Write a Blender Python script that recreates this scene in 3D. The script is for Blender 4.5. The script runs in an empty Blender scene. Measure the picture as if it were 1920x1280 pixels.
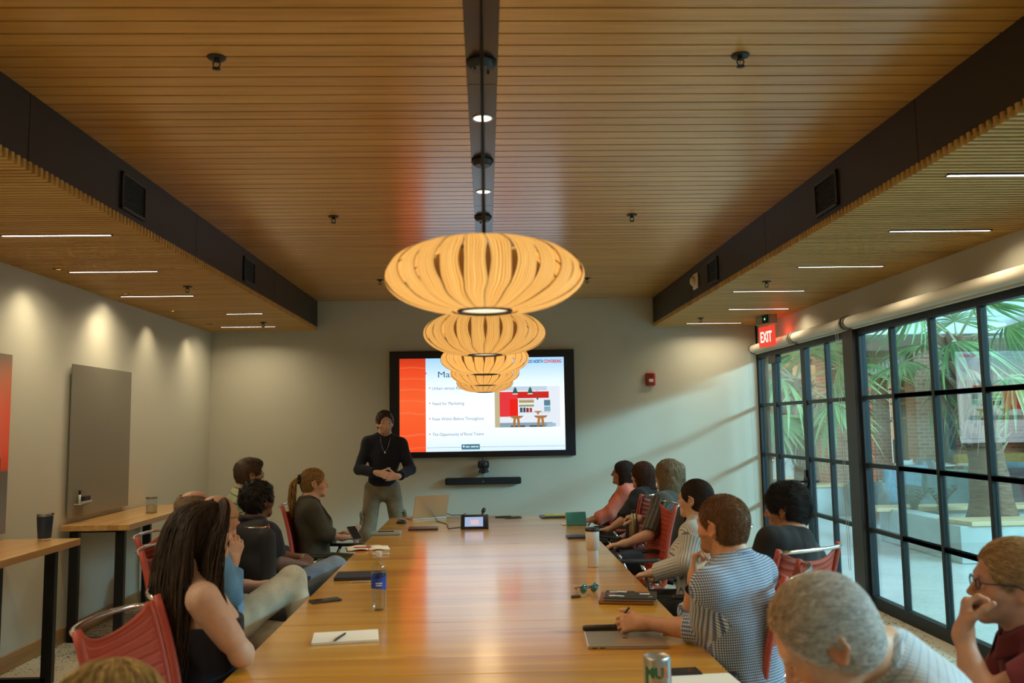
import bpy, bmesh, math, random
import numpy as np
from mathutils import Vector, Matrix
PI = math.pi
random.seed(7)
RNG = np.random.default_rng(7)
S = bpy.context.scene
COL = S.collection

# ------------------------------------------------------------------ camera
CAMZ = 1.62
YAW, PITCH, ROLL, FPX = 0.0317, 0.0972, 0.0155, 1584.68
_fw = np.array([math.sin(YAW)*math.cos(PITCH), math.cos(YAW)*math.cos(PITCH), math.sin(PITCH)])
_r = np.array([math.cos(YAW), -math.sin(YAW), 0.0]); _u = np.cross(_r, _fw)
_r2 = math.cos(ROLL)*_r - math.sin(ROLL)*_u; _u2 = math.sin(ROLL)*_r + math.cos(ROLL)*_u
cd = bpy.data.cameras.new('camera'); cam = bpy.data.objects.new('camera', cd); COL.objects.link(cam)
cd.sensor_width = 36; cd.lens = FPX/1920*36
m = Matrix.Identity(4)
for i in range(3):
    m[i][0] = _r2[i]; m[i][1] = _u2[i]; m[i][2] = -_fw[i]
m[0][3] = 0; m[1][3] = 0; m[2][3] = CAMZ
cam.matrix_world = m
cd.clip_start = .05; cd.clip_end = 200
cd.dof.use_dof = True; cd.dof.focus_distance = 7.8; cd.dof.aperture_fstop = 3.6
S.camera = cam

# ------------------------------------------------------------------ world, sun, exposure
S.view_settings.view_transform = 'Standard'; S.view_settings.look = 'None'
S.view_settings.exposure = 0.0; S.view_settings.gamma = 1.0
S.view_settings.use_curve_mapping = False
S.cycles.max_bounces = 8; S.cycles.diffuse_bounces = 4; S.cycles.glossy_bounces = 4
S.cycles.transmission_bounces = 8; S.cycles.transparent_max_bounces = 16
S.cycles.sample_clamp_indirect = 4.0; S.cycles.caustics_reflective = False; S.cycles.caustics_refractive = False
W = bpy.data.worlds.new('sky'); S.world = W; W.use_nodes = True
W.node_tree.nodes['Background'].inputs[0].default_value = (.62, .87, 1.0, 1)
W.node_tree.nodes['Background'].inputs[1].default_value = 1.25
def lamp(name, kind, loc, energy, color, target=None, **kw):
    l = bpy.data.lights.new(name, kind); l.energy = energy; l.color = color
    for k, v in kw.items(): setattr(l, k, v)
    o = bpy.data.objects.new(name, l); COL.objects.link(o); o.location = loc
    if target is not None:
        o.rotation_euler = (Vector(target)-Vector(loc)).to_track_quat('-Z', 'Y').to_euler()
    return o
# daylight that comes down through the long clerestory band on the far side of the atrium
lamp('clerestory_daylight', 'AREA', (13.0, 4.6, 5.55), 5400, (.36, .75, 1.0), (3.3, 8.0, 1.6), shape='RECTANGLE', size=13, size_y=.55)

# ------------------------------------------------------------------ room measures
XL, XR, YB, YF = -3.28, 3.32, 10.18, -1.6
ZC, ZS = 3.126, 2.766
BL, BR = -2.02, 2.05
TZ = .74; TX0, TX1 = -.93, .84; TY0, TY1 = 1.55, 8.30
XW = XR
def ray(px, py):
    return _fw*FPX + _r2*(px-960) - _u2*(py-640)
def onz(px, py, z):                                   # where the line of sight through a pixel meets a level
    d = ray(px, py); t = (z-CAMZ)/d[2]; return np.array([d[0]*t, d[1]*t, z])
def ony(px, py, y):
    d = ray(px, py); t = y/d[1]; return np.array([d[0]*t, y, CAMZ+d[2]*t])

# ------------------------------------------------------------------ materials
MATS = {}
def mat(name, col=(.8,.8,.8), rough=.5, metal=0, **kw):
    if name in MATS: return MATS[name]
    m = bpy.data.materials.new(name); m.use_nodes = True
    b = m.node_tree.nodes['Principled BSDF']
    b.inputs['Base Color'].default_value = (*col, 1); b.inputs['Roughness'].default_value = rough
    b.inputs['Metallic'].default_value = metal
    for k, v in kw.items():
        b.inputs[k].default_value = v
    MATS[name] = m; return m
def nd(m, t, **kw):
    n = m.node_tree.nodes.new(t)
    for k, v in kw.items(): setattr(n, k, v)
    return n
def lk(m, a, b): m.node_tree.links.new(a, b)
def bsdf(m): return m.node_tree.nodes['Principled BSDF']
def emis(name, col, s):
    m = mat(name, (0, 0, 0), .6); b = bsdf(m)
    b.inputs['Emission Color'].default_value = (*col, 1); b.inputs['Emission Strength'].default_value = s
    return m
def ramp(m, fac, stops, interp='LINEAR'):
    r = nd(m, 'ShaderNodeValToRGB'); r.color_ramp.interpolation = interp
    e = r.color_ramp.elements
    while len(e) > 1: e.remove(e[-1])
    e[0].position = stops[0][0]; e[0].color = (*stops[0][1], 1)
    for p, c in stops[1:]:
        k = e.new(p); k.color = (*c, 1)
    lk(m, fac, r.inputs[0]); return r
def mathn(m, op, a, b=None, c=None):
    n = nd(m, 'ShaderNodeMath', operation=op)
    for i, v in enumerate((a, b, c)):
        if v is None: continue
        if isinstance(v, (int, float)): n.inputs[i].default_value = v
        else: lk(m, v, n.inputs[i])
    return n.outputs[0]
def coords(m, scale=(1, 1, 1), kind='Object', loc=(0, 0, 0)):
    t = nd(m, 'ShaderNodeTexCoord'); mp = nd(m, 'ShaderNodeMapping')
    mp.inputs['Scale'].default_value = scale; mp.inputs['Location'].default_value = loc
    lk(m, t.outputs[kind], mp.inputs[0]); return mp.outputs[0]
def noise(m, vec, scale=5, detail=3, rough=.5, dist=0):
    n = nd(m, 'ShaderNodeTexNoise'); n.inputs['Scale'].default_value = scale; n.inputs['Detail'].default_value = detail
    n.inputs['Roughness'].default_value = rough; n.inputs['Distortion'].default_value = dist
    lk(m, vec, n.inputs['Vector']); return n.outputs['Fac']
def bump(m, h, strength=.3, dist=.01):
    b = nd(m, 'ShaderNodeBump'); b.inputs['Strength'].default_value = strength; b.inputs['Distance'].default_value = dist
    lk(m, h, b.inputs['Height']); lk(m, b.outputs[0], bsdf(m).inputs['Normal'])
def wood(name, dark, mid, light, axis=0, pitch=None, across=1, rough=.35, coat=0., gscale=1.0, coat_rough=.15, knots=False, var=.25):
    """grain runs along `axis`; boards of width `pitch` across the other axis get their own tone"""
    m = mat(name, mid, rough)
    if coat:
        bsdf(m).inputs['Coat Weight'].default_value = coat; bsdf(m).inputs['Coat Roughness'].default_value = coat_rough
    t = nd(m, 'ShaderNodeTexCoord'); sp = nd(m, 'ShaderNodeSeparateXYZ'); lk(m, t.outputs['Object'], sp.inputs[0])
    sc = [22*gscale]*3; sc[axis] = 1.3*gscale
    if pitch:
        idx = mathn(m, 'FLOOR', mathn(m, 'DIVIDE', sp.outputs[across], pitch))
        wn = nd(m, 'ShaderNodeTexWhiteNoise', noise_dimensions='1D'); lk(m, idx, wn.inputs['W'])
        ad = nd(m, 'ShaderNodeVectorMath', operation='ADD'); lk(m, t.outputs['Object'], ad.inputs[0])
        sc2 = nd(m, 'ShaderNodeVectorMath', operation='SCALE'); lk(m, wn.outputs['Color'], sc2.inputs[0]); sc2.inputs['Scale'].default_value = 7
        lk(m, sc2.outputs[0], ad.inputs[1]); base = ad.outputs[0]
    else: base = t.outputs['Object']
    mp = nd(m, 'ShaderNodeMapping'); mp.inputs['Scale'].default_value = sc; lk(m, base, mp.inputs[0])
    n1 = noise(m, mp.outputs[0], 1, 5, .6, .6)
    f = n1
    if pitch:
        f = mathn(m, 'ADD', mathn(m, 'MULTIPLY', mathn(m, 'SUBTRACT', wn.outputs['Value'], .5), var), n1)
    r = ramp(m, f, [(.22, dark), (.5, mid), (.78, light)])
    if knots:
        mp2 = nd(m, 'ShaderNodeMapping'); s2 = [9]*3; s2[axis] = 2.2; mp2.inputs['Scale'].default_value = s2; lk(m, t.outputs['Object'], mp2.inputs[0])
        n2 = noise(m, mp2.outputs[0], 1, 2, .4, 0)
        k = ramp(m, n2, [(.70, (0, 0, 0)), (.80, (1, 1, 1))])
        mx = nd(m, 'ShaderNodeMix', data_type='RGBA'); lk(m, k.outputs[0], mx.inputs[0]); lk(m, r.outputs[0], mx.inputs[6]); mx.inputs[7].default_value = (*[c*.45 for c in dark], 1)
        lk(m, mx.outputs[2], bsdf(m).inputs['Base Color'])
    else: lk(m, r.outputs[0], bsdf(m).inputs['Base Color'])
    return m
def paint(name, col, rough=.85):
    m = mat(name, col, rough); n = noise(m, coords(m), 300, 2); bump(m, n, .12, .001); return m
def fabric(name, col, col2=None, rough=.9, scale=180, sheen=.05):
    m = mat(name, col, rough); b = bsdf(m); b.inputs['Sheen Weight'].default_value = sheen
    c2 = col2 or tuple(c*.7 for c in col)
    n = noise(m, coords(m), 14, 3); r = ramp(m, n, [(.3, c2), (.7, col)]); lk(m, r.outputs[0], b.inputs['Base Color'])
    n2 = noise(m, coords(m), scale, 2); bump(m, n2, .25, .002); return m

WALLC = paint('wall paint', (.54, .515, .405))
METAL_D = mat('dark metal', (.028, .022, .020), .45, .3)
BLACK = mat('black plastic', (.012, .012, .013), .42)
CHROME = mat('chrome', (.75, .76, .78), .16, 1)
STEELBLK = mat('black steel', (.02, .021, .022), .4, .5)
WHITE = mat('white plastic', (.75, .74, .70), .4)
M_CEIL = wood('ceiling board wood', (.45, .20, .034), (.60, .295, .055), (.69, .38, .085), 0, .1014, 1, .30, .55, 1.0, .2)
M_SLAT = wood('slat wood', (.46, .25, .06), (.60, .35, .095), (.68, .43, .13), 0, .047, 1, .45)
M_TABLE = wood('table wood', (.43, .175, .018), (.60, .28, .030), (.70, .38, .058), 0, .20, 1, .30, .95, .55, .145, knots=True, var=.35)
M_BAR = wood('bar top wood', (.42, .22, .065), (.58, .32, .10), (.66, .41, .16), 1, .09, 0, .3, .5, .8, .15)
M_BASE = wood('baseboard wood', (.30, .15, .05), (.40, .21, .075), (.46, .26, .10), 1, None, 0, .45)

# ------------------------------------------------------------------ mesh helpers
class MB:
    def __init__(s): s.v = []; s.f = []; s.mi = []; s.uv = None
    def add(s, vs, fs, mi=0):
        o = len(s.v); s.v.extend([tuple(map(float, p)) for p in vs]); s.f.extend([tuple(i+o for i in f) for f in fs]); s.mi.extend([mi]*len(fs)); return s
    def box(s, x0, x1, y0, y1, z0, z1, mi=0):
        return s.add([(x0,y0,z0),(x1,y0,z0),(x1,y1,z0),(x0,y1,z0),(x0,y0,z1),(x1,y0,z1),(x1,y1,z1),(x0,y1,z1)],
                     [(0,3,2,1),(4,5,6,7),(0,1,5,4),(1,2,6,5),(2,3,7,6),(3,0,4,7)], mi)
    def obox(s, c, size, R=None, mi=0):
        R = R or Matrix.Identity(3); c = Vector(c); x, y, z = [q/2 for q in size]
        vs = [c+R@Vector(p) for p in [(-x,-y,-z),(x,-y,-z),(x,y,-z),(-x,y,-z),(-x,-y,z),(x,-y,z),(x,y,z),(-x,y,z)]]
        return s.add(vs, [(0,3,2,1),(4,5,6,7),(0,1,5,4),(1,2,6,5),(2,3,7,6),(3,0,4,7)], mi)
    def tube(s, pts, r, seg=10, caps=True, mi=0, flat=1.0, closed=False):
        pts = [Vector(p) for p in pts]; n = len(pts); rs = r if hasattr(r, '__len__') else [r]*n
        rings = []; up = None
        for i, p in enumerate(pts):
            if closed: t = pts[(i+1) % n]-pts[i-1]
            else: t = (pts[min(i+1, n-1)]-pts[max(i-1, 0)])
            t.normalize()
            if up is None: up = Vector((0, 0, 1)) if abs(t.z) < .9 else Vector((1, 0, 0))
            a = t.cross(up); a.normalize(); b = a.cross(t); b.normalize(); up = b
            rings.append([p+(a*math.cos(2*PI*k/seg)+b*math.sin(2*PI*k/seg)*flat)*rs[i] for k in range(seg)])
        vs = [q for R_ in rings for q in R_]; fs = []
        for i in range(n if closed else n-1):
            j = (i+1) % n
            for k in range(seg):
                fs.append((i*seg+k, i*seg+(k+1) % seg, j*seg+(k+1) % seg, j*seg+k))
        if caps and not closed:
            fs.append(tuple(range(seg-1, -1, -1))); fs.append(tuple((n-1)*seg+k for k in range(seg)))
        return s.add(vs, fs, mi)
    def lathe(s, prof, c=(0, 0, 0), seg=32, mi=0, R=None, caps=True):
        vs = []; R = R or Matrix.Identity(3); c = Vector(c)
        for r, z in prof:
            for k in range(seg):
                a = 2*PI*k/seg; vs.append(c+R@Vector((r*math.cos(a), r*math.sin(a), z)))
        fs = []
        for i in range(len(prof)-1):
            for k in range(seg):
                fs.append((i*seg+k, i*seg+(k+1) % seg, (i+1)*seg+(k+1) % seg, (i+1)*seg+k))
        if caps:
            fs.append(tuple(range(seg-1, -1, -1))); fs.append(tuple((len(prof)-1)*seg+k for k in range(seg)))
        return s.add(vs, fs, mi)
    def prism(s, poly, d, R=None, c=(0, 0, 0), mi=0):     # polygon in XY, thickness d along +Z, then R and c
        R = R or Matrix.Identity(3); c = Vector(c); n = len(poly)
        vs = [c+R@Vector((x, y, 0)) for x, y in poly]+[c+R@Vector((x, y, d)) for x, y in poly]
        fs = [tuple(range(n-1, -1, -1)), tuple(range(n, 2*n))]+[(i, (i+1) % n, n+(i+1) % n, n+i) for i in range(n)]
        return s.add(vs, fs, mi)
    def surf(s, fn, nu, nv, mi=0, thick=0.0, wrapu=False):
        P = np.array([[fn(i/(nu if wrapu else nu-1), j/(nv-1)) for j in range(nv)] for i in range(nu)], float)
        o = 0; vs = P.reshape(-1, 3); fs = []
        for i in range(nu if wrapu else nu-1):
            for j in range(nv-1):
                a = i*nv+j; b = ((i+1) % nu)*nv+j; fs.append((a, b, b+1, a+1))
        if thick:
            du = np.gradient(P, axis=0); dv = np.gradient(P, axis=1); nn = np.cross(du, dv); nn /= np.linalg.norm(nn, axis=2, keepdims=True)+1e-9
            Q = (P-nn*thick).reshape(-1, 3); N = len(vs); vs = np.vstack([vs, Q])
            fs += [tuple(N+q for q in reversed(f)) for f in fs]
            bd = []
            if not wrapu:
                bd += [(j+1, j) for j in range(nv-1)]; bd += [((nu-1)*nv+j, (nu-1)*nv+j+1) for j in range(nv-1)]
            k = nu if wrapu else nu-1
            bd += [(i*nv, ((i+1) % nu)*nv) for i in range(k)]; bd += [(((i+1) % nu)*nv+nv-1, i*nv+nv-1) for i in range(k)]
            fs += [(b, a, a+N, b+N) for a, b in bd]
        return s.add(vs, fs, mi)
    def build(s, name, mats, parent=None, smooth=False, bevel=0, loc=None, auto=None):
        me = bpy.data.meshes.new(name); me.from_pydata(s.v, [], s.f)
        mats = mats if isinstance(mats, (list, tuple)) else [mats]
        for q in mats: me.materials.append(q)
        if len(mats) > 1: me.polygons.foreach_set('material_index', s.mi)
        if smooth or auto: me.polygons.foreach_set('use_smooth', [True]*len(me.polygons))
        me.update(); o = bpy.data.objects.new(name, me); COL.objects.link(o)
        if auto: me.set_sharp_from_angle(angle=math.radians(auto))
        if parent is not None: o.parent = parent
        if loc is not None: o.location = loc
        if bevel:
            b = o.modifiers.new('bevel', 'BEVEL'); b.width = bevel; b.segments = 2; b.limit_method = 'ANGLE'; b.harden_normals = False
        return o
def tag(o, label=None, cat=None, group=None, kind=None):
    if label: o['label'] = label
    if cat: o['category'] = cat
    if group: o['group'] = group
    if kind: o['kind'] = kind
    return o
def empty(name, loc, rz=0, label=None, cat=None, group=None):
    o = bpy.data.objects.new(name, None); COL.objects.link(o); o.location = loc; o.rotation_euler = (0, 0, rz); o.empty_display_size = .1
    return tag(o, label, cat, group)
def copy_tree(o, parent=None):
    c = o.copy(); COL.objects.link(c)
    if parent is not None: c.parent = parent
    for ch in list(o.children): copy_tree(ch, c)
    return c
def struct(o, label=None): return tag(o, label, None, None, 'structure')
def rot(ax, a): return Matrix.Rotation(a, 3, ax)
def textmesh(name, txt, size, mt, M4, parent=None, width=None, bold=0, align='LEFT', sx=1.0, depth=.0004):
    cu = bpy.data.curves.new(name, 'FONT'); cu.body = txt; cu.size = size; cu.extrude = depth; cu.offset = bold; cu.align_x = align
    o = bpy.data.objects.new(name, cu); COL.objects.link(o); bpy.context.view_layer.update()
    me = bpy.data.meshes.new_from_object(o.evaluated_get(bpy.context.evaluated_depsgraph_get()))
    COL.objects.unlink(o); bpy.data.objects.remove(o)
    xs = [v.co.x for v in me.vertices]
    k = sx if width is None else width/(max(xs)-min(xs))
    me.transform(M4@Matrix.Diagonal((k, 1, 1, 1))); me.materials.clear(); me.materials.append(mt)
    o = bpy.data.objects.new(name, me); COL.objects.link(o); o.parent = parent; return o
# ================================================================== THE ROOM
b = MB().box(XL-.15, XR+.05, YF, YB+.1, -.1, 0)
M_FLOOR = mat('carpet', (.5, .47, .38), .95)
def _carpet():
    m = M_FLOOR; v = coords(m)
    vo = nd(m, 'ShaderNodeTexVoronoi'); vo.inputs['Scale'].default_value = 60; lk(m, v, vo.inputs['Vector'])
    sp = nd(m, 'ShaderNodeSeparateColor'); lk(m, vo.outputs['Color'], sp.inputs[0])
    big = noise(m, coords(m, (1.1, 2.6, 1)), 1.2, 2, .5, .8)
    th = mathn(m, 'MULTIPLY', mathn(m, 'SUBTRACT', big, .40), 3.2)
    spk = mathn(m, 'MULTIPLY', mathn(m, 'LESS_THAN', sp.outputs[0], th), mathn(m, 'LESS_THAN', vo.outputs['Distance'], .42))
    n2 = noise(m, coords(m), 90, 3)
    base = ramp(m, n2, [(.3, (.40, .36, .26)), (.7, (.58, .54, .42))])
    mx = nd(m, 'ShaderNodeMix', data_type='RGBA'); lk(m, spk, mx.inputs[0]); lk(m, base.outputs[0], mx.inputs[6]); mx.inputs[7].default_value = (.035, .03, .028, 1)
    lk(m, mx.outputs[2], bsdf(m).inputs['Base Color']); bump(m, n2, .5, .004)
_carpet()
struct(b.build('floor', M_FLOOR))
struct(MB().box(XL-.15, XL, YF, YB+.1, -.1, ZC+.2).build('wall_left', WALLC))
struct(MB().box(XL, XR+.12, YB, YB+.12, -.1, ZC+.2).build('wall_back', WALLC))
struct(MB().box(XL, XR+.12, YF-.12, YF, -.1, ZC+.2).build('wall_front', WALLC))
# window wall: header above the glazing, return by the back wall
WZ = 2.42
struct(MB().box(XR, XR+.12, YF, YB, WZ, ZC+.2).build('wall_right', WALLC))
# centre ceiling: real boards with open joints under a dark deck
c = MB(); c.box(XL, XR, YF, YB, ZC+.025, ZC+.06, 1)
y = YF; P_ = .1014
k0 = math.ceil(YF/P_)
k = k0
while k*P_ < YB-.02:
    y0 = k*P_+.0055; y1 = min((k+1)*P_-.0055, YB)
    c.box(BL, -.0665, y0, y1, ZC, ZC+.018); c.box(.0665, BR, y0, y1, ZC, ZC+.018); k += 1
struct(c.build('ceiling', [M_CEIL, METAL_D]))
# dark metal strip down the middle of the ceiling
s = MB()
ys = [YF, 1.53, 3.63, 5.73, 7.83, YB]
for a, b_ in zip(ys, ys[1:]): s.box(-.0655, .0655, a+.003, b_-.003, ZC-.002, ZC+.02)
struct(s.build('trim_1', mat('strip metal', (.03, .027, .027), .22, .6)))
# the two dark beams and the slatted soffits behind them
for side, xb, xw, nm in ((-1, BL, XL, 'trim_2'), (1, BR, XR, 'trim_3')):
    x0, x1 = sorted((xb, xb+side*.03)); g = MB()
    seams = [YF, 1.5, 3.72, 5.9, 8.1, YB] if side < 0 else [YF, 1.6, 3.82, 6.0, 8.2, YB]
    for a, b_ in zip(seams, seams[1:]): g.box(x0, x1, a+.003, b_-.003, ZS+.03, ZC+.01)
    struct(g.build(nm, METAL_D))
    g = MB(); q0, q1 = sorted((xb+side*.005, xw)); g.box(q0, q1, YF, YB, ZS+.055, ZS+.07, 1)
    k = math.ceil(YF/.047)
    while k*.047 < YB-.03:
        e = xb-side*(.012)
        a0, a1 = sorted((e, xw)); g.box(a0, a1, k*.047, k*.047+.021, ZS, ZS+.045); k += 1
    struct(g.build('trim_4' if side < 0 else 'trim_5', [M_SLAT, mat('soffit dark', (.02, .018, .016), .9)]))
# baseboards
struct(MB().box(XL, XL+.016, YF, YB, 0, .115).build('baseboard_left', M_BASE, bevel=.003))
struct(MB().box(XL+.016, XR, YB-.016, YB, 0, .115).build('baseboard_back', wood('baseboard wood b', (.30, .15, .05), (.40, .21, .075), (.46, .26, .10), 0), bevel=.003))

# ---------------------------------------------------------------- glazing on the right
M_FRAME = mat('window frame', (.010, .016, .018), .5, .2)
M_GLASS = bpy.data.materials.new('window glass'); M_GLASS.use_nodes = True
def _glass(m, tint=(.95, .99, .97), ior=1.9):
    nt = m.node_tree; nt.nodes.clear(); out = nt.nodes.new('ShaderNodeOutputMaterial')
    tr = nt.nodes.new('ShaderNodeBsdfTransparent'); tr.inputs[0].default_value = (*tint, 1)
    gl = nt.nodes.new('ShaderNodeBsdfGlossy'); gl.inputs['Roughness'].default_value = 0.0; gl.inputs[0].default_value = (1, 1, 1, 1)
    ge = nt.nodes.new('ShaderNodeNewGeometry'); dt = nt.nodes.new('ShaderNodeVectorMath'); dt.operation = 'DOT_PRODUCT'
    nt.links.new(ge.outputs['Normal'], dt.inputs[0]); nt.links.new(ge.outputs['Incoming'], dt.inputs[1])
    def mm(op, a, b):
        n = nt.nodes.new('ShaderNodeMath'); n.operation = op
        for i, q in enumerate((a, b)):
            if q is None: continue
            if isinstance(q, (int, float)): n.inputs[i].default_value = q
            else: nt.links.new(q, n.inputs[i])
        return n.outputs[0]
    f0 = ((ior-1)/(ior+1))**2
    fac = mm('ADD', mm('MULTIPLY', mm('POWER', mm('SUBTRACT', 1, mm('ABSOLUTE', dt.outputs['Value'], None)), 5), 1-f0), f0)
    mx = nt.nodes.new('ShaderNodeMixShader'); nt.links.new(fac, mx.inputs[0]); nt.links.new(tr.outputs[0], mx.inputs[1]); nt.links.new(gl.outputs[0], mx.inputs[2]); nt.links.new(mx.outputs[0], out.inputs[0])
_glass(M_GLASS)
RAILS = [1.80, 1.215, .66]
def glazing(name, y0, y1, mulls, z0=.0, z1=WZ, jamb=.045, rails=RAILS, foot=.10, head=.06, xo=0, kind='structure'):
    f = MB(); x0, x1 = XR-.015+xo, XR+.05+xo
    f.box(x0, x1, y0, y1, z1-head, z1); f.box(x0, x1, y0, y1, z0, z0+foot)
    f.box(x0, x1, y0, y0+jamb, z0+foot, z1-head); f.box(x0, x1, y1-jamb, y1, z0+foot, z1-head)
    for yy in mulls: f.box(x0+.008, x1-.008, yy-.02, yy+.02, z0+foot, z1-head)
    cells = [y0+jamb]+[q for yy in mulls for q in (yy-.02, yy+.02)]+[y1-jamb]
    for zr in rails:
        for a, b_ in zip(cells[::2], cells[1::2]): f.box(x0+.010, x1-.010, a, b_, zr-.018, zr+.018)
    o = f.build(name, M_FRAME, bevel=.003); o['kind'] = 'structure'
    for a, b_ in zip(cells[::2], cells[1::2]):
        zz = [z0+foot]+sorted(rails)+[z1-head]
        for j, (p, q) in enumerate(zip(zz, zz[1:])):
            MB().box(XR+.014+xo, XR+.022+xo, a, b_, p+(.018 if j else 0), q-(.018 if j < len(zz)-2 else 0)).build('glass_pane', M_GLASS, o)
    return o
glazing('window_1', 9.62, 10.18, [])                       # narrow side light by the back wall
door = glazing('door_1', 8.70, 9.62, [], jamb=.06, foot=.12)
glazing('window_2', 7.60, 8.70, [8.13])
w3 = glazing('window_3', 1.10, 7.40, [6.80, 6.18, 5.54, 4.90, 4.26, 3.62, 2.98, 2.35, 1.72])
w4 = glazing('window_4', -1.6, 1.10, [.46, -.18, -.84])
struct(MB().box(XR-.055, XR+.06, 7.39, 7.61, 0, WZ).build('trim_6', mat('post bronze', (.035, .028, .024), .4, .4), bevel=.004))
h = MB(); h.lathe([(.0, 0), (.06, 0), (.06, .012), (0, .012)], (XR-.017, 8.74, .98), 20, R=rot('Y', -PI/2), caps=False)
h.box(XR-.03, XR-.015, 8.715, 8.765, .86, 1.10); h.tube([(XR-.02, 8.74, .98), (XR-.075, 8.74, .98), (XR-.078, 8.86, .98), (XR-.075, 8.92, .978)], .011, 8)
h.tube([(XR+.05, 8.74, .98), (XR+.1, 8.74, .98), (XR+.1, 8.92, .978)], .011, 8)
h.build('door_handle', mat('handle black', (.015, .014, .014), .35, .6), door, auto=40)
MB().box(XR-.075, XR-.01, 9.34, 9.60, 2.26, 2.345).build('door_closer', STEELBLK, door, bevel=.006)
# ---------------------------------------------------------------- roller blinds over the glazing
M_BLIND = mat('blind cloth', (.66, .60, .47), .75)
def blind(y0, y1, label, chain=None):
    r = empty('roller_blind', (XR-.085, (y0+y1)/2, 2.475), 0, label, 'blind', 'roller blinds over the glazing')
    L = (y1-y0)/2; R = rot('X', -PI/2)
    MB().lathe([(.050, -L+.03), (.050, L-.03)], (0, 0, 0), 24, R=R).build('roll', M_BLIND, r, auto=40)
    MB().box(.015, .052, -L+.03, L-.03, -.065, .02).build('blind_hem', M_BLIND, r, bevel=.008)
    for sgn in (-1, 1):
        c = MB(); c.lathe([(.058, 0), (.062, .004), (.062, .014), (.058, .018)], (0, sgn*(L-.012)-.009, 0), 24, R=R)
        c.box(-.005, .085, sgn*(L-.012)-.004, sgn*(L-.012)+.004, -.02, .06)
        c.build('bracket', mat('blind bracket', (.25, .22, .17), .4, .5), r, auto=40)
    for yo in (chain or []):
        c = MB()
        for dy in (-.022, .022): c.tube([(-.055, yo+dy, 0), (-.052, yo+dy*1.05, -1.0), (-.048, yo+dy*.9, -2.15)], .0022, 6, False)
        c.tube([(-.048, yo-.02, -2.15), (-.046, yo-.012, -2.185), (-.046, yo+.012, -2.185), (-.048, yo+.02, -2.15)], .0022, 6, False)
        c.build('pull_chain', mat('bead chain', (.75, .73, .68), .3, .6), r)
    return r
blind(8.78, 10.10, 'cream roller blind rolled up over the glass door, farthest of the blinds', [1.27/2])
blind(7.45, 8.72, 'short cream roller blind between the exit sign and the dark post', [-.57])
blind(4.78, 7.40, 'long cream roller blind over the tall panes facing the palms', None)
blind(1.2, 4.70, 'cream roller blind cut by the right edge with a bead chain', [1.62])

# ---------------------------------------------------------------- ceiling fittings
def led(x0, x1, y, label):
    o = empty('linear_light', ((x0+x1)/2, y, ZS), 0, label, 'ceiling light', 'linear lights in the slatted soffits')
    L = (x1-x0)/2
    MB().box(-L, L, -.013, .013, -.002, .030).build('diffuser', emis('linear light glow', (1.0, .90, .92), 7.5), o)
    c = MB(); c.box(-L-.006, L+.006, -.0165, -.0135, -.004, .03); c.box(-L-.006, L+.006, .0135, .0165, -.004, .03)
    c.box(-L-.006, -L-.001, -.0165, .0165, -.004, .03); c.box(L+.001, L+.006, -.0165, .0165, -.004, .03); c.build('housing', METAL_D, o)
    l = lamp('linear_light_beam', 'AREA', (0, 0, -.006), 6.5 if y > 3 else 15, (1, .85, .58), None, shape='RECTANGLE', size=2*L, size_y=.02); l.parent = o; l.data.spread = math.radians(150)
    return o
LEDL = [(-2.7, -2.1, .26), (-3.0, -2.38, 1.44), (-2.7, -2.1, 2.62), (-3.0, -2.38, 3.80), (-2.83, -2.2, 4.97), (-3.01, -2.38, 6.15), (-3.14, -2.52, 7.32), (-2.60, -2.24, 8.52), (-3.0, -2.39, 9.64)]
LEDR = [(2.3, 2.95, .33), (2.5, 3.13, 1.51), (2.3, 2.95, 2.69), (2.21, 2.84, 3.865), (2.50, 3.13, 5.045), (2.37, 3.02, 6.23), (2.22, 2.86, 7.40), (2.52, 3.15, 8.60), (2.37, 3.02, 9.815)]
nmL = ['linear light over the left side of the room behind the camera']*3+['linear ceiling light in the left soffit just outside the frame edge', 'brightest linear light of the left soffit, cut by the left edge', 'linear light of the left soffit above the grey glass board', 'linear light of the left soffit beside the air grille',
       'short linear light of the left soffit, second from the back wall', 'linear light of the left soffit nearest the back wall']
nmR = ['linear light over the right side of the room behind the camera']*3+['linear light of the right soffit cut by the right edge', 'linear light of the right soffit above the tall panes, second from the camera', 'linear light of the right soffit above the dark window post', 'linear light of the right soffit beside the white smoke detector',
       'linear light of the right soffit just before the exit sign', 'linear light of the right soffit nearest the back wall']
for (a, b_, y), n in zip(LEDL, nmL): led(a, b_, y, n)
for (a, b_, y), n in zip(LEDR, nmR): led(a, b_, y, n)
# wall washers in the left soffit: small recessed cans that make the scallops on the left wall
def can(x, y, label):
    o = empty('recessed_spotlight', (x, y, ZS), 0, label, 'ceiling light', 'recessed spots washing the side walls')
    MB().lathe([(.026, .0), (.030, -.003), (.034, -.001), (.034, .03), (.026, .03)], (0, 0, 0), 20, caps=False).build('housing', METAL_D, o, smooth=True)
    MB().lathe([(.0, .012), (.026, .012)], (0, 0, 0), 20, caps=False).build('lens', emis('spot lens', (1, .85, .6), 4), o)
    l = lamp('spot_beam', 'SPOT', (0, 0, .004), 20, (1, .84, .58), None, spot_size=math.radians(95), spot_blend=1.0, shadow_soft_size=.02)
    l.parent = o; l.rotation_euler = (0, math.radians(14)*(1 if x < 0 else -1), 0)
for y in (2.7, 3.8, 4.9, 6.04, 7.18, 8.27, 9.36): can(XL+.24, y, 'small recessed spot in the slats along the left wall')
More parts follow.
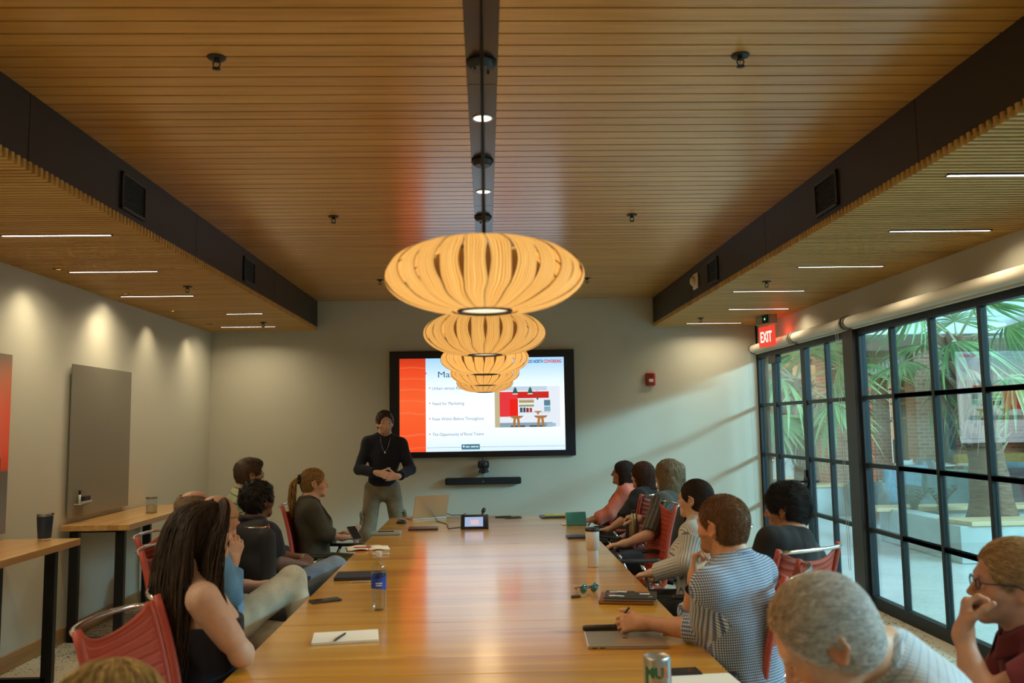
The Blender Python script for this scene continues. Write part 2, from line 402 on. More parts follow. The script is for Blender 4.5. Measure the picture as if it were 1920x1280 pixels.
def sprinkler(x, y, z, label):
    o = empty('fire_sprinkler', (x, y, z), 0, label, 'sprinkler', 'fire sprinklers on the ceiling')
    MB().lathe([(.0, -.008), (.034, -.008), (.038, -.002), (.034, .001), (0, .001)], (0, 0, 0), 24, caps=False).build('escutcheon', BLACK, o, smooth=True)
    g = MB(); g.lathe([(.011, 0), (.011, -.022)], (0, 0, 0), 10)
    for sg in (-1, 1): g.tube([(sg*.010, 0, -.018), (sg*.015, 0, -.03), (sg*.006, 0, -.048)], .0028, 6)
    g.lathe([(.0, -.046), (.017, -.048), (.017, -.051), (0, -.051)], (0, 0, 0), 12, caps=False)
    g.build('frame', mat('sprinkler black', (.02, .018, .016), .4, .6), o, smooth=True)
    MB().lathe([(.0, -.022), (.003, -.024), (.003, -.044), (0, -.046)], (0, 0, 0), 8, caps=False).build('glass_bulb', mat('sprinkler bulb', (.8, .6, .4), .2), o, smooth=True)
for x, y, z, n in [(-1.08, 3.35, ZC, 'sprinkler on the left ceiling boards nearest the camera'), (1.07, 3.34, ZC, 'sprinkler on the right ceiling boards nearest the camera'),
                   (-1.08, 6.0, ZC, 'middle sprinkler on the left ceiling boards'), (1.08, 6.02, ZC, 'middle sprinkler on the right ceiling boards'),
                   (-1.08, 8.68, ZC, 'far sprinkler left of the biggest pendant lamp'), (1.07, 8.70, ZC, 'far sprinkler right of the biggest pendant lamp'),
                   (-2.40, 6.83, ZS, 'sprinkler under the left slatted soffit, nearer one'), (-2.42, 9.24, ZS, 'sprinkler under the left soffit beside the last light'),
                   (2.34, 6.87, ZS, 'sprinkler under the right slatted soffit, nearer one'), (2.41, 9.31, ZS, 'sprinkler under the right soffit beside the last light')]:
    sprinkler(x, y, z, n)
def downlight(y, label):
    o = empty('downlight', (0, y, ZC-.002), 0, label, 'ceiling light', 'round downlights in the dark centre strip')
    MB().lathe([(.044, .0), (.047, -.004), (.052, -.004), (.054, 0), (.050, .02), (.044, .02)], (0, 0, 0), 32, caps=False).build('trim_ring', mat('downlight ring', (.6, .55, .45), .25, .8), o, smooth=True)
    MB().lathe([(.0, -.001), (.044, -.001)], (0, 0, 0), 32, caps=False).build('lens', emis('downlight lens', (1, .93, .80), 3.2), o)
    l = lamp('downlight_beam', 'SPOT', (0, 0, -.008), 42, (1, .84, .6), None, spot_size=math.radians(80), spot_blend=.8, shadow_soft_size=.04); l.parent = o
DY = 1.325
for i, n in enumerate([None, 'round downlight in the centre strip, nearest one in view', 'round downlight in the centre strip, second one in view', 'round downlight hidden behind the biggest pendant lamp']):
    if n: downlight(4.05+(i-1)*DY, n)
# a short pair of bright clips beside each downlight
# ---------------------------------------------------------------- pendant lamps
M_VEN = bpy.data.materials.new('veneer shade'); M_VEN.use_nodes = True
def _ven(m):
    b = bsdf(m); b.inputs['Roughness'].default_value = .5
    t = nd(m, 'ShaderNodeTexCoord'); mp = nd(m, 'ShaderNodeMapping'); mp.inputs['Scale'].default_value = (5, 1.1, 1); lk(m, t.outputs['UV'], mp.inputs[0])
    n = noise(m, mp.outputs[0], 1.0, 4, .6, 1.6)
    w = nd(m, 'ShaderNodeTexWave'); w.inputs['Scale'].default_value = .55; w.inputs['Distortion'].default_value = 7; w.inputs['Detail'].default_value = 2; w.inputs['Detail Scale'].default_value = .7
    mp2 = nd(m, 'ShaderNodeMapping'); mp2.inputs['Scale'].default_value = (4, .8, 1); lk(m, t.outputs['UV'], mp2.inputs[0]); lk(m, mp2.outputs[0], w.inputs['Vector'])
    f = mathn(m, 'ADD', mathn(m, 'MULTIPLY', n, .55), mathn(m, 'MULTIPLY', w.outputs['Fac'], .45))
    r = ramp(m, f, [(.36, (.52, .18, .02)), (.47, (.85, .39, .065)), (.62, (1.0, .60, .18))])
    b.inputs['Base Color'].default_value = (.42, .22, .08, 1); lk(m, r.outputs[0], b.inputs['Emission Color']); oi = nd(m, 'ShaderNodeObjectInfo'); lk(m, mathn(m, 'ADD', mathn(m, 'MULTIPLY', oi.outputs['Random'], .26), .86), b.inputs['Emission Strength'])
_ven(M_VEN)
M_VENEDGE = mat('veneer edge', (.22, .09, .02), .6)
def make_pendant(label):
    o = empty('pendant_lamp', (0, 0, 0), 0, label, 'pendant lamp', 'wooden pendant lamps in a row over the table')
    R0, H0, r1 = .243, .086, .062
    NS = 26
    def prof(t, off=0):            # t 0 bottom .. 1 top
        a = -PI/2+t*PI; a = a*.93
        return (r1+(R0-r1+off)*math.cos(a)**1.0 if abs(a) < PI/2 else r1, H0*math.sin(a))
    sh = MB(); uvs = []
    nv = 25
    wprof = [.94, .945, .95, .955, .955, .96, .965, .965, .965, .90, .84, .80, .78, .80, .84, .90, .965, .965, .965, .96, .955, .955, .95, .945, .94]
    wsh = [0]*5+[.03, .12, .26, .30]+[.30]*7+[.30, .26, .12, .03]+[0]*5
    for k in range(NS):
        a0 = 2*PI*k/NS; off = .004 if k % 2 else 0
        vs = []; nu = 5
        for j in range(nv):
            t = j/(nv-1); r, z = prof(t, off); w = wprof[j]*PI/NS*.97
            for i in range(nu):
                a = a0+(i/(nu-1)-.5)*2*w+wsh[j]*PI/NS; vs.append((r*math.cos(a), r*math.sin(a), z))
        fs = [(j*nu+i, j*nu+i+1, (j+1)*nu+i+1, (j+1)*nu+i) for j in range(nv-1) for i in range(nu-1)]
        for f in fs:
            uvs += [((q % nu)/(nu-1)+k*3.7, (q//nu)/(nv-1)+k*.37) for q in f]
        sh.add(vs, fs)
    s = sh.build('lamp_shade', [M_VEN, M_VENEDGE], o, smooth=True)
    uv = s.data.uv_layers.new(name='UVMap'); uv.data.foreach_set('uv', [c_ for p in uvs for c_ in p])
    md = s.modifiers.new('solid', 'SOLIDIFY'); md.thickness = .0028; md.offset = 0; md.material_offset_rim = 1
    for z in (-H0*.995, H0*.995):
        g = MB(); g.lathe([(r1+.004, z-.004), (r1+.008, z), (r1+.004, z+.004), (r1-.002, z+.003), (r1-.002, z-.003), (r1+.004, z-.004)], (0, 0, 0), 40, caps=False)
        g.build('ring', mat('lamp ring', (.03, .02, .015), .5), o, smooth=True)
    MB().lathe([(.0, -H0+.004), (r1, -H0+.004)], (0, 0, 0), 32, caps=False).build('diffuser', emis('lamp diffuser', (1, .86, .58), 1.25), o)
    d = MB(); d.lathe([(.028, -.075), (.12, -.05), (.165, 0), (.12, .05), (.028, .075)], (0, 0, 0), 24, caps=True); d.build('inner_liner', emis('lamp core', (.75, .22, .03), .20), o, smooth=True)
    l = lamp('pendant_glow', 'SPOT', (0, 0, -H0-.006), 13, (1, .72, .38), None, spot_size=math.radians(165), spot_blend=.6, shadow_soft_size=.12); l.parent = o
    h = ZC-.004-1.985
    c = MB(); c.tube([(0, 0, H0-.01), (0, 0, h-.02)], .0045, 8); c.build('cord', BLACK, o, smooth=True)
    c = MB(); c.lathe([(.0, -.030), (.044, -.030), (.052, -.022), (.064, -.004), (.064, 0)], (0, 0, h), 32, caps=False)
    for q in (-1, 1): c.lathe([(.0, -.040), (.005, -.040), (.005, -.028)], (q*.036, 0, h), 8, caps=False)
    c.build('canopy', BLACK, o, auto=35)
    return o
pl = ['biggest pendant lamp of wood veneer strips, nearest the camera', 'second wood veneer pendant lamp, hanging just behind the biggest', 'third wood veneer pendant lamp in the row, partly before the screen',
      'fourth wood veneer pendant lamp, mostly hidden by the third', 'farthest and lowest looking wood veneer pendant lamp before the slide']
proto = make_pendant(pl[0])
for i in range(5):
    o = proto if i == 0 else copy_tree(proto)
    o['label'] = pl[i]; o.location = (-.002*i, 2.08+i*1.322, 1.985)
    o.rotation_euler[2] = i*.7
# ---------------------------------------------------------------- grilles on the beams
def grille(x, y, z, s, label):
    o = empty('air_grille', (x, y, z), 0, label, 'air vent', 'square air grilles on the dark beams')
    w, hh = .165, .105
    f = MB()
    for a, b_, c_, d in ((-w, w, hh-.018, hh), (-w, w, -hh, -hh+.018), (-w, -w+.018, -hh, hh), (w-.018, w, -hh, hh)): f.box(*sorted((0, s*.014)), a, b_, c_, d)
    f.build('frame', mat('grille frame', (.035, .032, .03), .4, .4), o, bevel=.003)
    f = MB(); f.box(*sorted((0, s*.002)), -w+.018, w-.018, -hh+.018, hh-.018)
    for i in range(9): f.box(*sorted((s*.002, s*.009)), -w+.02, w-.02, -hh+.026+i*.019, -hh+.030+i*.019)
    f.build('louvre', mat('grille dark', (.006, .006, .006), .6), o)
for y, n in ((2.3, 'air grille on the left beam above the empty chair, outside the frame'), (4.83, 'big looking air grille on the left beam, nearest one'), (7.22, 'air grille on the left beam, farther one')): grille(BL, y, 2.955, 1, n)
for y, n in ((4.88, 'air grille on the right beam, nearest one'), (7.42, 'air grille on the right beam beside the smoke detector')): grille(BR, y, 2.955, -1, n)
o = empty('smoke_detector', (BR, 8.02, 2.965), 0, 'white square strobe and smoke detector on the right dark beam', 'smoke detector')
MB().box(-.022, 0, -.085, .085, -.075, .075).build('plate', WHITE, o, bevel=.012)
MB().lathe([(.0, .045), (.030, .040), (.048, .02), (.050, .0)], (-.02, 0, 0), 20, R=rot('Y', -PI/2), caps=False).build('lens', mat('strobe lens', (.62, .55, .42), .3), o, smooth=True)
o = empty('fire_alarm', (1.99, YB, 2.13), 0, 'red fire alarm strobe on the back wall right of the screen', 'fire alarm')
RED = mat('alarm red', (.38, .02, .015), .4)
MB().box(-.058, .058, -.045, 0, -.078, .078).build('housing', RED, o, bevel=.016)
MB().box(-.028, .028, -.060, -.044, -.034, .004).build('strobe_lens', mat('strobe clear', (.62, .62, .58), .15), o, bevel=.006)
g = MB()
for i in range(5): g.box(-.03, .03, -.048, -.0445, .022+i*.009, .026+i*.009)
g.build('horn_slot', mat('alarm dark', (.15, .01, .01), .6), o)
# ---------------------------------------------------------------- exit sign hanging from the soffit
o = empty('exit_sign', (3.10, 9.20, ZS), 0, 'glowing red EXIT sign hanging from the soffit by the glass door', 'exit sign')
o.rotation_euler = (0, 0, math.radians(-74))
MB().box(-.12, .16, -.045, .045, -.10, -.0).build('mount_box', mat('sign box', (.32, .29, .22), .5), o, bevel=.006)
MB().box(.02, .12, -.055, -.046, -.085, .0).build('indicator_box', BLACK, o)
MB().lathe([(0, 0), (.012, 0)], (.07, -.056, -.045), 12, R=rot('X', PI/2), caps=False).build('indicator_lamp', emis('green led', (.1, 1, .25), 3), o)
MB().box(-.12, .16, -.012, .012, -.345, -.115).build('sign_panel', emis('exit panel', (1, .07, .035), .85), o, bevel=.004)
for sg in (-1, 1):
    M4 = Matrix.Translation((.02, sg*.0145, -.29))@Matrix.Rotation(0 if sg < 0 else PI, 4, 'Z')@Matrix.Rotation(PI/2, 4, 'X')
    textmesh('sign_lettering', 'EXIT', .165, emis('exit letters', (1, .72, .62), 1.5), M4, o, width=.21, bold=.004, align='CENTER')
l = lamp('exit_glow', 'POINT', (.12, .08, -.24), 2.2, (1, .06, .03), None, shadow_soft_size=.06); l.parent = o
# ---------------------------------------------------------------- television on the back wall
tv = empty('television', (-.045, YB, 1.87), 0, 'very large wall screen showing a red and white slide', 'television')
SX0, SX1, SZ0, SZ1 = -.985, .985, -.565, .545
BZ = mat('tv bezel', (.010, .009, .016), .3)
c = MB(); c.box(-1.105, 1.110, -.055, -.012, -.635, .635); c.build('casing', BZ, tv, bevel=.006)
MB().box(-.5, .5, -.012, 0, -.35, .35).build('wall_mount', METAL_D, tv)
M_SL = bpy.data.materials.new('slide white'); M_SL.use_nodes = True
def _slide(m):
    b = bsdf(m); b.inputs['Base Color'].default_value = (.01, .01, .01, 1); b.inputs['Roughness'].default_value = .35
    v = coords(m); sp = nd(m, 'ShaderNodeSeparateXYZ'); lk(m, v, sp.inputs[0])
    f = mathn(m, 'ADD', mathn(m, 'MULTIPLY', sp.outputs[2], .9009), .509)
    r = ramp(m, f, [(0, (.62, .78, .92)), (.16, (.78, .87, .95)), (.45, (.86, .91, .96)), (.72, (.74, .86, .95)), (1, (.33, .60, .86))])
    lk(m, r.outputs[0], b.inputs['Emission Color']); b.inputs['Emission Strength'].default_value = 1.2
_slide(M_SL)
scr = MB().box(SX0, SX1, -.0565, -.0548, SZ0, SZ1).build('screen', M_SL, tv)
SW, SH = SX1-SX0, SZ1-SZ0
def sxz(u, v): return SX0+u*SW, SZ1-v*SH
def flat(name, u0, v0, u1, v1, mt, lift=.0005, par=None):
    x0, z1 = sxz(u0, v0); x1, z0 = sxz(u1, v1)
    return MB().box(x0, x1, -.0565-lift, -.0563, z0, z1).build(name, mt, par or scr)
def sl(name, c_, s_=1): return emis('slide '+name, c_, s_)
M_RP = bpy.data.materials.new('slide red panel'); M_RP.use_nodes = True
def _rp(m):
    b = bsdf(m); b.inputs['Base Color'].default_value = (.01, .01, .01, 1)
    v = coords(m, (1, 1, .42), loc=(1.7, 0, .1)); w = nd(m, 'ShaderNodeTexWave', wave_type='RINGS'); w.inputs['Scale'].default_value = 6; w.inputs['Distortion'].default_value = 1.6; w.inputs['Detail Scale'].default_value = .5
    lk(m, v, w.inputs['Vector']); sp = nd(m, 'ShaderNodeSeparateXYZ'); lk(m, coords(m), sp.inputs[0])
    ln = ramp(m, w.outputs['Fac'], [(.93, (0, 0, 0)), (.99, (1, 1, 1))])
    f = mathn(m, 'ADD', mathn(m, 'MULTIPLY', sp.outputs[2], .9), .5)
    r = ramp(m, f, [(0, (.95, .085, .018)), (.5, (.98, .13, .03)), (.85, (.90, .075, .018)), (1, (.62, .035, .01))])
    mx = nd(m, 'ShaderNodeMix', data_type='RGBA'); lk(m, mathn(m, 'MULTIPLY', ln.outputs[0], .22), mx.inputs[0]); lk(m, r.outputs[0], mx.inputs[6]); mx.inputs[7].default_value = (1, .30, .14, 1)
    lk(m, mx.outputs[2], b.inputs['Emission Color']); b.inputs['Emission Strength'].default_value = 1
_rp(M_RP)
flat('slide_red_panel', 0, 0, .158, 1, M_RP)
x, z = sxz(.158, .16); MB().prism([(0, -.014), (.012, 0), (0, .014)], .001, rot('X', PI/2), (x, -.0565, z)).build('slide_arrow', sl('maroon', (.30, .04, .04)), scr)
def stext(txt, u, v, cap, mt, width=None, bold=0, name='slide_text'):
    x, z = sxz(u, v)
    return textmesh(name, txt, cap/.70, mt, Matrix.Translation((x, -.0572, z))@Matrix.Rotation(PI/2, 4, 'X'), scr, width=width, bold=bold)
NAVY = sl('navy', (.03, .09, .20)); GREY = sl('ink', (.10, .22, .30)); REDT = sl('red', (.62, .03, .03))
stext('Main', .229, .206, .072, NAVY, .225, name='slide_title')
for i, (t, w) in enumerate([('Urban versus Rural', .385), ('Need for Marketing', .378), ('Fixes Within Before Throughout', .612), ('The Opportunity of Rural Towns', .612)]):
    v = .338+i*.1645
    stext(t, .1965, v, .036, GREY, w, name='slide_bullet_text')
    flat('slide_bullet_dot', .1795, v-.026, .1855, v-.013, REDT)
flat('slide_rule', .163, .9545, 1, .9575, GREY)
flat('slide_badge', .372, .925, .482, .981, sl('teal', (.06, .21, .30)), .0008)
x, z = sxz(.380, .937); MB().prism([(-.0, 0), (.020, 0), (.020, -.015), (.010, -.028), (0, -.015)], .001, rot('X', PI/2), (x, -.0575, z)).build('slide_badge_shield', sl('pale', (.75, .85, .9)), scr)
for a, b_ in ((.396, .420), (.428, .456), (.459, .474)): flat('slide_badge_line', a, .946, b_, .958, sl('pale', (.75, .85, .9)), .0012)
stext('DO NORTH', .7815, .062, .037, sl('blue', (.015, .09, .28)), .178, .0018, name='slide_logo_text')
stext('COWORKING', .8775, .062, .037, sl('logo red', (.60, .03, .03)), .212, .0018, name='slide_logo_text')
x, z = sxz(.765, .065); MB().tube([(x, -.0572, z), (x+.012, -.0572, z+.034), (x+.024, -.0572, z), (x, -.0572, z)], .0012, 4).build('slide_logo_mark', GREY, scr)
# the kitchen picture on the slide
ph = flat('slide_picture', .575, .315, .972, .752, sl('picture white', (.80, .86, .93)), .0006)
def pf(a, b_, c_, d, col, lift=.001, nm='picture_shape'):   # picture coordinates from 0 to 1, origin top left
    return (.575+a*.397, .315+b_*.437, .575+c_*.397, .315+d*.437, col, lift)
q = MB(); cols = []
shapes = [(.0, .10, .075, 1, (.55, .48, .28)), (.0, .0, .80, .1, (.55, .68, .80)), (.075, .13, .35, .74, (.80, .04, .05)), (.35, .13, .83, .29, (.62, .02, .015)),
          (.23, .31, .355, .74, (.85, .015, .01)), (.36, .31, .60, .345, (.65, .60, .55)), (.37, .345, .60, .40, (.42, .30, .12)), (.38, .40, .60, .42, (.8, .8, .8)), (.37, .45, .60, .50, (.30, .36, .14)),
          (.385, .52, .425, .635, (.05, .08, .14)), (.435, .52, .47, .635, (.04, .06, .12)), (.48, .53, .52, .635, (.28, .02, .03)), (.53, .53, .57, .635, (.45, .05, .06)), (.36, .635, .85, .65, (.55, .62, .68)),
          (.755, .34, .85, .48, (.10, .22, .30)), (.755, .50, .85, .62, (.25, .45, .55)), (.075, .89, .88, 1, (.26, .36, .42)), (.80, .91, .93, .99, (.35, .55, .70)), (.24, .955, .46, 1, (.06, .10, .12)), (.53, .955, .76, 1, (.06, .10, .12))]
pm = []
for a, b_, c_, d, col in shapes:
    u0, v0, u1, v1 = .575+a*.397, .315+b_*.437, .575+c_*.397, .315+d*.437
    x0, z1 = sxz(u0, v0); x1, z0 = sxz(u1, v1); nm = 'pic%02d' % len(pm); pm.append(sl(nm, col)); q.box(x0, x1, -.0575-.00003*len(pm), -.0570, z0, z1, len(pm)-1)
def ptx(a, b_): return sxz(.575+a*.397, .315+b_*.437)
nb = len(pm); pm += [sl('stool wood', (.42, .19, .06)), sl('lamp green', (.03, .12, .10)), sl('lamp glow', (1, .95, .8))]
for cx in (.33, .70):
    x, z = ptx(cx, .72); w = .084
    q.prism([(-w, 0), (w, 0), (w*.75, -.022), (w*.3, -.036), (-w*.3, -.036), (-w*.75, -.022)], .0006, rot('X', PI/2), (x, -.0582, z), nb)
    for sg in (-1, 1): q.prism([(sg*.020-.016, -.03), (sg*.020+.014, -.03), (sg*.030+.014, -.128), (sg*.030-.016, -.128)], .0006, rot('X', PI/2), (x, -.0582, z), nb)
x, z = ptx(.66, .61); q.prism([(-.05, 0), (.05, 0), (.03, -.014), (.012, -.018), (.012, -.04), (-.012, -.04), (-.012, -.018), (-.03, -.014)], .0006, rot('X', PI/2), (x, -.0582, z), nb)
for cx in (.315, .545):
    x, z = ptx(cx, .02); q.prism([(-.008, 0), (.008, 0), (.034, -.074), (-.034, -.074)], .0006, rot('X', PI/2), (x, -.0585, z), nb+1)
    q.box(x-.03, x+.03, -.0588, -.0586, z-.084, z-.073, nb+2)
x, z = ptx(.655, .10); q.prism([(-.002, 0), (.002, 0), (.004, -.08), (.014, -.11), (-.014, -.11), (-.004, -.08)], .0006, rot('X', PI/2), (x, -.0585, z), nb+1)
q.build('picture_contents', pm, scr)
# camera and sound bar under the screen
o = empty('conference_camera', (-.04, YB-.09, 1.055), 0, 'black swivelling conference camera under the wall screen', 'camera')
MB().lathe([(.0, 0), (.058, 0), (.062, .012), (.052, .034), (.03, .045), (0, .045)], (0, 0, 0), 24, caps=False).build('base', BLACK, o, auto=40)
for sg in (-1, 1): MB().tube([(sg*.03, 0, .035), (sg*.056, 0, .06), (sg*.060, 0, .10), (sg*.050, 0, .135)], .012, 8, flat=.7).build('yoke_arm', BLACK, o, smooth=True)
MB().lathe([(.0, -.052), (.026, -.050), (.044, -.034), (.050, 0), (.044, .034), (.026, .050), (0, .052)], (0, 0, .095), 20, R=rot('Y', PI/2), caps=False).build('head', BLACK, o, smooth=True)
MB().lathe([(.0, .056), (.018, .056), (.022, .045)], (0, 0, .090), 16, R=rot('X', PI/2), caps=False).build('lens', mat('camera lens', (.02, .02, .03), .05), o, smooth=True)
MB().box(-.02, .02, .0, .09, -.012, .0).build('shelf_bracket', BLACK, o)
MB().tube([(0, .06, .12), (-.01, .075, .15), (-.01, .075, .185)], .004, 6).build('cable', BLACK, o)
o = empty('sound_bar', (-.045, YB, .955), 0, 'long black sound bar on the wall under the camera', 'sound bar')
MB().box(-.45, .45, -.10, -.01, -.040, .040).build('body', mat('speaker cloth', (.008, .008, .009), .8), o, bevel=.018)
MB().lathe([(0, 0), (.008, 0)], (0, -.101, -.005), 12, R=rot('X', PI/2), caps=False).build('badge', mat('badge', (.4, .4, .4), .3, .8), o)
MB().box(-.3, .3, -.012, 0, -.02, .02).build('wall_bracket', BLACK, o)
MB().tube([(.0, -.01, .035), (.0, -.012, .07), (.002, -.03, .10)], .003, 6).build('cable', BLACK, o)
# ---------------------------------------------------------------- left wall: glass boards, outlets
def board(y0, y1, z0, z1, label, art=False):
    o = empty('glass_board' if not art else 'framed_print', (XL, (y0+y1)/2, (z0+z1)/2), 0, label, 'glass board' if not art else 'wall print')
    W2, H2 = (y1-y0)/2, (z1-z0)/2
    for a in (-.8, .8):
        for b_ in (-.9, .9): MB().lathe([(.010, 0), (.010, .026)], (0, a*W2, b_*H2), 12, R=rot('Y', PI/2)).build('standoff', CHROME, o, smooth=True)
    m = mat('board glass' if not art else 'print surface', (.22, .20, .155), .12)
    if art:
        m = MATS['print surface']
        v = coords(m, (1, 1, 1)); sp = nd(m, 'ShaderNodeSeparateXYZ'); lk(m, v, sp.inputs[0])
        r = ramp(m, mathn(m, 'ADD', mathn(m, 'MULTIPLY', sp.outputs[2], .83), .5), [(0, (.22, .20, .18)), (.34, (.16, .15, .13)), (.36, (.85, .10, .03)), (.68, (.80, .13, .045)), (.86, (.55, .20, .09)), (1, (.26, .22, .16))])
        lk(m, r.outputs[0], bsdf(m).inputs['Base Color'])
    MB().box(.026, .034, -W2, W2, -H2, H2).build('pane', m, o, bevel=.002)
    return o, W2, H2
bd, W2, H2 = board(6.74, 7.85, .94, 2.145, 'tall grey glass writing board on the left wall')
bd2, _, _ = board(4.70, 5.89, .94, 2.145, 'red and grey print cut by the left edge on the left wall', True)
MB().prism([(-.3, -.60), (.50, -.60), (.50, -.10), (.42, -.05), (.44, .08), (.38, .16), (.28, .18), (.2, .1), (.12, -.02), (-.3, -.1)], .002, Matrix(((0, 0, 1), (1, 0, 0), (0, 1, 0))), (.0345, 0, 0)).build('silhouette', mat('print grey', (.13, .125, .11), .2), bd2)
o = empty('marker_tray', (XL+.034, 6.92, 1.06), 0, 'small clear marker tray stuck low on the grey glass board', 'marker tray')
MB().box(0, .06, -.09, .09, -.022, -.014).build('shelf', mat('clear acrylic', (.45, .45, .42), .1), o, bevel=.002)
MB().box(.055, .06, -.09, .09, -.022, .006).build('lip', mat('clear acrylic', (.45, .45, .42), .1), o)
o = empty('whiteboard_eraser', (XL+.034, 6.955, 1.048), 0, 'black felt eraser standing in the marker tray', 'eraser')
MB().box(.006, .05, -.055, .055, 0, .052).build('felt_block', mat('felt', (.02, .018, .018), .9), o, bevel=.006)
o = empty('marker_pen', (XL+.062, 6.865, 1.048), 0, 'white marker pen with black cap upright in the tray', 'marker')
MB().lathe([(.009, 0), (.009, .07)], (0, 0, 0), 12).build('barrel', WHITE, o, smooth=True)
MB().lathe([(.010, .07), (.010, .10), (.006, .106)], (0, 0, 0), 12).build('cap', BLACK, o, smooth=True)
def outlet(loc, rz, label, sw=False):
    o = empty('wall_outlet' if not sw else 'light_switch', loc, rz, label, 'outlet' if not sw else 'switch')
    MB().box(-.036, .036, -.007, 0, -.058, .058).build('cover_plate', mat('outlet plate', (.62, .60, .53), .4), o, bevel=.003)
    for z in ((-.022, .022) if not sw else (0,)): MB().box(-.016, .016, -.010, -.006, z-.014, z+.014).build('socket' if not sw else 'rocker', mat('outlet face', (.45, .43, .38), .4), o, bevel=.002)
outlet((XL, 8.55, .46), PI/2, 'white wall outlet low on the left wall below the bar table')
outlet((2.32, YB, 1.03), 0, 'white light switch on the back wall beside the curly haired person', True)
# ================================================================== THE ATRIUM OUTSIDE THE GLASS
M_CONC = mat('concrete', (.46, .49, .47), .8)
def _conc(m, a=(.36, .40, .39), b_=(.55, .58, .56)):
    n = noise(m, coords(m), 2.2, 6, .65, .4); r = ramp(m, n, [(.3, a), (.7, b_)]); lk(m, r.outputs[0], bsdf(m).inputs['Base Color']); bump(m, noise(m, coords(m), 30, 4), .15, .004)
_conc(M_CONC)
M_PAVE = mat('atrium floor', (.62, .64, .62), .28); _conc(M_PAVE, (.58, .61, .60), (.68, .70, .69))
M_CAP = wood('bench cap wood', (.55, .36, .18), (.66, .46, .25), (.74, .55, .33), 0, .12, 1, .5)
M_LTWALL = paint('atrium light wall', (.70, .73, .74)); M_BEIGE = mat('corrugated fascia', (.42, .38, .27), .6)
def _corr():
    m = M_BEIGE; w = nd(m, 'ShaderNodeTexWave'); w.bands_direction = 'X'; w.inputs['Scale'].default_value = 4; lk(m, coords(m), w.inputs['Vector']); bump(m, w.outputs['Fac'], .8, .03)
_corr()
M_BRICK = mat('brick', (.3, .13, .08), .85)
def _brick():
    m = M_BRICK; sp = nd(m, 'ShaderNodeSeparateXYZ'); lk(m, coords(m), sp.inputs[0]); cb = nd(m, 'ShaderNodeCombineXYZ')
    lk(m, mathn(m, 'ADD', sp.outputs[0], sp.outputs[1]), cb.inputs[0]); lk(m, sp.outputs[2], cb.inputs[1])
    bt = nd(m, 'ShaderNodeTexBrick'); bt.inputs['Scale'].default_value = 1; bt.inputs['Brick Width'].default_value = .21; bt.inputs['Row Height'].default_value = .075; bt.inputs['Mortar Size'].default_value = .009
    bt.inputs['Color1'].default_value = (.30, .115, .06, 1); bt.inputs['Color2'].default_value = (.42, .19, .11, 1); bt.inputs['Mortar'].default_value = (.40, .34, .27, 1)
    lk(m, cb.outputs[0], bt.inputs['Vector']); lk(m, bt.outputs['Color'], bsdf(m).inputs['Base Color']); bump(m, bt.outputs['Fac'], -.4, .008)
_brick()
M_DKGLASS = mat('dark storefront', (.035, .05, .05), .12)
struct(MB().box(XR+.12, 26, -6, 30, -.12, -.004).build('floor_atrium', M_PAVE))
# our own wall carries on past the room beside the glazing
struct(MB().box(XR-.02, XR+.12, YB, 16.5, 0, 4.2).build('wall_side', M_LTWALL))
struct(MB().box(XR, XR+.14, YF-4, 16.5, ZC+.2, 5.2).build('wall_upper', M_LTWALL))
# far side: raised light wall, fascia, warm wood soffit, storefront behind
struct(MB().box(3.2, 26, 17.0, 17.3, 3.22, 6.4).build('wall_far_upper', M_LTWALL))
struct(MB().box(7.4, 26, 16.9, 17.25, 2.50, 3.22).build('wall_fascia', M_BEIGE))
struct(MB().box(3.2, 26, 17.3, 26, 3.10, 3.2).build('ceiling_gallery', wood('gallery soffit wood', (.50, .32, .14), (.62, .43, .22), (.70, .52, .30), 0, .15, 1, .5)))
struct(MB().box(3.2, 26, 26, 26.2, 0, 3.2).build('wall_far', mat('gallery wall', (.55, .50, .42), .8)))
struct(MB().box(11.6, 11.9, -6, 26, 0, 4.0).build('wall_atrium_side', M_BRICK))
# big side sky opening with mullions at the clerestory
c = MB(); c.box(13.2, 13.3, -3, 12, 5.2, 5.9); struct(c.build('window_5', emis('clerestory glow', (.86, .95, 1), 1.6)))
c = MB()
for yy in range(-3, 13): c.box(13.14, 13.2, yy-.03, yy+.03, 5.2, 5.9)
struct(c.build('trim_8', M_FRAME))
# white canopy edge hung out over the lounge
c = MB(); c.box(6.1, 8.6, 13.6, 16.9, 2.98, 3.16); struct(c.build('trim_9', mat('canopy white', (.75, .75, .70), .6), bevel=.02))
# glazed far windows letting sky in
def farwin(n, x0, x1, y, z0, z1, glow, dv=3, dz=2):
    o = MB().box(x0, x1, y, y+.02, z0, z1).build('window_%d' % n, emis('far daylight', (.85, .95, 1), glow)); o['kind'] = 'structure'
    f = MB()
    for i in range(dv+1): xx = x0+(x1-x0)*i/dv; f.box(xx-.04, xx+.04, y-.06, y, z0, z1)
    for i in range(dz+1): zz = z0+(z1-z0)*i/dz; f.box(x0, x1, y-.055, y-.005, zz-.03, zz+.03)
    f.build('window_frame', M_FRAME, o)
farwin(6, 9.4, 9.95, 20.5, .5, 2.6, 1.3, 2, 2); farwin(7, 10.9, 11.2, 20.5, .9, 2.4, .9, 1, 2); farwin(8, 4.4, 7.2, 25.9, .9, 2.6, 1.1, 5, 2)
struct(MB().box(7.6, 11.6, 20.52, 20.7, 0, 3.1).build('wall_store', mat('store wall', (.24, .19, .13), .8)))
def brick_column(x, y, w, z1, label):
    o = MB().box(x-w/2, x+w/2, y-w/2, y+w/2, 0, z1).build('brick_column', M_BRICK, bevel=.01); tag(o, label, 'column', 'brick columns of the gallery'); return o
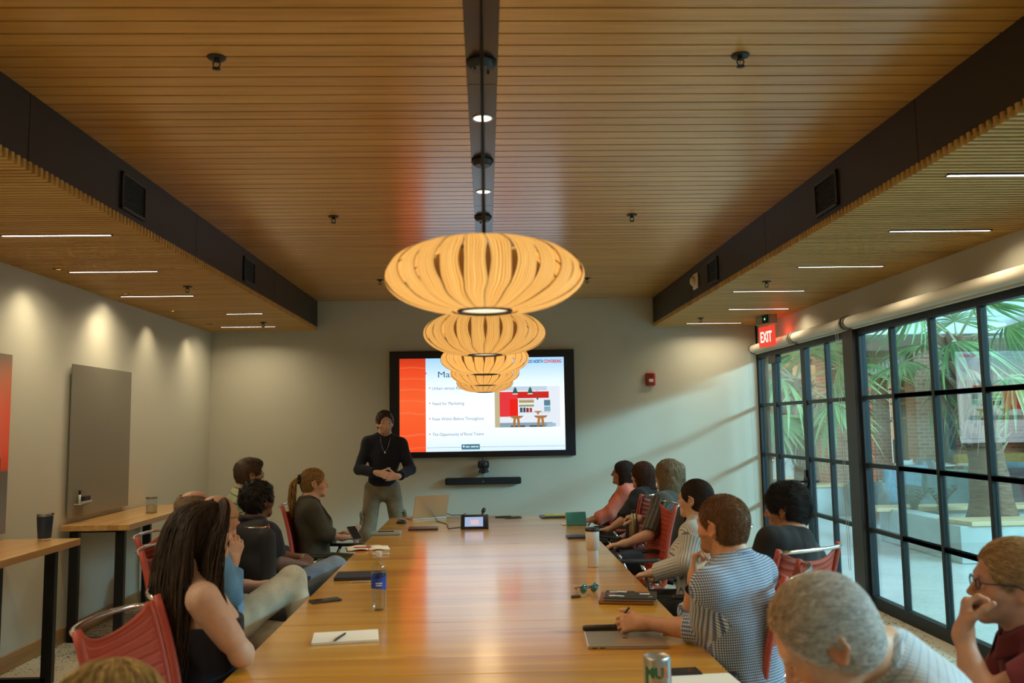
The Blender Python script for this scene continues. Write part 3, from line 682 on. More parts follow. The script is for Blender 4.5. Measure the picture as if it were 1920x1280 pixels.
brick_column(7.25, 17.4, .55, 3.1, 'brick column seen through the pane left of the dark post')
brick_column(8.36, 17.9, .38, 3.1, 'brick column beside the bright narrow window')
brick_column(8.80, 16.9, .42, 3.3, 'wide brick column standing behind the white round table')
brick_column(10.35, 18.2, .8, 3.1, 'brick pier in the shade beyond the near palm')
c = MB(); c.box(9.02, 9.19, 16.4, 16.57, 0, 2.5); tag(c.build('steel_post', mat('post green', (.05, .08, .075), .5)), 'slim dark post behind the hanging palm leaf', 'post')
# wood shelving and signs in the recess
o = empty('wall_shelving', (10.35, 20.5, 1.1), 0, 'pale wooden shelves in the dark recess between brick columns', 'shelves')
c = MB()
for k in range(4): c.box(-.45, .35, -.35, 0, .5+k*.35, .54+k*.35)
for sgn in (-.45, .31): c.box(sgn, sgn+.04, -.34, 0, -.0, 1.6)
c.build('shelf_board', mat('shelf wood', (.55, .38, .2), .6), o)
# ---------------------------------------------------------------- planters
def planter(x0, x1, y0, y1, h, label, caps=True):
    o = empty('concrete_planter', ((x0+x1)/2, (y0+y1)/2, 0), 0, label, 'planter'); X, Y = (x1-x0)/2, (y1-y0)/2
    f = MB()
    f.box(-X, X, -Y, -Y+.25, 0, h-.05); f.box(-X, X, Y-.25, Y, 0, h-.05); f.box(-X, -X+.25, -Y+.25, Y-.25, 0, h-.02); f.box(X-.25, X, -Y+.25, Y-.25, 0, h-.05)
    f.build('wall', M_CONC, o, bevel=.008)
    if caps:
        MB().prism([(-X+.12, -Y-.03), (X, -Y-.03), (X, -Y+.42), (-X-.03, -Y+.42)], .05, c=(0, 0, h-.05)).build('bench_cap', M_CAP, o, bevel=.006)
        MB().box(-X-.2, X, Y-.36, Y+.03, h-.05, h).build('bench_cap', M_CAP, o, bevel=.006)
    MB().box(-X+.25, X-.25, -Y+.25, Y-.25, 0, h-.12).build('gravel', mat('white gravel', (.62, .62, .60), .9), o)
    return o
planter(5.25, 10.6, 9.40, 11.35, .46, 'long concrete planter with wooden bench caps around the near palm')
planter(4.3, 6.15, 14.3, 16.2, .52, 'concrete planter with wood cap seen through the glass door')
# ---------------------------------------------------------------- palms
M_LEAF = mat('palm leaf', (.20, .36, .12), .45)
def _leaf():
    m = M_LEAF; r = ramp(m, noise(m, coords(m), 3, 2), [(.3, (.10, .26, .08)), (.7, (.34, .50, .19))]); lk(m, r.outputs[0], bsdf(m).inputs['Base Color']); bsdf(m).inputs['Transmission Weight'].default_value = 0; bsdf(m).inputs['Subsurface Weight'].default_value = .15; bsdf(m).inputs['Subsurface Radius'].default_value = (.02, .04, .01)
_leaf()
M_STALK = mat('palm stalk', (.42, .45, .24), .55); M_DEAD = mat('dead palm leaf', (.36, .25, .15), .8)
M_TRUNK = mat('palm trunk', (.26, .17, .12), .9)
def _trunk():
    m = M_TRUNK; n = noise(m, coords(m, (1.5, 1.5, 9)), 3.2, 5, .7, .5); r = ramp(m, n, [(.3, (.10, .05, .03)), (.5, (.24, .12, .07)), (.75, (.38, .24, .16))]); lk(m, r.outputs[0], bsdf(m).inputs['Base Color']); bump(m, n, .9, .03)
_trunk()
def frond_mesh(nm, R=.55, stalk=.6, n=30, droop=.35, spread=2.2, seed=0, dead=False):
    rg = random.Random(seed); g = MB()
    g.tube([(stalk*t, 0, -.10*stalk*t*t) for t in (0, .25, .5, .75, 1)], [.014, .012, .010, .008, .007], 6, mi=1)
    cx, cz = stalk, -.10*stalk
    for k in range(n):
        a = (k/(n-1)-.5)*2*spread; L = R*(1-.22*abs(a)/spread)*rg.uniform(.9, 1.05); dr = droop*rg.uniform(.6, 1.5)
        ca, sa = math.cos(a), math.sin(a); hw = .5*2*spread/(n-1)
        P = []
        for t in (0, .3, .55, .75, .9, 1.0):
            rr = L*t; w = max(.0015, min(rr*hw, .55*R*hw*(1-max(0, t-.5)*1.9)+.001)); z = cz-dr*rr*rr/R-(.10*abs(math.sin(a))*rr)
            tx, ty = -sa, ca; fold = .35*w
            for q, zz in ((-w, 0), (0, -fold), (w, 0)): P.append((cx+ca*rr+tx*q, sa*rr+ty*q, z+zz))
        fs = []
        for i in range(5):
            for j in range(2): fs.append((i*3+j, (i+1)*3+j, (i+1)*3+j+1, i*3+j+1))
        g.add(P, fs, 0)
    me = bpy.data.meshes.new(nm); me.from_pydata(g.v, [], g.f); me.materials.append(M_DEAD if dead else M_LEAF); me.materials.append(M_DEAD if dead else M_STALK)
    me.polygons.foreach_set('material_index', g.mi); me.update(); return me
FR = [frond_mesh('frond', .62, .55, 30, .35, 2.1, 1), frond_mesh('frond', .55, .7, 26, .9, 2.3, 2), frond_mesh('frond', .68, .5, 32, .6, 1.9, 3)]
FD = frond_mesh('frond', .32, .22, 14, 2.4, 1.3, 5, True)
def palm(x, y, z0, ztop, r0, r1, lean, nfr, label, seed=0, scale=1.0, boots=True):
    rg = random.Random(seed); o = empty('palm_tree', (x, y, z0), 0, label, 'palm tree', 'palms in the atrium planters')
    H_ = ztop-z0; g = MB(); n = 16
    g.lathe([(r0*1.05, 0)]+[(r0+(r1-r0)*min(1, (i/n)**.55*1.15)+.008*math.sin(i*2.1), H_*i/n) for i in range(1, n+1)], (0, 0, 0), 20)
    for i, v in enumerate(g.v): t = v[2]/H_; g.v[i] = (v[0]+lean*t*t, v[1], v[2])
    g.build('trunk', M_TRUNK, o, smooth=True)
    if boots:
        b_ = MB()
        for i in range(70):
            t = .36+.62*i/70; a = i*2.4; zz = H_*t; rr = r1*.95; cx = lean*t*t
            d = Vector((math.cos(a), math.sin(a), 0)); p = Vector((cx, 0, zz))+d*rr; up = Vector((0, 0, 1))
            w = .06; L = rg.uniform(.14, .28); tip = p+d*L*.8+up*L*.8
            s_ = Vector((-d.y, d.x, 0))
            b_.add([p-s_*w-up*.04, p+s_*w-up*.04, p+s_*w*.8+up*.05, p-s_*w*.8+up*.05, tip-s_*w*.35, tip+s_*w*.35, tip+s_*w*.3+up*.015, tip-s_*w*.3+up*.015],
                   [(0, 1, 5, 4), (1, 2, 6, 5), (2, 3, 7, 6), (3, 0, 4, 7), (4, 5, 6, 7)])
        b_.build('leaf_base', mat('palm boots', (.38, .25, .17), .85), o)
    for i in range(nfr):
        a = i*2.39996+rg.uniform(-.2, .2); el = 1.15-1.9*(i/nfr)+rg.uniform(-.1, .1)
        f = bpy.data.objects.new('frond', FR[i % 3]); COL.objects.link(f); f.parent = o
        f.location = (lean+.03*math.cos(a), .03*math.sin(a), H_-.12+.12*(1-i/nfr)); f.rotation_euler = (rg.uniform(-.4, .4), -el, a); f.scale = (scale,)*3
    for i in range(6):
        a = i*2.2; f = bpy.data.objects.new('dead_frond', FD); COL.objects.link(f); f.parent = o
        f.location = (lean*.9+.1*math.cos(a), .1*math.sin(a), H_-.2-.04*i); f.rotation_euler = (rg.uniform(-.6, .6), .5, a); f.scale = (scale,)*3
    return o
palm(6.2, 10.35, .34, 2.62, .30, .15, -.30, 12, 'tall palm in the near planter with old leaf bases on its trunk', 4, 1.1)
palm(5.75, 15.2, .40, 2.35, .26, .14, -.12, 13, 'palm behind the glass door with big drooping fan leaves', 9, 1.5)
def low_plant(x, y, z, label, seed):
    rg = random.Random(seed); o = empty('leafy_plant', (x, y, z), 0, label, 'plant', 'low dark plants in the near planter'); g = MB(); st = MB()
    for k in range(9):
        a = k*2.4; L = rg.uniform(.28, .42); pts = [Vector((math.cos(a)*L*.55*t*t, math.sin(a)*L*.55*t*t, L*t)) for t in (0, .33, .66, 1)]
        st.tube(pts, [.007, .006, .004, .003], 5)
        for j in range(7):
            t = .25+.75*j/7; p = Vector((math.cos(a)*L*.55*t*t, math.sin(a)*L*.55*t*t, L*t))
            for sg in (-1, 1):
                d = Vector((-math.sin(a)*sg, math.cos(a)*sg, .5)).normalized()*.07; u = Vector((math.cos(a), math.sin(a), .4)).normalized()*.022
                g.add([p, p+d*.5+u, p+d, p+d*.5-u], [(0, 1, 2, 3)])
    g.build('leaves', mat('zz leaf', (.03, .07, .05), .35), o); st.build('stems', mat('zz stem', (.06, .10, .05), .5), o)
low_plant(5.50, 10.9, .34, 'low dark plant in the near planter, left of the two', 1); low_plant(5.86, 10.9, .34, 'low dark plant before the dark armchair back', 2)
# ---------------------------------------------------------------- lounge furniture
def armchair(x, y, rz, colb, cols, label):
    o = empty('lounge_armchair', (x, y, 0), rz, label, 'armchair', 'armchairs in the atrium lounge')
    mb = fabric('arm '+str(cols), cols); ms = fabric('cush '+str(colb), colb)
    MB().box(-.36, .36, -.36, .36, .24, .42).build('seat', ms, o, bevel=.05)
    MB().surf(lambda u, v: (-.42+.84*u, -.36-.10*v+.03*math.cos((u-.5)*5), .22+.62*v), 12, 8, thick=.10).build('backrest', ms, o, smooth=True)
    for sg in (-1, 1): MB().box(sg*.42-.07, sg*.42+.07, -.42, .38, .20, .60).build('armrest', mb, o, bevel=.045)
    for a in (-1, 1):
        for b_ in (-1, 1): MB().tube([(a*.34, b_*.30, .22), (a*.40, b_*.36, 0)], [.022, .012], 8).build('leg', mat('chair leg', (.12, .07, .04), .5), o)
armchair(6.62, 14.0, .35, (.20, .36, .44), (.26, .29, .27), 'blue and grey lounge armchair left, facing the low wooden table')
armchair(6.88, 12.7, PI+PI-.15, (.13, .20, .20), (.12, .18, .19), 'dark teal lounge armchair seen from behind beyond the planter')
armchair(8.62, 13.9, PI*.6, (.18, .38, .50), (.16, .34, .46), 'bright blue lounge armchair near the right edge')
armchair(7.85, 12.3, PI*.9, (.13, .09, .09), (.15, .10, .10), 'brown lounge armchair behind the palm trunk')
o = empty('coffee_table', (7.15, 15.0, 0), 0, 'low wooden table between the lounge armchairs', 'table')
MB().box(-.4, .4, -.3, .3, .40, .44).build('top', M_CAP, o, bevel=.01)
for a in (-1, 1):
    for b_ in (-1, 1): MB().box(a*.33-.02, a*.33+.02, b_*.24-.02, b_*.24+.02, 0, .40).build('leg', M_CAP, o)
def round_table(x, y, r, label):
    o = empty('white_table', (x, y, 0), 0, label, 'table', 'white tables in the atrium')
    MB().lathe([(0, .72), (r, .72), (r, .745), (0, .745)], seg=32, caps=False).build('top', WHITE, o, auto=40)
    MB().lathe([(.25, 0), (.24, .015), (.04, .04), (.035, .72)], seg=20).build('pedestal', WHITE, o, auto=40)
round_table(8.35, 16.0, .55, 'white round table in front of the brick column'); round_table(8.95, 15.7, .3, 'small white round table left of the palm trunk')
round_table(5.9, 18.6, .5, 'white table where the distant visitor sits')
def shell_chair(x, y, rz, col, label):
    o = empty('shell_chair', (x, y, 0), rz, label, 'chair', 'moulded chairs around the white tables')
    m = mat('shell '+str(col), col, .4)
    def f(u, v):
        a = (u-.5)*2; 
        if v < .45: return (.23*a, .22-.42*v/.45, .44+.03*a*a)
        t = (v-.45)/.55; return (.23*a*(1-.35*t*t), -.20-.10*t+.07*a*a, .44+.03*a*a+.42*t)
    MB().surf(f, 10, 14, thick=.02).build('shell', m, o, smooth=True)
    for a in (-1, 1):
        for b_ in (-1, 1): MB().tube([(a*.10, b_*.10, .42), (a*.22, b_*.20, 0)], .012, 6).build('leg', M_CAP, o)
shell_chair(7.45, 15.3, .3, (.72, .74, .72), 'white moulded chair left of the round table'); shell_chair(7.98, 15.1, PI, (.17, .17, .18), 'dark grey moulded chair pushed under the white round table')
shell_chair(8.68, 14.9, 2.2, (.72, .74, .72), 'white moulded chair turned sideways, left of the palm trunk'); shell_chair(6.05, 17.3, -.3, (.72, .74, .72), 'white moulded chair seen through the glass door')
shell_chair(4.9, 18.2, .5, (.72, .74, .72), 'white moulded chair by the door edge, half behind the frame')
o = empty('banquette_sofa', (10.1, 15.9, 0), 0, 'mustard yellow banquette sofa by the brick wall at the right edge', 'sofa')
MB().box(-1.1, .9, -.4, .3, .12, .45).build('seat', fabric('mustard', (.55, .34, .06)), o, bevel=.04)
for z in (.47, .70): MB().box(-1.1, .9, .12, .34, z, z+.21).build('back_cushion', fabric('mustard', (.55, .34, .06)), o, bevel=.05)
for a in (-1, .8): MB().box(a-.03, a+.03, -.35, .25, 0, .12).build('foot', M_FRAME, o)
o = empty('white_bin', (4.75, 16.9, 0), 0, 'white waste bin beyond the glass door', 'bin')
MB().lathe([(.14, 0), (.17, .62)], seg=20).build('body', WHITE, o, smooth=True); MB().lathe([(.175, .62), (.175, .66), (.1, .70), (0, .70)], seg=20, caps=False).build('lid', WHITE, o, smooth=True)
l = lamp('gallery_glow', 'AREA', (6.5, 20, 2.95), 260, (1, .85, .62), (6.5, 20, 0), size=4)
# ================================================================== FIGURE ENGINE: signed distance shapes turned into one continuous skin
def V3(*a): return np.array(a, np.float64)
def nrm(v): v = np.asarray(v, float); return v/(np.linalg.norm(v)+1e-12)
def cap(a, b, ra, rb=None, fl=None, fr=1.0):
    """round cone; fl = axis along which it is squashed by factor fr"""
    a = np.asarray(a, float); b = np.asarray(b, float); rb = ra if rb is None else rb; ba = b-a; L2 = ba@ba+1e-12
    if fl is not None: fl = nrm(fl)
    def f(P):
        pa = P-a; t = np.clip(pa@ba/L2, 0, 1); q = pa-t[:, None]*ba
        if fl is not None:
            c = q@fl; q = q+np.outer(c*(1/fr-1), fl); 
            return (np.sqrt((q*q).sum(1))-(ra+(rb-ra)*t))*(fr if fr < 1 else 1)
        return np.sqrt((q*q).sum(1))-(ra+(rb-ra)*t)
    return f
def ell(c, r, R=None):
    c = np.asarray(c, float); r = np.asarray(r, float)
    def f(P):
        q = P-c
        if R is not None: q = q@R
        k0 = np.sqrt(((q/r)**2).sum(1)); k1 = np.sqrt(((q/(r*r))**2).sum(1)); return k0*(k0-1)/(k1+1e-9)
    return f
def half(c, n):
    c = np.asarray(c, float); n = nrm(n); return lambda P: (P-c)@n
def smin(a, b, k):
    if k <= 0: return np.minimum(a, b)
    h = np.maximum(k-np.abs(a-b), 0)/k; return np.minimum(a, b)-h*h*k*.25
def smax(a, b, k): return -smin(-a, -b, k)
class Solid:
    """groups of shapes; inside a group they blend with k, groups join with kj; cuts act on a group or on everything"""
    def __init__(s): s.groups = []; s.subs = []; s.disp = None
    def group(s, k, kj): g = dict(p=[], c=[], k=k, kj=kj); s.groups.append(g); return g
    def evaluate(s, P, use=None):
        tot = None
        for gi, g in enumerate(s.groups):
            d = None
            for pi, p in enumerate(g['p']):
                if use is not None and not use[gi][pi]: continue
                e = p(P); d = e if d is None else smin(d, e, g['k'])
            if d is None: continue
            for c, k in g['c']: d = smax(d, c(P), k)
            tot = d if tot is None else smin(tot, d, g['kj'])
        if tot is None: tot = np.full(len(P), 1.0)
        for c, k in s.subs: tot = smax(tot, -c(P), k)
        if s.disp is not None: tot = tot+s.disp(P)
        return tot
    def mesh(s, lo, hi, h, B=12):
        lo = np.asarray(lo, float); hi = np.asarray(hi, float)
        nb = np.maximum(1, np.ceil((hi-lo)/h/B).astype(int)); n = nb*B
        val = np.empty(tuple(n), np.float32)
        bi = np.stack(np.meshgrid(*[np.arange(q) for q in nb], indexing='ij'), -1).reshape(-1, 3)
        cen = lo+(bi+.5)*B*h; hd = .5*B*h*math.sqrt(3)
        dc = []; mn = np.full(len(cen), 9.)
        for g in s.groups:
            row = [p(cen) for p in g['p']]; dc.append(row)
            for r in row: mn = np.minimum(mn, r)
        act = mn < hd+.05
        off = np.stack(np.meshgrid(*[np.arange(B)]*3, indexing='ij'), -1).reshape(-1, 3)*h
        for q in range(len(cen)):
            i, j, k = bi[q]*B
            if not act[q]: val[i:i+B, j:j+B, k:k+B] = 1; continue
            use = [[r[q] < mn[q]+2*hd+.07 for r in row] for row in dc]
            P = lo+bi[q]*B*h+off
            val[i:i+B, j:j+B, k:k+B] = s.evaluate(P, use).reshape(B, B, B)
        return surface_nets(val, lo, h)
def surface_nets(val, lo, h):
    S_ = val < 0
    nx, ny, nz = val.shape
    cnt = np.zeros((nx-1, ny-1, nz-1), np.uint8)
    for a in (0, 1):
        for b in (0, 1):
            for c in (0, 1): cnt += S_[a:nx-1+a, b:ny-1+b, c:nz-1+c]
    I = np.argwhere((cnt > 0) & (cnt < 8))
    idx = np.full(cnt.shape, -1, np.int32); idx[I[:, 0], I[:, 1], I[:, 2]] = np.arange(len(I))
    acc = np.zeros((len(I), 3)); num = np.zeros(len(I))
    for ax in range(3):
        o = [q for q in range(3) if q != ax]
        for a in (0, 1):
            for b in (0, 1):
                p0 = I.copy(); p0[:, o[0]] += a; p0[:, o[1]] += b; p1 = p0.copy(); p1[:, ax] += 1
                v0 = val[p0[:, 0], p0[:, 1], p0[:, 2]]; v1 = val[p1[:, 0], p1[:, 1], p1[:, 2]]
                m_ = (v0 < 0) != (v1 < 0); t = np.where(m_, v0/np.where(m_, v0-v1, 1), 0)
                pt = p0.astype(float); pt[:, ax] += t; acc += pt*m_[:, None]; num += m_
    V = lo+acc/num[:, None]*h
    F = []
    for ax in range(3):
        o = [q for q in range(3) if q != ax]
        sl0 = [slice(None)]*3; sl1 = [slice(None)]*3; sl0[ax] = slice(0, -1); sl1[ax] = slice(1, None)
        E = np.argwhere(S_[tuple(sl0)] != S_[tuple(sl1)])
        E = E[(E[:, o[0]] > 0) & (E[:, o[1]] > 0) & (E[:, o[0]] < val.shape[o[0]]-1) & (E[:, o[1]] < val.shape[o[1]]-1)]
        ins = S_[E[:, 0], E[:, 1], E[:, 2]]
        c = []
        for a, b in ((1, 1), (0, 1), (0, 0), (1, 0)):
            e = E.copy(); e[:, o[0]] -= a; e[:, o[1]] -= b; c.append(idx[e[:, 0], e[:, 1], e[:, 2]])
        Q = np.stack(c, 1)
        flip = ins if ax != 1 else ~ins
        Q[~flip] = Q[~flip][:, ::-1]; F.append(Q)
    return V, np.vstack(F)
def mk(name, V, F, m, parent, col=None, uv=None, smooth=True):
    me = bpy.data.meshes.new(name)
    me.vertices.add(len(V)); me.vertices.foreach_set('co', np.asarray(V, np.float32).ravel())
    me.loops.add(F.size); me.loops.foreach_set('vertex_index', F.ravel().astype(np.int32))
    me.polygons.add(len(F)); me.polygons.foreach_set('loop_start', (np.arange(len(F))*F.shape[1]).astype(np.int32))
    try: me.polygons.foreach_set('loop_total', np.full(len(F), F.shape[1], np.int32))
    except Exception: pass
    me.update(calc_edges=True); me.validate()
    if smooth: me.polygons.foreach_set('use_smooth', np.ones(len(me.polygons), bool))
    me.materials.append(m)
    if col is not None:
        a = me.color_attributes.new('Col', 'FLOAT_COLOR', 'POINT'); a.data.foreach_set('color', np.hstack([col, np.ones((len(col), 1))]).astype(np.float32).ravel())
    if uv is not None:
        u = me.uv_layers.new(name='UVMap'); u.data.foreach_set('uv', uv.astype(np.float32).ravel())
    o = bpy.data.objects.new(name, me); COL.objects.link(o)
    if parent is not None: o.parent = parent
    return o
def swirl(seed, freq, aniso=(1, 1, 1)):
    rg = np.random.default_rng(seed); K = rg.normal(size=(5, 3)); K /= np.linalg.norm(K, axis=1, keepdims=True); K = K*np.asarray(aniso)*freq*rg.uniform(.6, 1.7, (5, 1)); ph = rg.uniform(0, 6.28, 5)
    K2 = rg.normal(size=(5, 3))*freq*.5; ph2 = rg.uniform(0, 6.28, 5)
    def f(P):
        s = 0
        for i in range(5): s = s+np.sin(P@K[i]+ph[i]+1.6*np.sin(P@K2[i]+ph2[i]))
        return s/5
    return f
# ---------------------------------------------------------------- materials for people
def vcol(name, rough=.5, sss=0.0, bumpn=0, spec=.5, noise_amt=0, noise_scale=60):
    m = mat(name, (.5, .5, .5), rough); a = nd(m, 'ShaderNodeAttribute', attribute_name='Col'); b = bsdf(m)
    src = a.outputs['Color']
    if noise_amt:
        n = noise(m, coords(m), noise_scale, 3); r = ramp(m, n, [(.3, (1-noise_amt,)*3), (.7, (1, 1, 1))]); mx = nd(m, 'ShaderNodeMix', data_type='RGBA', blend_type='MULTIPLY'); mx.inputs[0].default_value = 1
        lk(m, src, mx.inputs[6]); lk(m, r.outputs[0], mx.inputs[7]); src = mx.outputs[2]
    lk(m, src, b.inputs['Base Color']); b.inputs['Specular IOR Level'].default_value = spec
    if sss: b.inputs['Subsurface Weight'].default_value = sss; b.inputs['Subsurface Radius'].default_value = (.012, .005, .003); b.inputs['Subsurface Scale'].default_value = 1
    if bumpn: bump(m, noise(m, coords(m), 220, 2), bumpn, .001)
    return m
SKIN = vcol('skin', .48, .12, .15, .4, .12, 35)
HAIR = vcol('hair', .55, 0, 0, .30, .35, 90)
EYEW = mat('eye white', (.62, .58, .54), .2); IRIS = mat('iris', (.05, .03, .02), .1)
GLASSFR = mat('spectacle frame', (.02, .015, .015), .3); M_LENS = bpy.data.materials.new('spectacle lens'); M_LENS.use_nodes = True; _glass(M_LENS, (.96, .97, .97), 1.5)
LEATHER = mat('shoe leather', (.035, .022, .016), .4); SOLE = mat('shoe sole', (.05, .045, .04), .7)
def uvmat(name, fn, rough=.85):
    m = mat(name, (.5, .5, .5), rough); t = nd(m, 'ShaderNodeUVMap'); t.uv_map = 'UVMap'; sp = nd(m, 'ShaderNodeSeparateXYZ'); lk(m, t.outputs[0], sp.inputs[0])
    fn(m, sp.outputs[0], sp.outputs[1]); bump(m, noise(m, coords(m), 260, 2), .2, .001); bsdf(m).inputs['Sheen Weight'].default_value = .15; return m
def band(m, x, period, duty, soft=None):
    return mathn(m, 'LESS_THAN', mathn(m, 'FRACT', mathn(m, 'DIVIDE', mathn(m, 'ADD', x, 50), period)), duty)
def mixc(m, f, a, b):
    mx = nd(m, 'ShaderNodeMix', data_type='RGBA'); lk(m, f, mx.inputs[0])
    for i, c in ((6, a), (7, b)):
        if isinstance(c, tuple): mx.inputs[i].default_value = (*c, 1)
        else: lk(m, c, mx.inputs[i])
    return mx.outputs[2]
def _ging(m, u, v):
    s = mathn(m, 'MULTIPLY', mathn(m, 'ADD', band(m, u, .0095, .5), band(m, v, .0095, .5)), .5)
    r = ramp(m, s, [(0, (.62, .68, .74)), (.4, (.16, .23, .38)), (.9, (.025, .045, .11))], 'CONSTANT'); lk(m, r.outputs[0], bsdf(m).inputs['Base Color'])
M_GING = uvmat('gingham cloth', _ging)
def _stripe(base, line, per, duty):
    def f(m, u, v): lk(m, mixc(m, band(m, u, per, duty), base, line), bsdf(m).inputs['Base Color'])
    return f
M_STR4 = uvmat('grey pinstripe cloth', _stripe((.50, .50, .46), (.12, .15, .22), .011, .22))
def _st7(m, u, v): lk(m, mixc(m, mathn(m, 'MAXIMUM', band(m, u, .016, .25), band(m, v, .016, .16)), (.62, .66, .68), (.33, .42, .52)), bsdf(m).inputs['Base Color'])
M_STR7 = uvmat('pale checked cloth', _st7)
def _plaid(m, u, v):
    a = mixc(m, band(m, u, .05, .42), (.50, .52, .33), (.28, .34, .15)); b_ = mixc(m, mathn(m, 'MAXIMUM', band(m, v, .05, .16), band(m, mathn(m, 'ADD', u, .02), .05, .12)), a, (.07, .09, .04)); lk(m, b_, bsdf(m).inputs['Base Color'])
M_PLAID = uvmat('green plaid cloth', _plaid)
M_ST3 = uvmat('dark striped cloth', _stripe((.035, .033, .028), (.12, .10, .07), .02, .3))
# ---------------------------------------------------------------- pieces of a figure
def frame(a_deg, pitch=0, roll=0):
    a = math.radians(a_deg); f = V3(math.cos(a), math.sin(a), 0); up = V3(0, 0, 1); r = np.cross(f, up)
    p = math.radians(pitch); f2 = f*math.cos(p)+up*math.sin(p); u2 = -f*math.sin(p)+up*math.cos(p)
    q = math.radians(roll); r2 = r*math.cos(q)-u2*math.sin(q); u3 = r*math.sin(q)+u2*math.cos(q)
    return np.stack([r2, f2, u3], 1)          # columns: right, forward, up
def head_solid(s, C, R, hs, female, neckbase, bulk=0):
    T = lambda x, y, z: C+R@(V3(x, y, z)*hs)
    E = lambda x, y, z, a, b, c, rr=None: ell(T(x, y, z), V3(a, b, c)*hs, R if rr is None else R@rr)
    g = s.group(.022*hs, .03)
    j = .92 if female else 1.0
    g['p'] += [E(0, -.014, .034, .076, .099, .087), E(0, .028, -.018, .062*j, .060, .082), E(0, .030, -.068, .050*j, .050, .040),
               cap(T(-.030*j, .062, -.084), T(.030*j, .062, -.084), .014*hs), E(0, .074, -.097, .018*j, .016, .014),
               E(.043, .052, -.022, .022, .022, .022), E(-.043, .052, -.022, .022, .022, .022),
               cap(T(-.036, .074, .022), T(.036, .074, .022), .014*hs)]
    g2 = s.group(.009*hs, .008*hs)
    g2['p'] += [cap(T(0, .083, .014), T(0, .106, -.026), .0075*hs, .0105*hs), E(.0095, .095, -.031, .0085, .010, .0065), E(-.0095, .095, -.031, .0085, .010, .0065)]
    g3 = s.group(.003*hs, .006*hs)
    g3['p'] += [cap(T(-.020, .080, -.0585), T(.020, .080, -.0585), .006*hs), cap(T(-.009, .0865, -.058), T(.009, .0865, -.058), .0068*hs), cap(T(-.016, .081, -.069), T(.016, .081, -.069), .0072*hs)]
    g4 = s.group(.004, .006*hs)
    for q in (-1, 1):
        g4['p'] += [cap(T(q*.080, -.018, .022), T(q*.083, -.002, .028), .0062*hs), cap(T(q*.088, -.032, .014), T(q*.086, -.032, -.008), .006*hs), cap(T(q*.082, -.016, .026), T(q*.089, -.032, .014), .006*hs),
                    cap(T(q*.086, -.031, -.008), T(q*.077, -.010, -.030), .0062*hs, .007*hs), E(q*.073, -.012, -.004, .005, .018, .026)]
    gl = s.group(.002, .004*hs)
    for q in (-1, 1):
        gl['p'] += [cap(T(q*.0315-.013, .0795, .0085), T(q*.0315+.013, .0795, .0085), .0042*hs), cap(T(q*.0315-.007, .0835, .0105), T(q*.0315+.007, .0835, .0105), .0042*hs), cap(T(q*.0315-.012, .079, -.0055), T(q*.0315+.012, .079, -.0055), .0038*hs)]
    for q in (-1, 1): g['c'].append(((lambda P, f=E(q*.0315, .096, .002, .0175, .0150, .0105): -f(P)), .010*hs))
    s.subs.append((cap(T(-.019, .094, -.0635), T(.019, .094, -.0635), .0022*hs), .003))
    gn = s.group(.03, .035)
    nr = (.047 if female else .056)+bulk*.5
    gn['p'] += [cap(T(0, -.022, -.03), neckbase+R[:, 2]*.01, nr, nr*1.06), cap(T(0, -.045, -.04), neckbase-R[:, 1]*.02, nr*.75, nr*.9)]
    return T
def hand_solid(s, Wp, d, n, side, curls=(.35, .45, .5, .55), thumb=.3, spread=.06, sc=1.0):
    d = nrm(d); n = nrm(np.asarray(n)-d*(np.dot(n, d))); t = np.cross(d, n)*side
    g = s.group(.013*sc, .02); P0 = np.asarray(Wp)
    K = [P0+(d*.084-0*n+t*(.030-.0195*i)-d*(.004*abs(i-1.2)))*sc for i in range(4)]
    for i in range(4): g['p'].append(cap(P0+t*(.016-.011*i)*sc+d*.008, K[i], .0135*sc, .0112*sc))
    g['p'].append(cap(P0+d*.01, P0+d*.055+n*.003+t*.004, .017*sc, .016*sc, n, .75))
    g['p'].append(cap(P0+d*.012*sc+t*.014*sc+n*.004, P0+(d*.045+t*.032+n*.010)*sc, .014*sc, .0125*sc))
    gf = s.group(.004*sc, .008)
    LN = (.072, .080, .074, .058); tips = []
    for i in range(4):
        p = K[i]; ang = 0; dd = nrm(d+t*spread*(1.5-i)); 
        for j, fr in enumerate((.45, .31, .24)):
            ang += curls[i]*(1.0 if j == 0 else 1.15); v = dd*math.cos(ang)+n*math.sin(ang); q = p+v*LN[i]*fr*sc
            r0 = (.0092, .0084, .0077)[j]*sc*(1 if i < 3 else .9); r1 = (.0084, .0077, .0066)[j]*sc*(1 if i < 3 else .9)
            gf['p'].append(cap(p, q, r0, r1)); p = q
        tips.append(p)
    gt = s.group(.006*sc, .010)
    p = P0+(d*.022+t*.024+n*.006)*sc; v = nrm(d*.62+t*.70+n*.30)
    for j, L in enumerate((.040, .034, .026)):
        q = p+v*L*sc; gt['p'].append(cap(p, q, (.0125, .0105, .0095)[j]*sc, (.0105, .0095, .0078)[j]*sc)); p = q; v = nrm(v+(d*.35+n*.55-t*.25)*thumb)
    return K, tips
def ik(A, B, la, lb, hint):
    A = np.asarray(A, float); B = np.asarray(B, float); v = B-A; D_ = np.linalg.norm(v); s_ = 1.0
    if D_ > (la+lb)*.995: s_ = D_/((la+lb)*.995)
    la *= s_; lb *= s_; x = (la*la-lb*lb+D_*D_)/(2*D_); h = math.sqrt(max(la*la-x*x, 0)); u = v/D_; hv = np.asarray(hint, float); hv = nrm(hv-u*(hv@u)); return A+u*x+hv*h
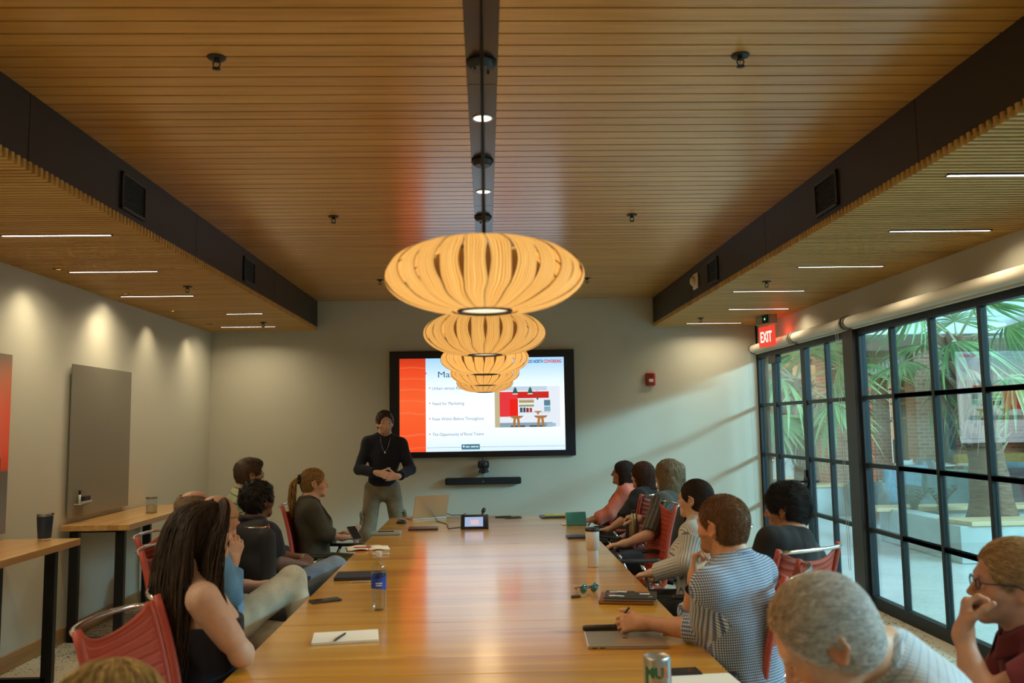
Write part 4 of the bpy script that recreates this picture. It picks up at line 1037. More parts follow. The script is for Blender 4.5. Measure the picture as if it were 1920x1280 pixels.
def limb_uv(V, F, bones, cr=None, cf=None, sp=None, sg=1):
    """cloth coordinates: along each limb and round it, chosen face by face"""
    C = V[F].mean(1); best = np.full(len(C), 9e9); bi = np.zeros(len(C), int); fr = []
    for k, (a, b, r, fd) in enumerate(bones):
        a = np.asarray(a, float); b = np.asarray(b, float); ba = b-a; L = np.linalg.norm(ba); ax = ba/L
        u = nrm(np.asarray(fd)-ax*(np.asarray(fd)@ax)); w = np.cross(ax, u); fr.append((a, ax, u, w, r))
        t = np.clip((C-a)@ax, 0, L); d = np.linalg.norm(C-a-t[:, None]*ax, axis=1)-r
        if cr is not None and k in (1, 3): d = d+np.clip(.075-(C-a)@ax, 0, 1)*2
        m_ = d < best; best[m_] = d[m_]; bi[m_] = k
    uv = np.zeros((len(F), F.shape[1], 2))
    for k, (a, ax, u, w, r) in enumerate(fr):
        m_ = bi == k
        if not m_.any(): continue
        P = V[F[m_]]-a; Cc = C[m_]-a; th = np.arctan2(P@w, P@u); t0 = np.arctan2(Cc@w, Cc@u)[:, None]; th = t0+(th-t0+PI) % (2*PI)-PI
        uv[m_, :, 0] = th*r+k*1.37; uv[m_, :, 1] = P@ax
        if cr is not None and k == 0: uv[m_, :, 0] = (P@cr+sg*.8*(P@cf))*1.0; uv[m_, :, 1] = P@sp
    return uv.reshape(-1, 2)
def locks(parent, name, roots, paths, radii, colf, m, seg=4, rs=None):
    """bundle of hair locks: every path is an (n,3) array, radii along it"""
    V = []; F = []; Cc = []; o = 0
    for P, R_ in zip(paths, radii):
        P = np.asarray(P); n = len(P); T_ = np.gradient(P, axis=0); T_ /= np.linalg.norm(T_, axis=1, keepdims=True)+1e-9
        up = V3(.3, .2, 1); a = np.cross(T_, up); a /= np.linalg.norm(a, axis=1, keepdims=True)+1e-9; b = np.cross(a, T_)
        for k in range(seg):
            th = 2*PI*k/seg; V.append(P+(a*math.cos(th)+b*math.sin(th))*np.asarray(R_)[:, None])
        c = colf(); Cc.append(np.tile(c, (n*seg, 1)))
        for k in range(seg):
            for i in range(n-1): F.append((o+k*n+i, o+((k+1) % seg)*n+i, o+((k+1) % seg)*n+i+1, o+k*n+i+1))
        o += n*seg
    return np.vstack(V), np.array(F), np.vstack(Cc)
def grad(s, P, e=.003):
    g = np.stack([s.evaluate(P+np.eye(3)[i]*e)-s.evaluate(P-np.eye(3)[i]*e) for i in range(3)], 1); return g/(np.linalg.norm(g, axis=1, keepdims=True)+1e-9)
def fur(sol, V, n, dirf, length, steps, r, lift, seed, jitter=.25):
    """short hairs growing on a hair surface and lying along a combing direction"""
    rg = np.random.default_rng(seed); i = rg.choice(len(V), n); P = V[i].copy(); L = length*rg.uniform(.6, 1.2, (n, 1))
    pts = [P.copy()]
    jit = rg.normal(size=(n, 3))*jitter
    for k in range(steps):
        g = grad(sol, P); d = dirf(P)+jit; d = d-g*(d*g).sum(1, keepdims=True); d /= np.linalg.norm(d, axis=1, keepdims=True)+1e-9
        P = P+d*L/steps; dist = sol.evaluate(P)[:, None]; P = P-g*(dist-lift*(k+1)/steps); pts.append(P.copy())
    A = np.stack(pts, 1); rr = r*np.linspace(1, .15, steps+1); return [A[k] for k in range(n)], [rr]*n
# ================================================================== PEOPLE
def build_person(spec):
    g_ = spec.get
    rg = np.random.default_rng(g_('seed', 1)); fem = g_('female', False); hs = g_('hs', .95 if fem else 1.0)
    h = g_('h', .006)
    top = ony(*g_('top'), g_('y')); R = frame(g_('ha'), g_('hp', 0), g_('hr', 0))
    C = top-V3(0, 0, .124*hs)+R[:, 2]*0
    if g_('head_off') is not None: C = C+V3(*g_('head_off'))
    A = math.radians(g_('ba')); bf = V3(math.cos(A), math.sin(A), 0); br_ = V3(math.sin(A), -math.cos(A), 0); UP = V3(0, 0, 1)
    standing = g_('standing', False)
    pelvis = V3(*g_('pelvis')) if g_('pelvis') is not None else V3(C[0], C[1], 0)-bf*g_('lean', .06)+UP*.565
    neck = V3(*g_('neckpos')) if g_('neckpos') is not None else C-R[:, 2]*.085*hs-UP*.052-bf*.030+(pelvis+UP*.5-C)*V3(1, 1, 0)*.12
    sp = nrm(neck-pelvis); cf = nrm(bf-sp*(bf@sp)); cr = np.cross(cf, sp); tl = np.linalg.norm(neck-pelvis)
    W_ = g_('wide', 1.0); sw = (.163 if fem else .188)*g_('sh', 1.0)
    PT = lambda r, f, u: pelvis+cr*r+cf*f+sp*(u*tl)                 # trunk coordinates, u from pelvis 0 to neck 1
    shL, shR = PT(-sw, -.005, .865), PT(sw, -.005, .865)
    lean_R = np.stack([cr, cf, sp], 1)
    s = Solid(); T = head_solid(s, C, R, hs, fem, neck+UP*.015, g_('neckbulk', 0))
    def trunk(sol, inf, k=.05, kj=.04, low=True, arms=True):
        g = sol.group(k, kj); E = lambda r, f, u, a, b, c: g['p'].append(ell(PT(r, f, u), V3(a, b, c)+inf, lean_R))
        E(0, .0, .02, (.150 if fem else .142)*W_, .108*W_, .12); E(0, .005, .30, (.118 if fem else .130)*W_, .098*W_, .15); E(0, .0, .62, (.142 if fem else .160)*W_, .108*W_, .17)
        if g_('belly'): E(0, .06, .25, .13*W_, .11*W_, .13)
        if fem:
            for q in (-1, 1): E(q*.070, .075, .62, .062, .055, .060)
        for q in (-1, 1):
            g['p'].append(cap(PT(q*.05, -.012, .86), PT(q*sw*.92, -.005, .855), .070+inf, .048+inf)); g['p'].append(cap(PT(q*.02, -.022, 1.0), PT(q*sw*.9, -.010, .875), .044+inf, .038+inf))
        g['p'].append(cap(PT(0, -.01, .86), neck, .07+inf, .050+inf*.4)); return g
    trunk(s, 0)
    # arms
    arms = []
    for side, key in ((1, 'R'), (-1, 'L')):
        sh = shR if side > 0 else shL; a = g_('arm'+key)
        if a is None: a = dict(w=PT(side*.16, .30, .12)-UP*.02, hint=cr*side*.5-UP)
        wr = V3(*a['w']); el = V3(*a['el']) if 'el' in a else ik(sh, wr, .285, .255, a.get('hint', cr*side*.6-UP))
        fd = nrm(wr-el); hd = nrm(V3(*a['hd'])) if 'hd' in a else fd; hn = V3(*a.get('hn', (0, 0, -1)))
        arms.append(dict(sh=sh, el=el, wr=wr, hd=hd, hn=hn, side=side, a=a))
        ga = s.group(.02, .03); kk = .9 if fem else 1.0; kk *= g_('armk', 1.0)
        ga['p'] += [cap(sh, el, .047*kk, .037*kk), cap(sh+(el-sh)*.25, sh+(el-sh)*.7, .047*kk, .041*kk), cap(el, wr, .037*kk, .025*kk), cap(el+(wr-el)*.12, el+(wr-el)*.5, .040*kk, .032*kk), cap(wr, wr+hd*.02, .024*kk, .022*kk)]
        if not a.get('nohand'):
            K, tips = hand_solid(s, wr+hd*.012, hd, hn, side, a.get('curls', (.35, .45, .5, .55)), a.get('thumb', .3), a.get('spread', .06), .92 if fem else 1.0); arms[-1]['tips'] = tips; arms[-1]['K'] = K
    # legs
    legs = []
    if not standing:
        for side, key in ((1, 'R'), (-1, 'L')):
            hip = pelvis+br_*side*.095*W_; kn = V3(*g_('knee'+key)) if g_('knee'+key) is not None else hip+bf*.43+br_*side*.05-UP*.03
            an = V3(*g_('foot'+key)) if g_('foot'+key) is not None else V3(kn[0], kn[1], 0)+bf*.04+UP*.09
            legs.append((hip, kn, an, nrm(V3(bf[0], bf[1], 0))))
    else:
        for side, key in ((1, 'R'), (-1, 'L')):
            hip = pelvis+br_*side*.095; an = V3(*g_('foot'+key)); kn = (hip+an)/2+bf*.03+UP*.01; legs.append((hip, kn, an, nrm(bf+br_*side*.25)))
    lk_ = 1.0 if not fem else .96
    for hip, kn, an, ff in legs:
        gl = s.group(.03, .03); gl['p'] += [cap(hip, kn, .080*lk_*W_, .052*lk_), cap(kn, an, .052*lk_, .034*lk_), cap(kn+(an-kn)*.15, kn+(an-kn)*.45, .054*lk_, .046*lk_), cap(an-UP*.03, an-UP*.04+ff*.12, .030, .026)]
    if g_('cutlegs'): pass
    pts = np.array([C+UP*.16, C-UP*.16, pelvis, shL, shR]+[q for l in legs for q in l[:3]]+[q for a in arms for q in (a['el'], a['wr'], a['wr']+a['hd']*.2)])
    lo, hi = pts.min(0)-.16, pts.max(0)+.16; lo[2] = max(lo[2], -.0)
    V, F = s.mesh(lo, hi, h)
    # skin colour
    base = V3(*g_('skin', (.52, .30, .20))); col = np.tile(base, (len(V), 1)); Lc = (V-C)@R/hs
    def dab(c, r, cc, st, f=None):
        nonlocal col
        d = np.sqrt((((Lc-np.array(c))/np.array(r))**2).sum(1)); w = np.clip(1.6-1.6*d, 0, 1)*st
        if f is not None: w = w*f
        col = col*(1-w[:, None])+np.array(cc)*w[:, None]
    dab((0, .088, -.064), (.024, .02, .0135), base*V3(.85, .45, .45), .9)
    for q in (-1, 1):
        dab((q*.045, .06, -.03), (.03, .03, .03), base*V3(1.1, .72, .68), .45); dab((q*.078, -.01, 0), (.02, .03, .04), base*V3(1.05, .65, .58), .6)
        dab((q*.033, .085, .024), (.021, .02, .0062), V3(*g_('brow', g_('hair', (.05, .03, .02)))), g_('browk', .9))
    dab((0, .105, -.025), (.018, .02, .02), base*V3(1.1, .7, .62), .4)
    if g_('beard'):
        bc, bk = g_('beard'); z = Lc[:, 2]; y = Lc[:, 1]; ok = ((z < -.030) & (z > -.125) & (y > -.01+.35*(-.03-z)) & (Lc[:, 0]**2 < .009)).astype(float)
        ok *= 1-np.clip(1.4-np.sqrt(((Lc[:, 0])/.022)**2+((z+.063)/.010)**2), 0, 1); ok *= (z < -.048) | (np.abs(Lc[:, 0]) > .048)
        ok *= rg.uniform(.55, 1, len(V)); col = col*(1-bk*ok[:, None])+np.array(bc)*bk*ok[:, None]
    if g_('scalp'):
        sc, sk = g_('scalp'); d = np.clip((Lc[:, 2]-.03)*12, 0, 1)*(Lc[:, 1] < .07); col = col*(1-sk*d[:, None])+np.array(sc)*sk*d[:, None]
    for cut in g_('paint', []): cut(V, Lc, col)
    body = mk('person', V, F, SKIN, None, col); tag(body, g_('label'), 'person', g_('group'))
    # everything is placed in world space, so give the body an origin at its base
    org = Vector((float(pelvis[0]), float(pelvis[1]), 0.0))
    # ---- eyes
    hc = V3(*g_('hair', (.05, .03, .02)))*1.25
    def ball(nm, c, r, m, fwd=None):
        g = MB(); g.lathe([(r*math.sin(q), -r*math.cos(q)) for q in np.linspace(0.001, PI-.001, 9)], (0, 0, 0), 14, caps=False)
        o = g.build(nm, m, body, smooth=True); o.data.transform(Matrix.Translation([float(q) for q in c])); return o
    if g_('eyes', True):
        for q in (-1, 1):
            e = T(q*.0315, .0745, .003); ball('eye', e, .0115*hs, EYEW); ball('iris', e+R[:, 1]*.0068*hs+R[:, 0]*g_('gaze', 0)*.003, .0062*hs, IRIS)
    # ---- hair
    style = g_('style', 'short')
    rf = R
    E = lambda x, y, z, a, b, c, k=0: ell(T(x, y, z), V3(a, b, c)*hs+k, R)
    Vh = None; hs_ = Solid(); th = g_('hthick', .010)
    gr = hs_.group(.02, .012)
    if style != 'none':
        if style in ('short', 'crop', 'fringe', 'slick', 'bun', 'pony', 'long', 'bob', 'wavy', 'curly', 'swept'):
            gr['p'] += [E(0, -.016, .036, .077, .099, .088, th), E(0, -.045, -.01, .068, .06, .075, th*.7)]
            fx = g_('face', (0, .118, -.040)); fr = g_('facer', (.080, .084, .124) if fem else (.089, .090, .126))
            gr['c'] += [((lambda P, f=E(*fx, *fr): -f(P)), .006)]
            nz = g_('nape', -.062); gr['c'] += [(half(T(0, 0, nz), -R[:, 2]), .01)]
            if style in ('short', 'crop', 'fringe', 'slick', 'swept') or g_('earcut'):
                for q in (-1, 1): gr['c'] += [((lambda P, f=E(q*.082, -.004, -.026, .024, .030, .050): -f(P)), .006), ((lambda P, f=E(q*.078, .045, -.055, .03, .055, .05): -f(P)), .006)]
        if style == 'fringe':
            gr['c'] += [((lambda P, f=E(0, .012, .105, .066, .105, .062): -f(P)), .01)]
        if style == 'short': gr['p'] += [E(0, .045, .088, .052, .045, .030, th*.6)]
        if style == 'bun': gr['p'] += [E(*g_('bunpos', (0, -.115, -.02)), *g_('bunr', (.042, .036, .042)))]
        if g_('drop'):
            L_ = g_('drop'); ww = g_('dropw', 1.0)
            gr['p'] += [cap(T(0, -.045, -.01), T(0, -.050, -.05-L_), .078*ww, .070*ww), cap(T(-.040*ww, -.03, -.01), T(-.042*ww, -.028, -.05-L_), .050, .044), cap(T(.040*ww, -.03, -.01), T(.042*ww, -.028, -.05-L_), .050, .044)]
            gr['c'] += [((lambda P, f=E(0, .085, -.10, .070, .085, .14): -f(P)), .01)]
        if style == 'curly': gr['p'] += [E(0, -.05, .03, .092, .095, .10)]
        amp = g_('hamp', .003); hn_ = swirl(g_('seed', 1)+5, 1.0, (1, 1, 1)); fq = g_('hfreq', 70)
        hs_.disp = lambda P: amp*hn_(((P-C)@R)*V3(fq, fq, fq*.35))
        if style in ('curly',): hs_.disp = lambda P: amp*hn_(P*fq)
        vmin = C-.27; vmax = C+.27
        Vh, Fh = hs_.mesh(vmin, vmax, min(h, .0055))
        hn2 = swirl(g_('seed', 1)+9, 60, (1, 1, .4)); tone = hn2(Vh)[:, None]*.5+.5
        h2 = np.minimum(V3(*g_('hair2', tuple(hc*1.6)))*1.45, 1); colh = (hc*(1-tone)+h2*tone)*g_('basek', .8)
        if g_('haircol'): colh = g_('haircol')((Vh-C)@R/hs, colh)
        hair = mk('hair', Vh, Fh, HAIR, body, colh)
        P_, R_ = [], []
        nf = g_('fur', 0)
        dirs = {'short': lambda P: R[:, 1]*.7+R[:, 2]*.1-R[:, 2]*np.clip(((P-C)@R[:, 1])[:, None]*-14, 0, 2)+((P-C)@R[:, 0])[:, None]*R[:, 0]*3, 'back': lambda P: -R[:, 1]*.9-R[:, 2]*.35+0*P,
                'down': lambda P: -R[:, 2]*1.0-R[:, 1]*.2+((P-C)@R[:, 0])[:, None]*R[:, 0]*4, 'fwd': lambda P: R[:, 1]*.8-R[:, 2]*.5+0*P}
        if nf:
            a_, b_ = fur(hs_, Vh, nf, dirs[g_('comb', 'down')], g_('furlen', .035), 4, g_('furr', .0011), g_('lift', .004), g_('seed', 1)+3, g_('furjit', .25)); P_ += a_; R_ += b_
        # long hair: locks from the crown along guide lines
        for L in g_('locks', []):
            n = L['n']; base_pts = [V3(*q) for q in L['path']]; loc = L.get('local', True)
            base_pts = [T(*q) if (loc if not isinstance(loc, int) or isinstance(loc, bool) else i < loc) else V3(*q) for i, q in enumerate(L['path'])]
            B = np.array(base_pts); m_ = len(B); ts = np.linspace(0, m_-1, L.get('steps', 14))
            Bi = np.stack([np.interp(ts, np.arange(m_), B[:, q]) for q in range(3)], 1)
            for _ in range(2): Bi[1:-1] = (Bi[:-2]+2*Bi[1:-1]+Bi[2:])/4
            wd = np.interp(ts, np.arange(m_), L['w']); dp = np.interp(ts, np.arange(m_), L['d']); ax = V3(*L['side']) if 'side' in L else R[:, 0]
            Tn = np.gradient(Bi, axis=0); Tn /= np.linalg.norm(Tn, axis=1, keepdims=True); sd = ax-Tn*(Tn@ax)[:, None]; sd /= np.linalg.norm(sd, axis=1, keepdims=True); dn = np.cross(Tn, sd)
            for q in range(n):
                u = rg.uniform(-1, 1); v = rg.uniform(-1, 1)
                if u*u+v*v > 1: k = 1/math.sqrt(u*u+v*v); u, v = u*k, v*k
                wv = L.get('wave', .004); ph = rg.uniform(0, 6.28, 2); fqq = L.get('wf', 1.6)*rg.uniform(.8, 1.2)
                cut_ = rg.uniform(L.get('ragged', .85), 1.0); idx = np.arange(len(ts)); tt = ts*cut_
                Bq = np.stack([np.interp(tt, ts, Bi[:, z]) for z in range(3)], 1); wq = np.interp(tt, ts, wd); dq = np.interp(tt, ts, dp)
                Sq = np.stack([np.interp(tt, ts, sd[:, z]) for z in range(3)], 1); Dq = np.stack([np.interp(tt, ts, dn[:, z]) for z in range(3)], 1)
                amp_ = wv*np.clip(ts/ts[-1]*2, 0, 1)
                path = Bq+Sq*(u*wq+amp_*np.sin(ts*fqq+ph[0]))[:, None]+Dq*(v*dq+amp_*np.cos(ts*fqq+ph[1]))[:, None]
                rr = L.get('r', .005)*rg.uniform(.6, 1.2)*np.interp(ts/ts[-1], [0, .1, .8, 1], [.7, 1, .9, .12])
                P_.append(path); R_.append(rr)
        if P_:
            def cf_():
                k = rg.uniform(0, 1); return hc*(1-k)+h2*k
            groups = {}
            for p_, r_ in zip(P_, R_): groups.setdefault(len(p_), []).append((p_, r_))
            for n_, lst in groups.items():
                Vl, Fl, Cl = locks(body, 'hair', None, [p_ for p_, _ in lst], [r_ for _, r_ in lst], cf_, HAIR, 4 if n_ < 8 else 4)
                if g_('haircol') and n_ < 8: Cl = g_('haircol')((Vl-C)@R/hs, Cl)*np.repeat(rg.uniform(.55, 1.35, (len(Vl)//(n_*4), 1)), n_*4, 0)
                mk('hair_locks', Vl, Fl, HAIR, hair, Cl)
    # ---- clothes
    cl = g_('cloth', {}); fold = swirl(g_('seed', 1)+31, 17, (1, 1, .8)); fold2 = swirl(g_('seed', 1)+32, 42)
    mid = PT(0, 0, .5); fdir = cf
    bones = [(pelvis-sp*.1, neck+sp*.05, .10, cf)]
    for a in arms: bones += [(a['sh'], a['el'], .04, UP*.3+cf), (a['el'], a['wr'], .035, UP+cf*.2)]
    def sleeve(sol, a, inf, upto, kk=1.0):
        sh, el, wr = a['sh'], a['el'], a['wr']; ga = sol.group(.02, .035)
        ga['p'] += [cap(sh, el, (.046+inf)*kk, (.037+inf)*kk)]
        if upto <= 1:
            e = sh+(el-sh)*upto; ga['p'] = [cap(sh, e+(el-sh)*.1, (.050+inf)*kk, (.046+inf)*kk)]; ga['c'] += [((lambda P, n=nrm(el-sh), e=e: np.minimum((P-e)@n, .13-np.linalg.norm(P-e, axis=1))), .004)]
        else:
            f = upto-1; e = el+(wr-el)*f; ga['p'] += [cap(el, e+nrm(wr-el)*.04, (.037+inf)*kk, (.030+inf)*kk)]; g2 = ga; ga['c'] += [((lambda P, n=nrm(wr-el), e=e: np.minimum((P-e)@n, .11-np.linalg.norm(P-e, axis=1))), .004)]
        return e
    def garment(nm, m, inf, upto, hem=.03, neckcut=.965, colour=None, extra=None, openv=None, pieces=None, nk=None, fa=.010, strapless=None):
        so = Solid(); trunk(so, inf, .05, .035)
        so.groups[0]['c'] += [(half(PT(0, 0, hem), -sp), .01)]
        nc = nk if nk is not None else .075
        so.groups[0]['c'] += [((lambda P, f=cap(neck-sp*.0, C, nc*.62, nc*.62): -f(P)), .006), ((lambda P, f=half(neck+sp*g_('ncz', .045), sp): f(P)), .01)]
        if strapless: so.groups[0]['c'] += [(half(PT(0, 0, strapless), sp), .004)]
        ends = []
        if upto:
            for a in arms: ends.append(sleeve(so, a, inf, upto[0 if a['side'] > 0 else 1] if isinstance(upto, tuple) else upto, g_('armk', 1.0)))
        if openv:
            w0, z0 = openv; tri = lambda P: np.maximum(np.abs((P-PT(0, 0, 0))@cr)-np.clip(((P-pelvis)@sp/tl-z0), 0, 2)*w0, -((P-pelvis)@cf)+.0)
            so.groups[0]['c'] += [((lambda P: -tri(P)), .004)]
        if extra: extra(so)
        so.disp = lambda P: fa*fold(P)*(.5+.5*fold2(P*.3))+.0015*fold2(P)+.011*(np.abs(fold2(P*V3(.5, .5, .38)))-.25)*-1-.004
        d0_ = so.disp; so.disp = lambda P: np.clip(np.linalg.norm(P-neck, axis=1)/.16, .15, 1)*d0_(P)-.002
        Vc, Fc = so.mesh(lo-.02, hi+.02, h)
        uv = limb_uv(Vc, Fc, bones, cr, cf, sp, 1 if C[0] < 0 else -1)
        cc = None
        o = mk(nm, Vc, Fc, m, body, None, uv); return o, so, ends
    # draw the garments asked for
    ctx = dict(s=s, C=C, R=R, T=T, PT=PT, cr=cr, cf=cf, sp=sp, neck=neck, arms=arms, body=body, hs=hs, legs=legs, pelvis=pelvis, trunk=trunk, lo=lo, hi=hi, h=h, fold=fold, fold2=fold2, bones=bones, tl=tl, bf=bf)
    for gname, gm, inf, upto, kw in cl.get('tops', []):
        o, so, ends = garment(gname, gm, inf, upto, **kw); ctx['top'] = o; ctx['ends'] = ends
    if cl.get('collar'):
        cm, ch, co, cr0 = cl['collar']; n_ = 28; inner = MB()
        nv_ = nrm(C-V3(0, 0, .02)-neck)
        side_ = cr; fwd_ = nrm(cf-nv_*(cf@nv_)); N0 = neck+nv_*.030
        def cfun(u, v):
            a = (u-.5)*2*(PI-.22); q = -fwd_*math.cos(a)+side_*math.sin(a); front = (1-math.cos(a))/2
            if v < .5: t = v*2; rr = cr0-.004*t; z = -.01+ch*t*(1-.35*front)
            else: t = (v-.5)*2; rr = cr0-.004+co*t*(1+.25*front)+.003; z = -.01+ch*(1-.35*front)-ch*.92*t-.012*front*t
            return N0+q*rr+nv_*z+fwd_*(.006+.016*front)-nv_*.020*front
        inner.surf(cfun, 40, 9, thick=.0025); o = inner.build('collar', cm, body, smooth=True)
        uv = o.data.uv_layers.new(name='UVMap'); co_ = np.array([list(v.co) for v in o.data.vertices]); li = np.array([l.vertex_index for l in o.data.loops]); pp = co_[li]
        uv.data.foreach_set('uv', np.stack([pp@cr+pp@cf, pp@sp], 1).astype(np.float32).ravel())
    if cl.get('cuffs'):
        cmat, = cl['cuffs']
        for a, e in zip(arms, ctx.get('ends', [])):
            ax = nrm(a['wr']-a['el']); c = MB(); rr = .045*g_('armk', 1.0); Rm = Vector(ax).to_track_quat('Z', 'Y').to_matrix()
            c.lathe([(rr-.004, -.05), (rr+.004, -.05), (rr+.006, 0), (rr+.002, .006), (rr-.006, .002), (rr-.004, -.05)], [float(q) for q in e], 20, R=Rm, caps=False); o = c.build('cuff', cmat, body, smooth=True)
    if cl.get('trousers'):
        tm, inf = cl['trousers']; so = Solid(); g = so.group(.05, .03)
        g['p'] += [ell(pelvis, V3((.152 if fem else .144)*W_, .110*W_, .13)+inf*.3, lean_R)]; so.groups[0]['c'] += [(half(PT(0, 0, .12), sp), .01)]
        for hip, kn, an, ff in legs:
            gl = so.group(.03, .035); k = cl.get('tk', 1.0)
            gl['p'] += [cap(hip, kn, (.080*W_+inf), (.056+inf)*k), cap(kn, an+UP*.02, (.055+inf)*k, (.045+inf)*k)]; ax = nrm(an-kn); gl['c'] += []
        f3 = swirl(g_('seed', 1)+77, 24, (1, 1, .7)); so.disp = lambda P: .007*f3(P)+.0015*fold2(P)-.005-.006*(np.abs(fold2(P*V3(.5, .5, .4)))-.25)
        bb = [(hip, kn, .07, UP+cf*.1) for hip, kn, an, ff in legs]+[(kn, an, .05, bf) for hip, kn, an, ff in legs]
        Vc, Fc = so.mesh(lo-.03, np.maximum(hi, pelvis+.3)+.03, h); mk('trousers', Vc, Fc, tm, body, None, limb_uv(Vc, Fc, bb))
    if not g_('noshoes'):
        for hip, kn, an, ff in legs:
            so = Solid(); g = so.group(.02, .02); g['p'] += [cap(an-UP*.045-ff*.03, an-UP*.05+ff*.14, .042, .036), cap(an-UP*.03, an+UP*.02, .044, .044)]
            if an[2] < .2: so.groups[0]['c'] += [(half(V3(0, 0, .004), V3(0, 0, -1)), .004)]
            Vc, Fc = so.mesh(np.minimum(an, an+ff*.14)-.11, np.maximum(an, an+ff*.14)+.11, .008); mk('shoe', Vc, Fc, LEATHER, body)
    if g_('glasses'):
        g = MB(); lens = MB(); wy = .094
        for q in (-1, 1):
            pts = [T(q*.033+.0225*math.cos(a)*(1.0), wy-.006*abs(math.cos(a))*0, .003+.0155*math.sin(a)*(1.0 if math.sin(a) > 0 else 1.05)) for a in np.linspace(0, 2*PI, 17)[:-1]]
            g.tube(pts, .0020*hs, 6, closed=True); lens.add([tuple(p) for p in pts], [tuple(range(16))])
            g.tube([T(q*.056, wy-.002, .008), T(q*.074, .075, .010), T(q*.083, .01, .010), T(q*.082, -.025, -.006)], .0019*hs, 6)
        g.tube([T(-.011, wy, .006), T(0, wy+.003, .009), T(.011, wy, .006)], .002*hs, 6)
        go = g.build('glasses', g_('glasses') if not isinstance(g_('glasses'), bool) else GLASSFR, body, smooth=True); lens.build('lens', M_LENS, go)
    if g_('earring'):
        for q in (-1, 1):
            e = T(q*.086, -.016, -.036); ball('earring', e, .0042, mat('earring silver', (.8, .78, .72), .15, 1))
    if g_('extra'): g_('extra')(ctx)
    # origin at the floor under the pelvis
    Mt = Matrix.Translation(-org); body.data.transform(Mt); body.location = org
    for ch in body.children_recursive:
        if ch.type == 'MESH': ch.data.transform(Mt)
    return body, ctx
# ================================================================== TABLE
tb = empty('conference_table', ((TX0+TX1)/2, (TY0+TY1)/2, 0), 0, 'long conference table of wide light oak sections down the middle of the room', 'table')
tx, ty = (TX0+TX1)/2, (TY0+TY1)/2
cuts = [TY1]+[7.885-.797*k for k in range(8)]+[TY0]
for a, b_ in zip(cuts, cuts[1:]):
    MB().box(TX0-tx, TX1-tx, b_-ty+.0012, a-ty-.0012, TZ-.038, TZ).build('tabletop', M_TABLE, tb, bevel=.0025)
for yy in (1.9, 3.9, 5.9, 7.9):
    f = MB()
    for xx in (-.62, .56): f.box(xx-tx-.03, xx-tx+.03, yy-ty-.03, yy-ty+.03, .0, TZ-.04)
    f.box(-.62-tx, .56-tx, yy-ty-.025, yy-ty+.025, TZ-.085, TZ-.04); f.box(-.65-tx, .59-tx, yy-ty-.035, yy-ty+.035, 0, .03)
    f.build('table_leg', STEELBLK, tb, bevel=.003)
MB().box(-.10-tx, .02-tx, 1.9-ty, 7.9-ty, TZ-.08, TZ-.04).build('beam', STEELBLK, tb)
# ---------------------------------------------------------------- bar tables by the left wall
def bar_table(y0, y1, x0, x1, label):
    o = empty('bar_table', ((x0+x1)/2, (y0+y1)/2, 0), 0, label, 'bar table', 'narrow bar tables along the left wall'); X, Y = (x1-x0)/2, (y1-y0)/2
    MB().box(-X, X, -Y, Y, .855, .90).build('top', M_BAR, o, bevel=.003)
    for sg in (-1, 1):
        f = MB(); yy = sg*(Y-.14)
        for xx in (-X+.05, X-.12): f.box(xx-.035, xx+.035, yy-.022, yy+.022, .0, .855)
        f.box(-X+.05, X-.12, yy-.022, yy+.022, .0, .035); f.box(-X+.05, X-.12, yy-.022, yy+.022, .83, .855); f.build('leg_frame', STEELBLK, o, bevel=.003)
bar_table(4.15, 5.88, -3.262, -2.74, 'narrow wooden bar table nearest the camera by the left wall')
bar_table(6.66, 8.35, -3.262, -2.74, 'narrow wooden bar table under the grey glass board')

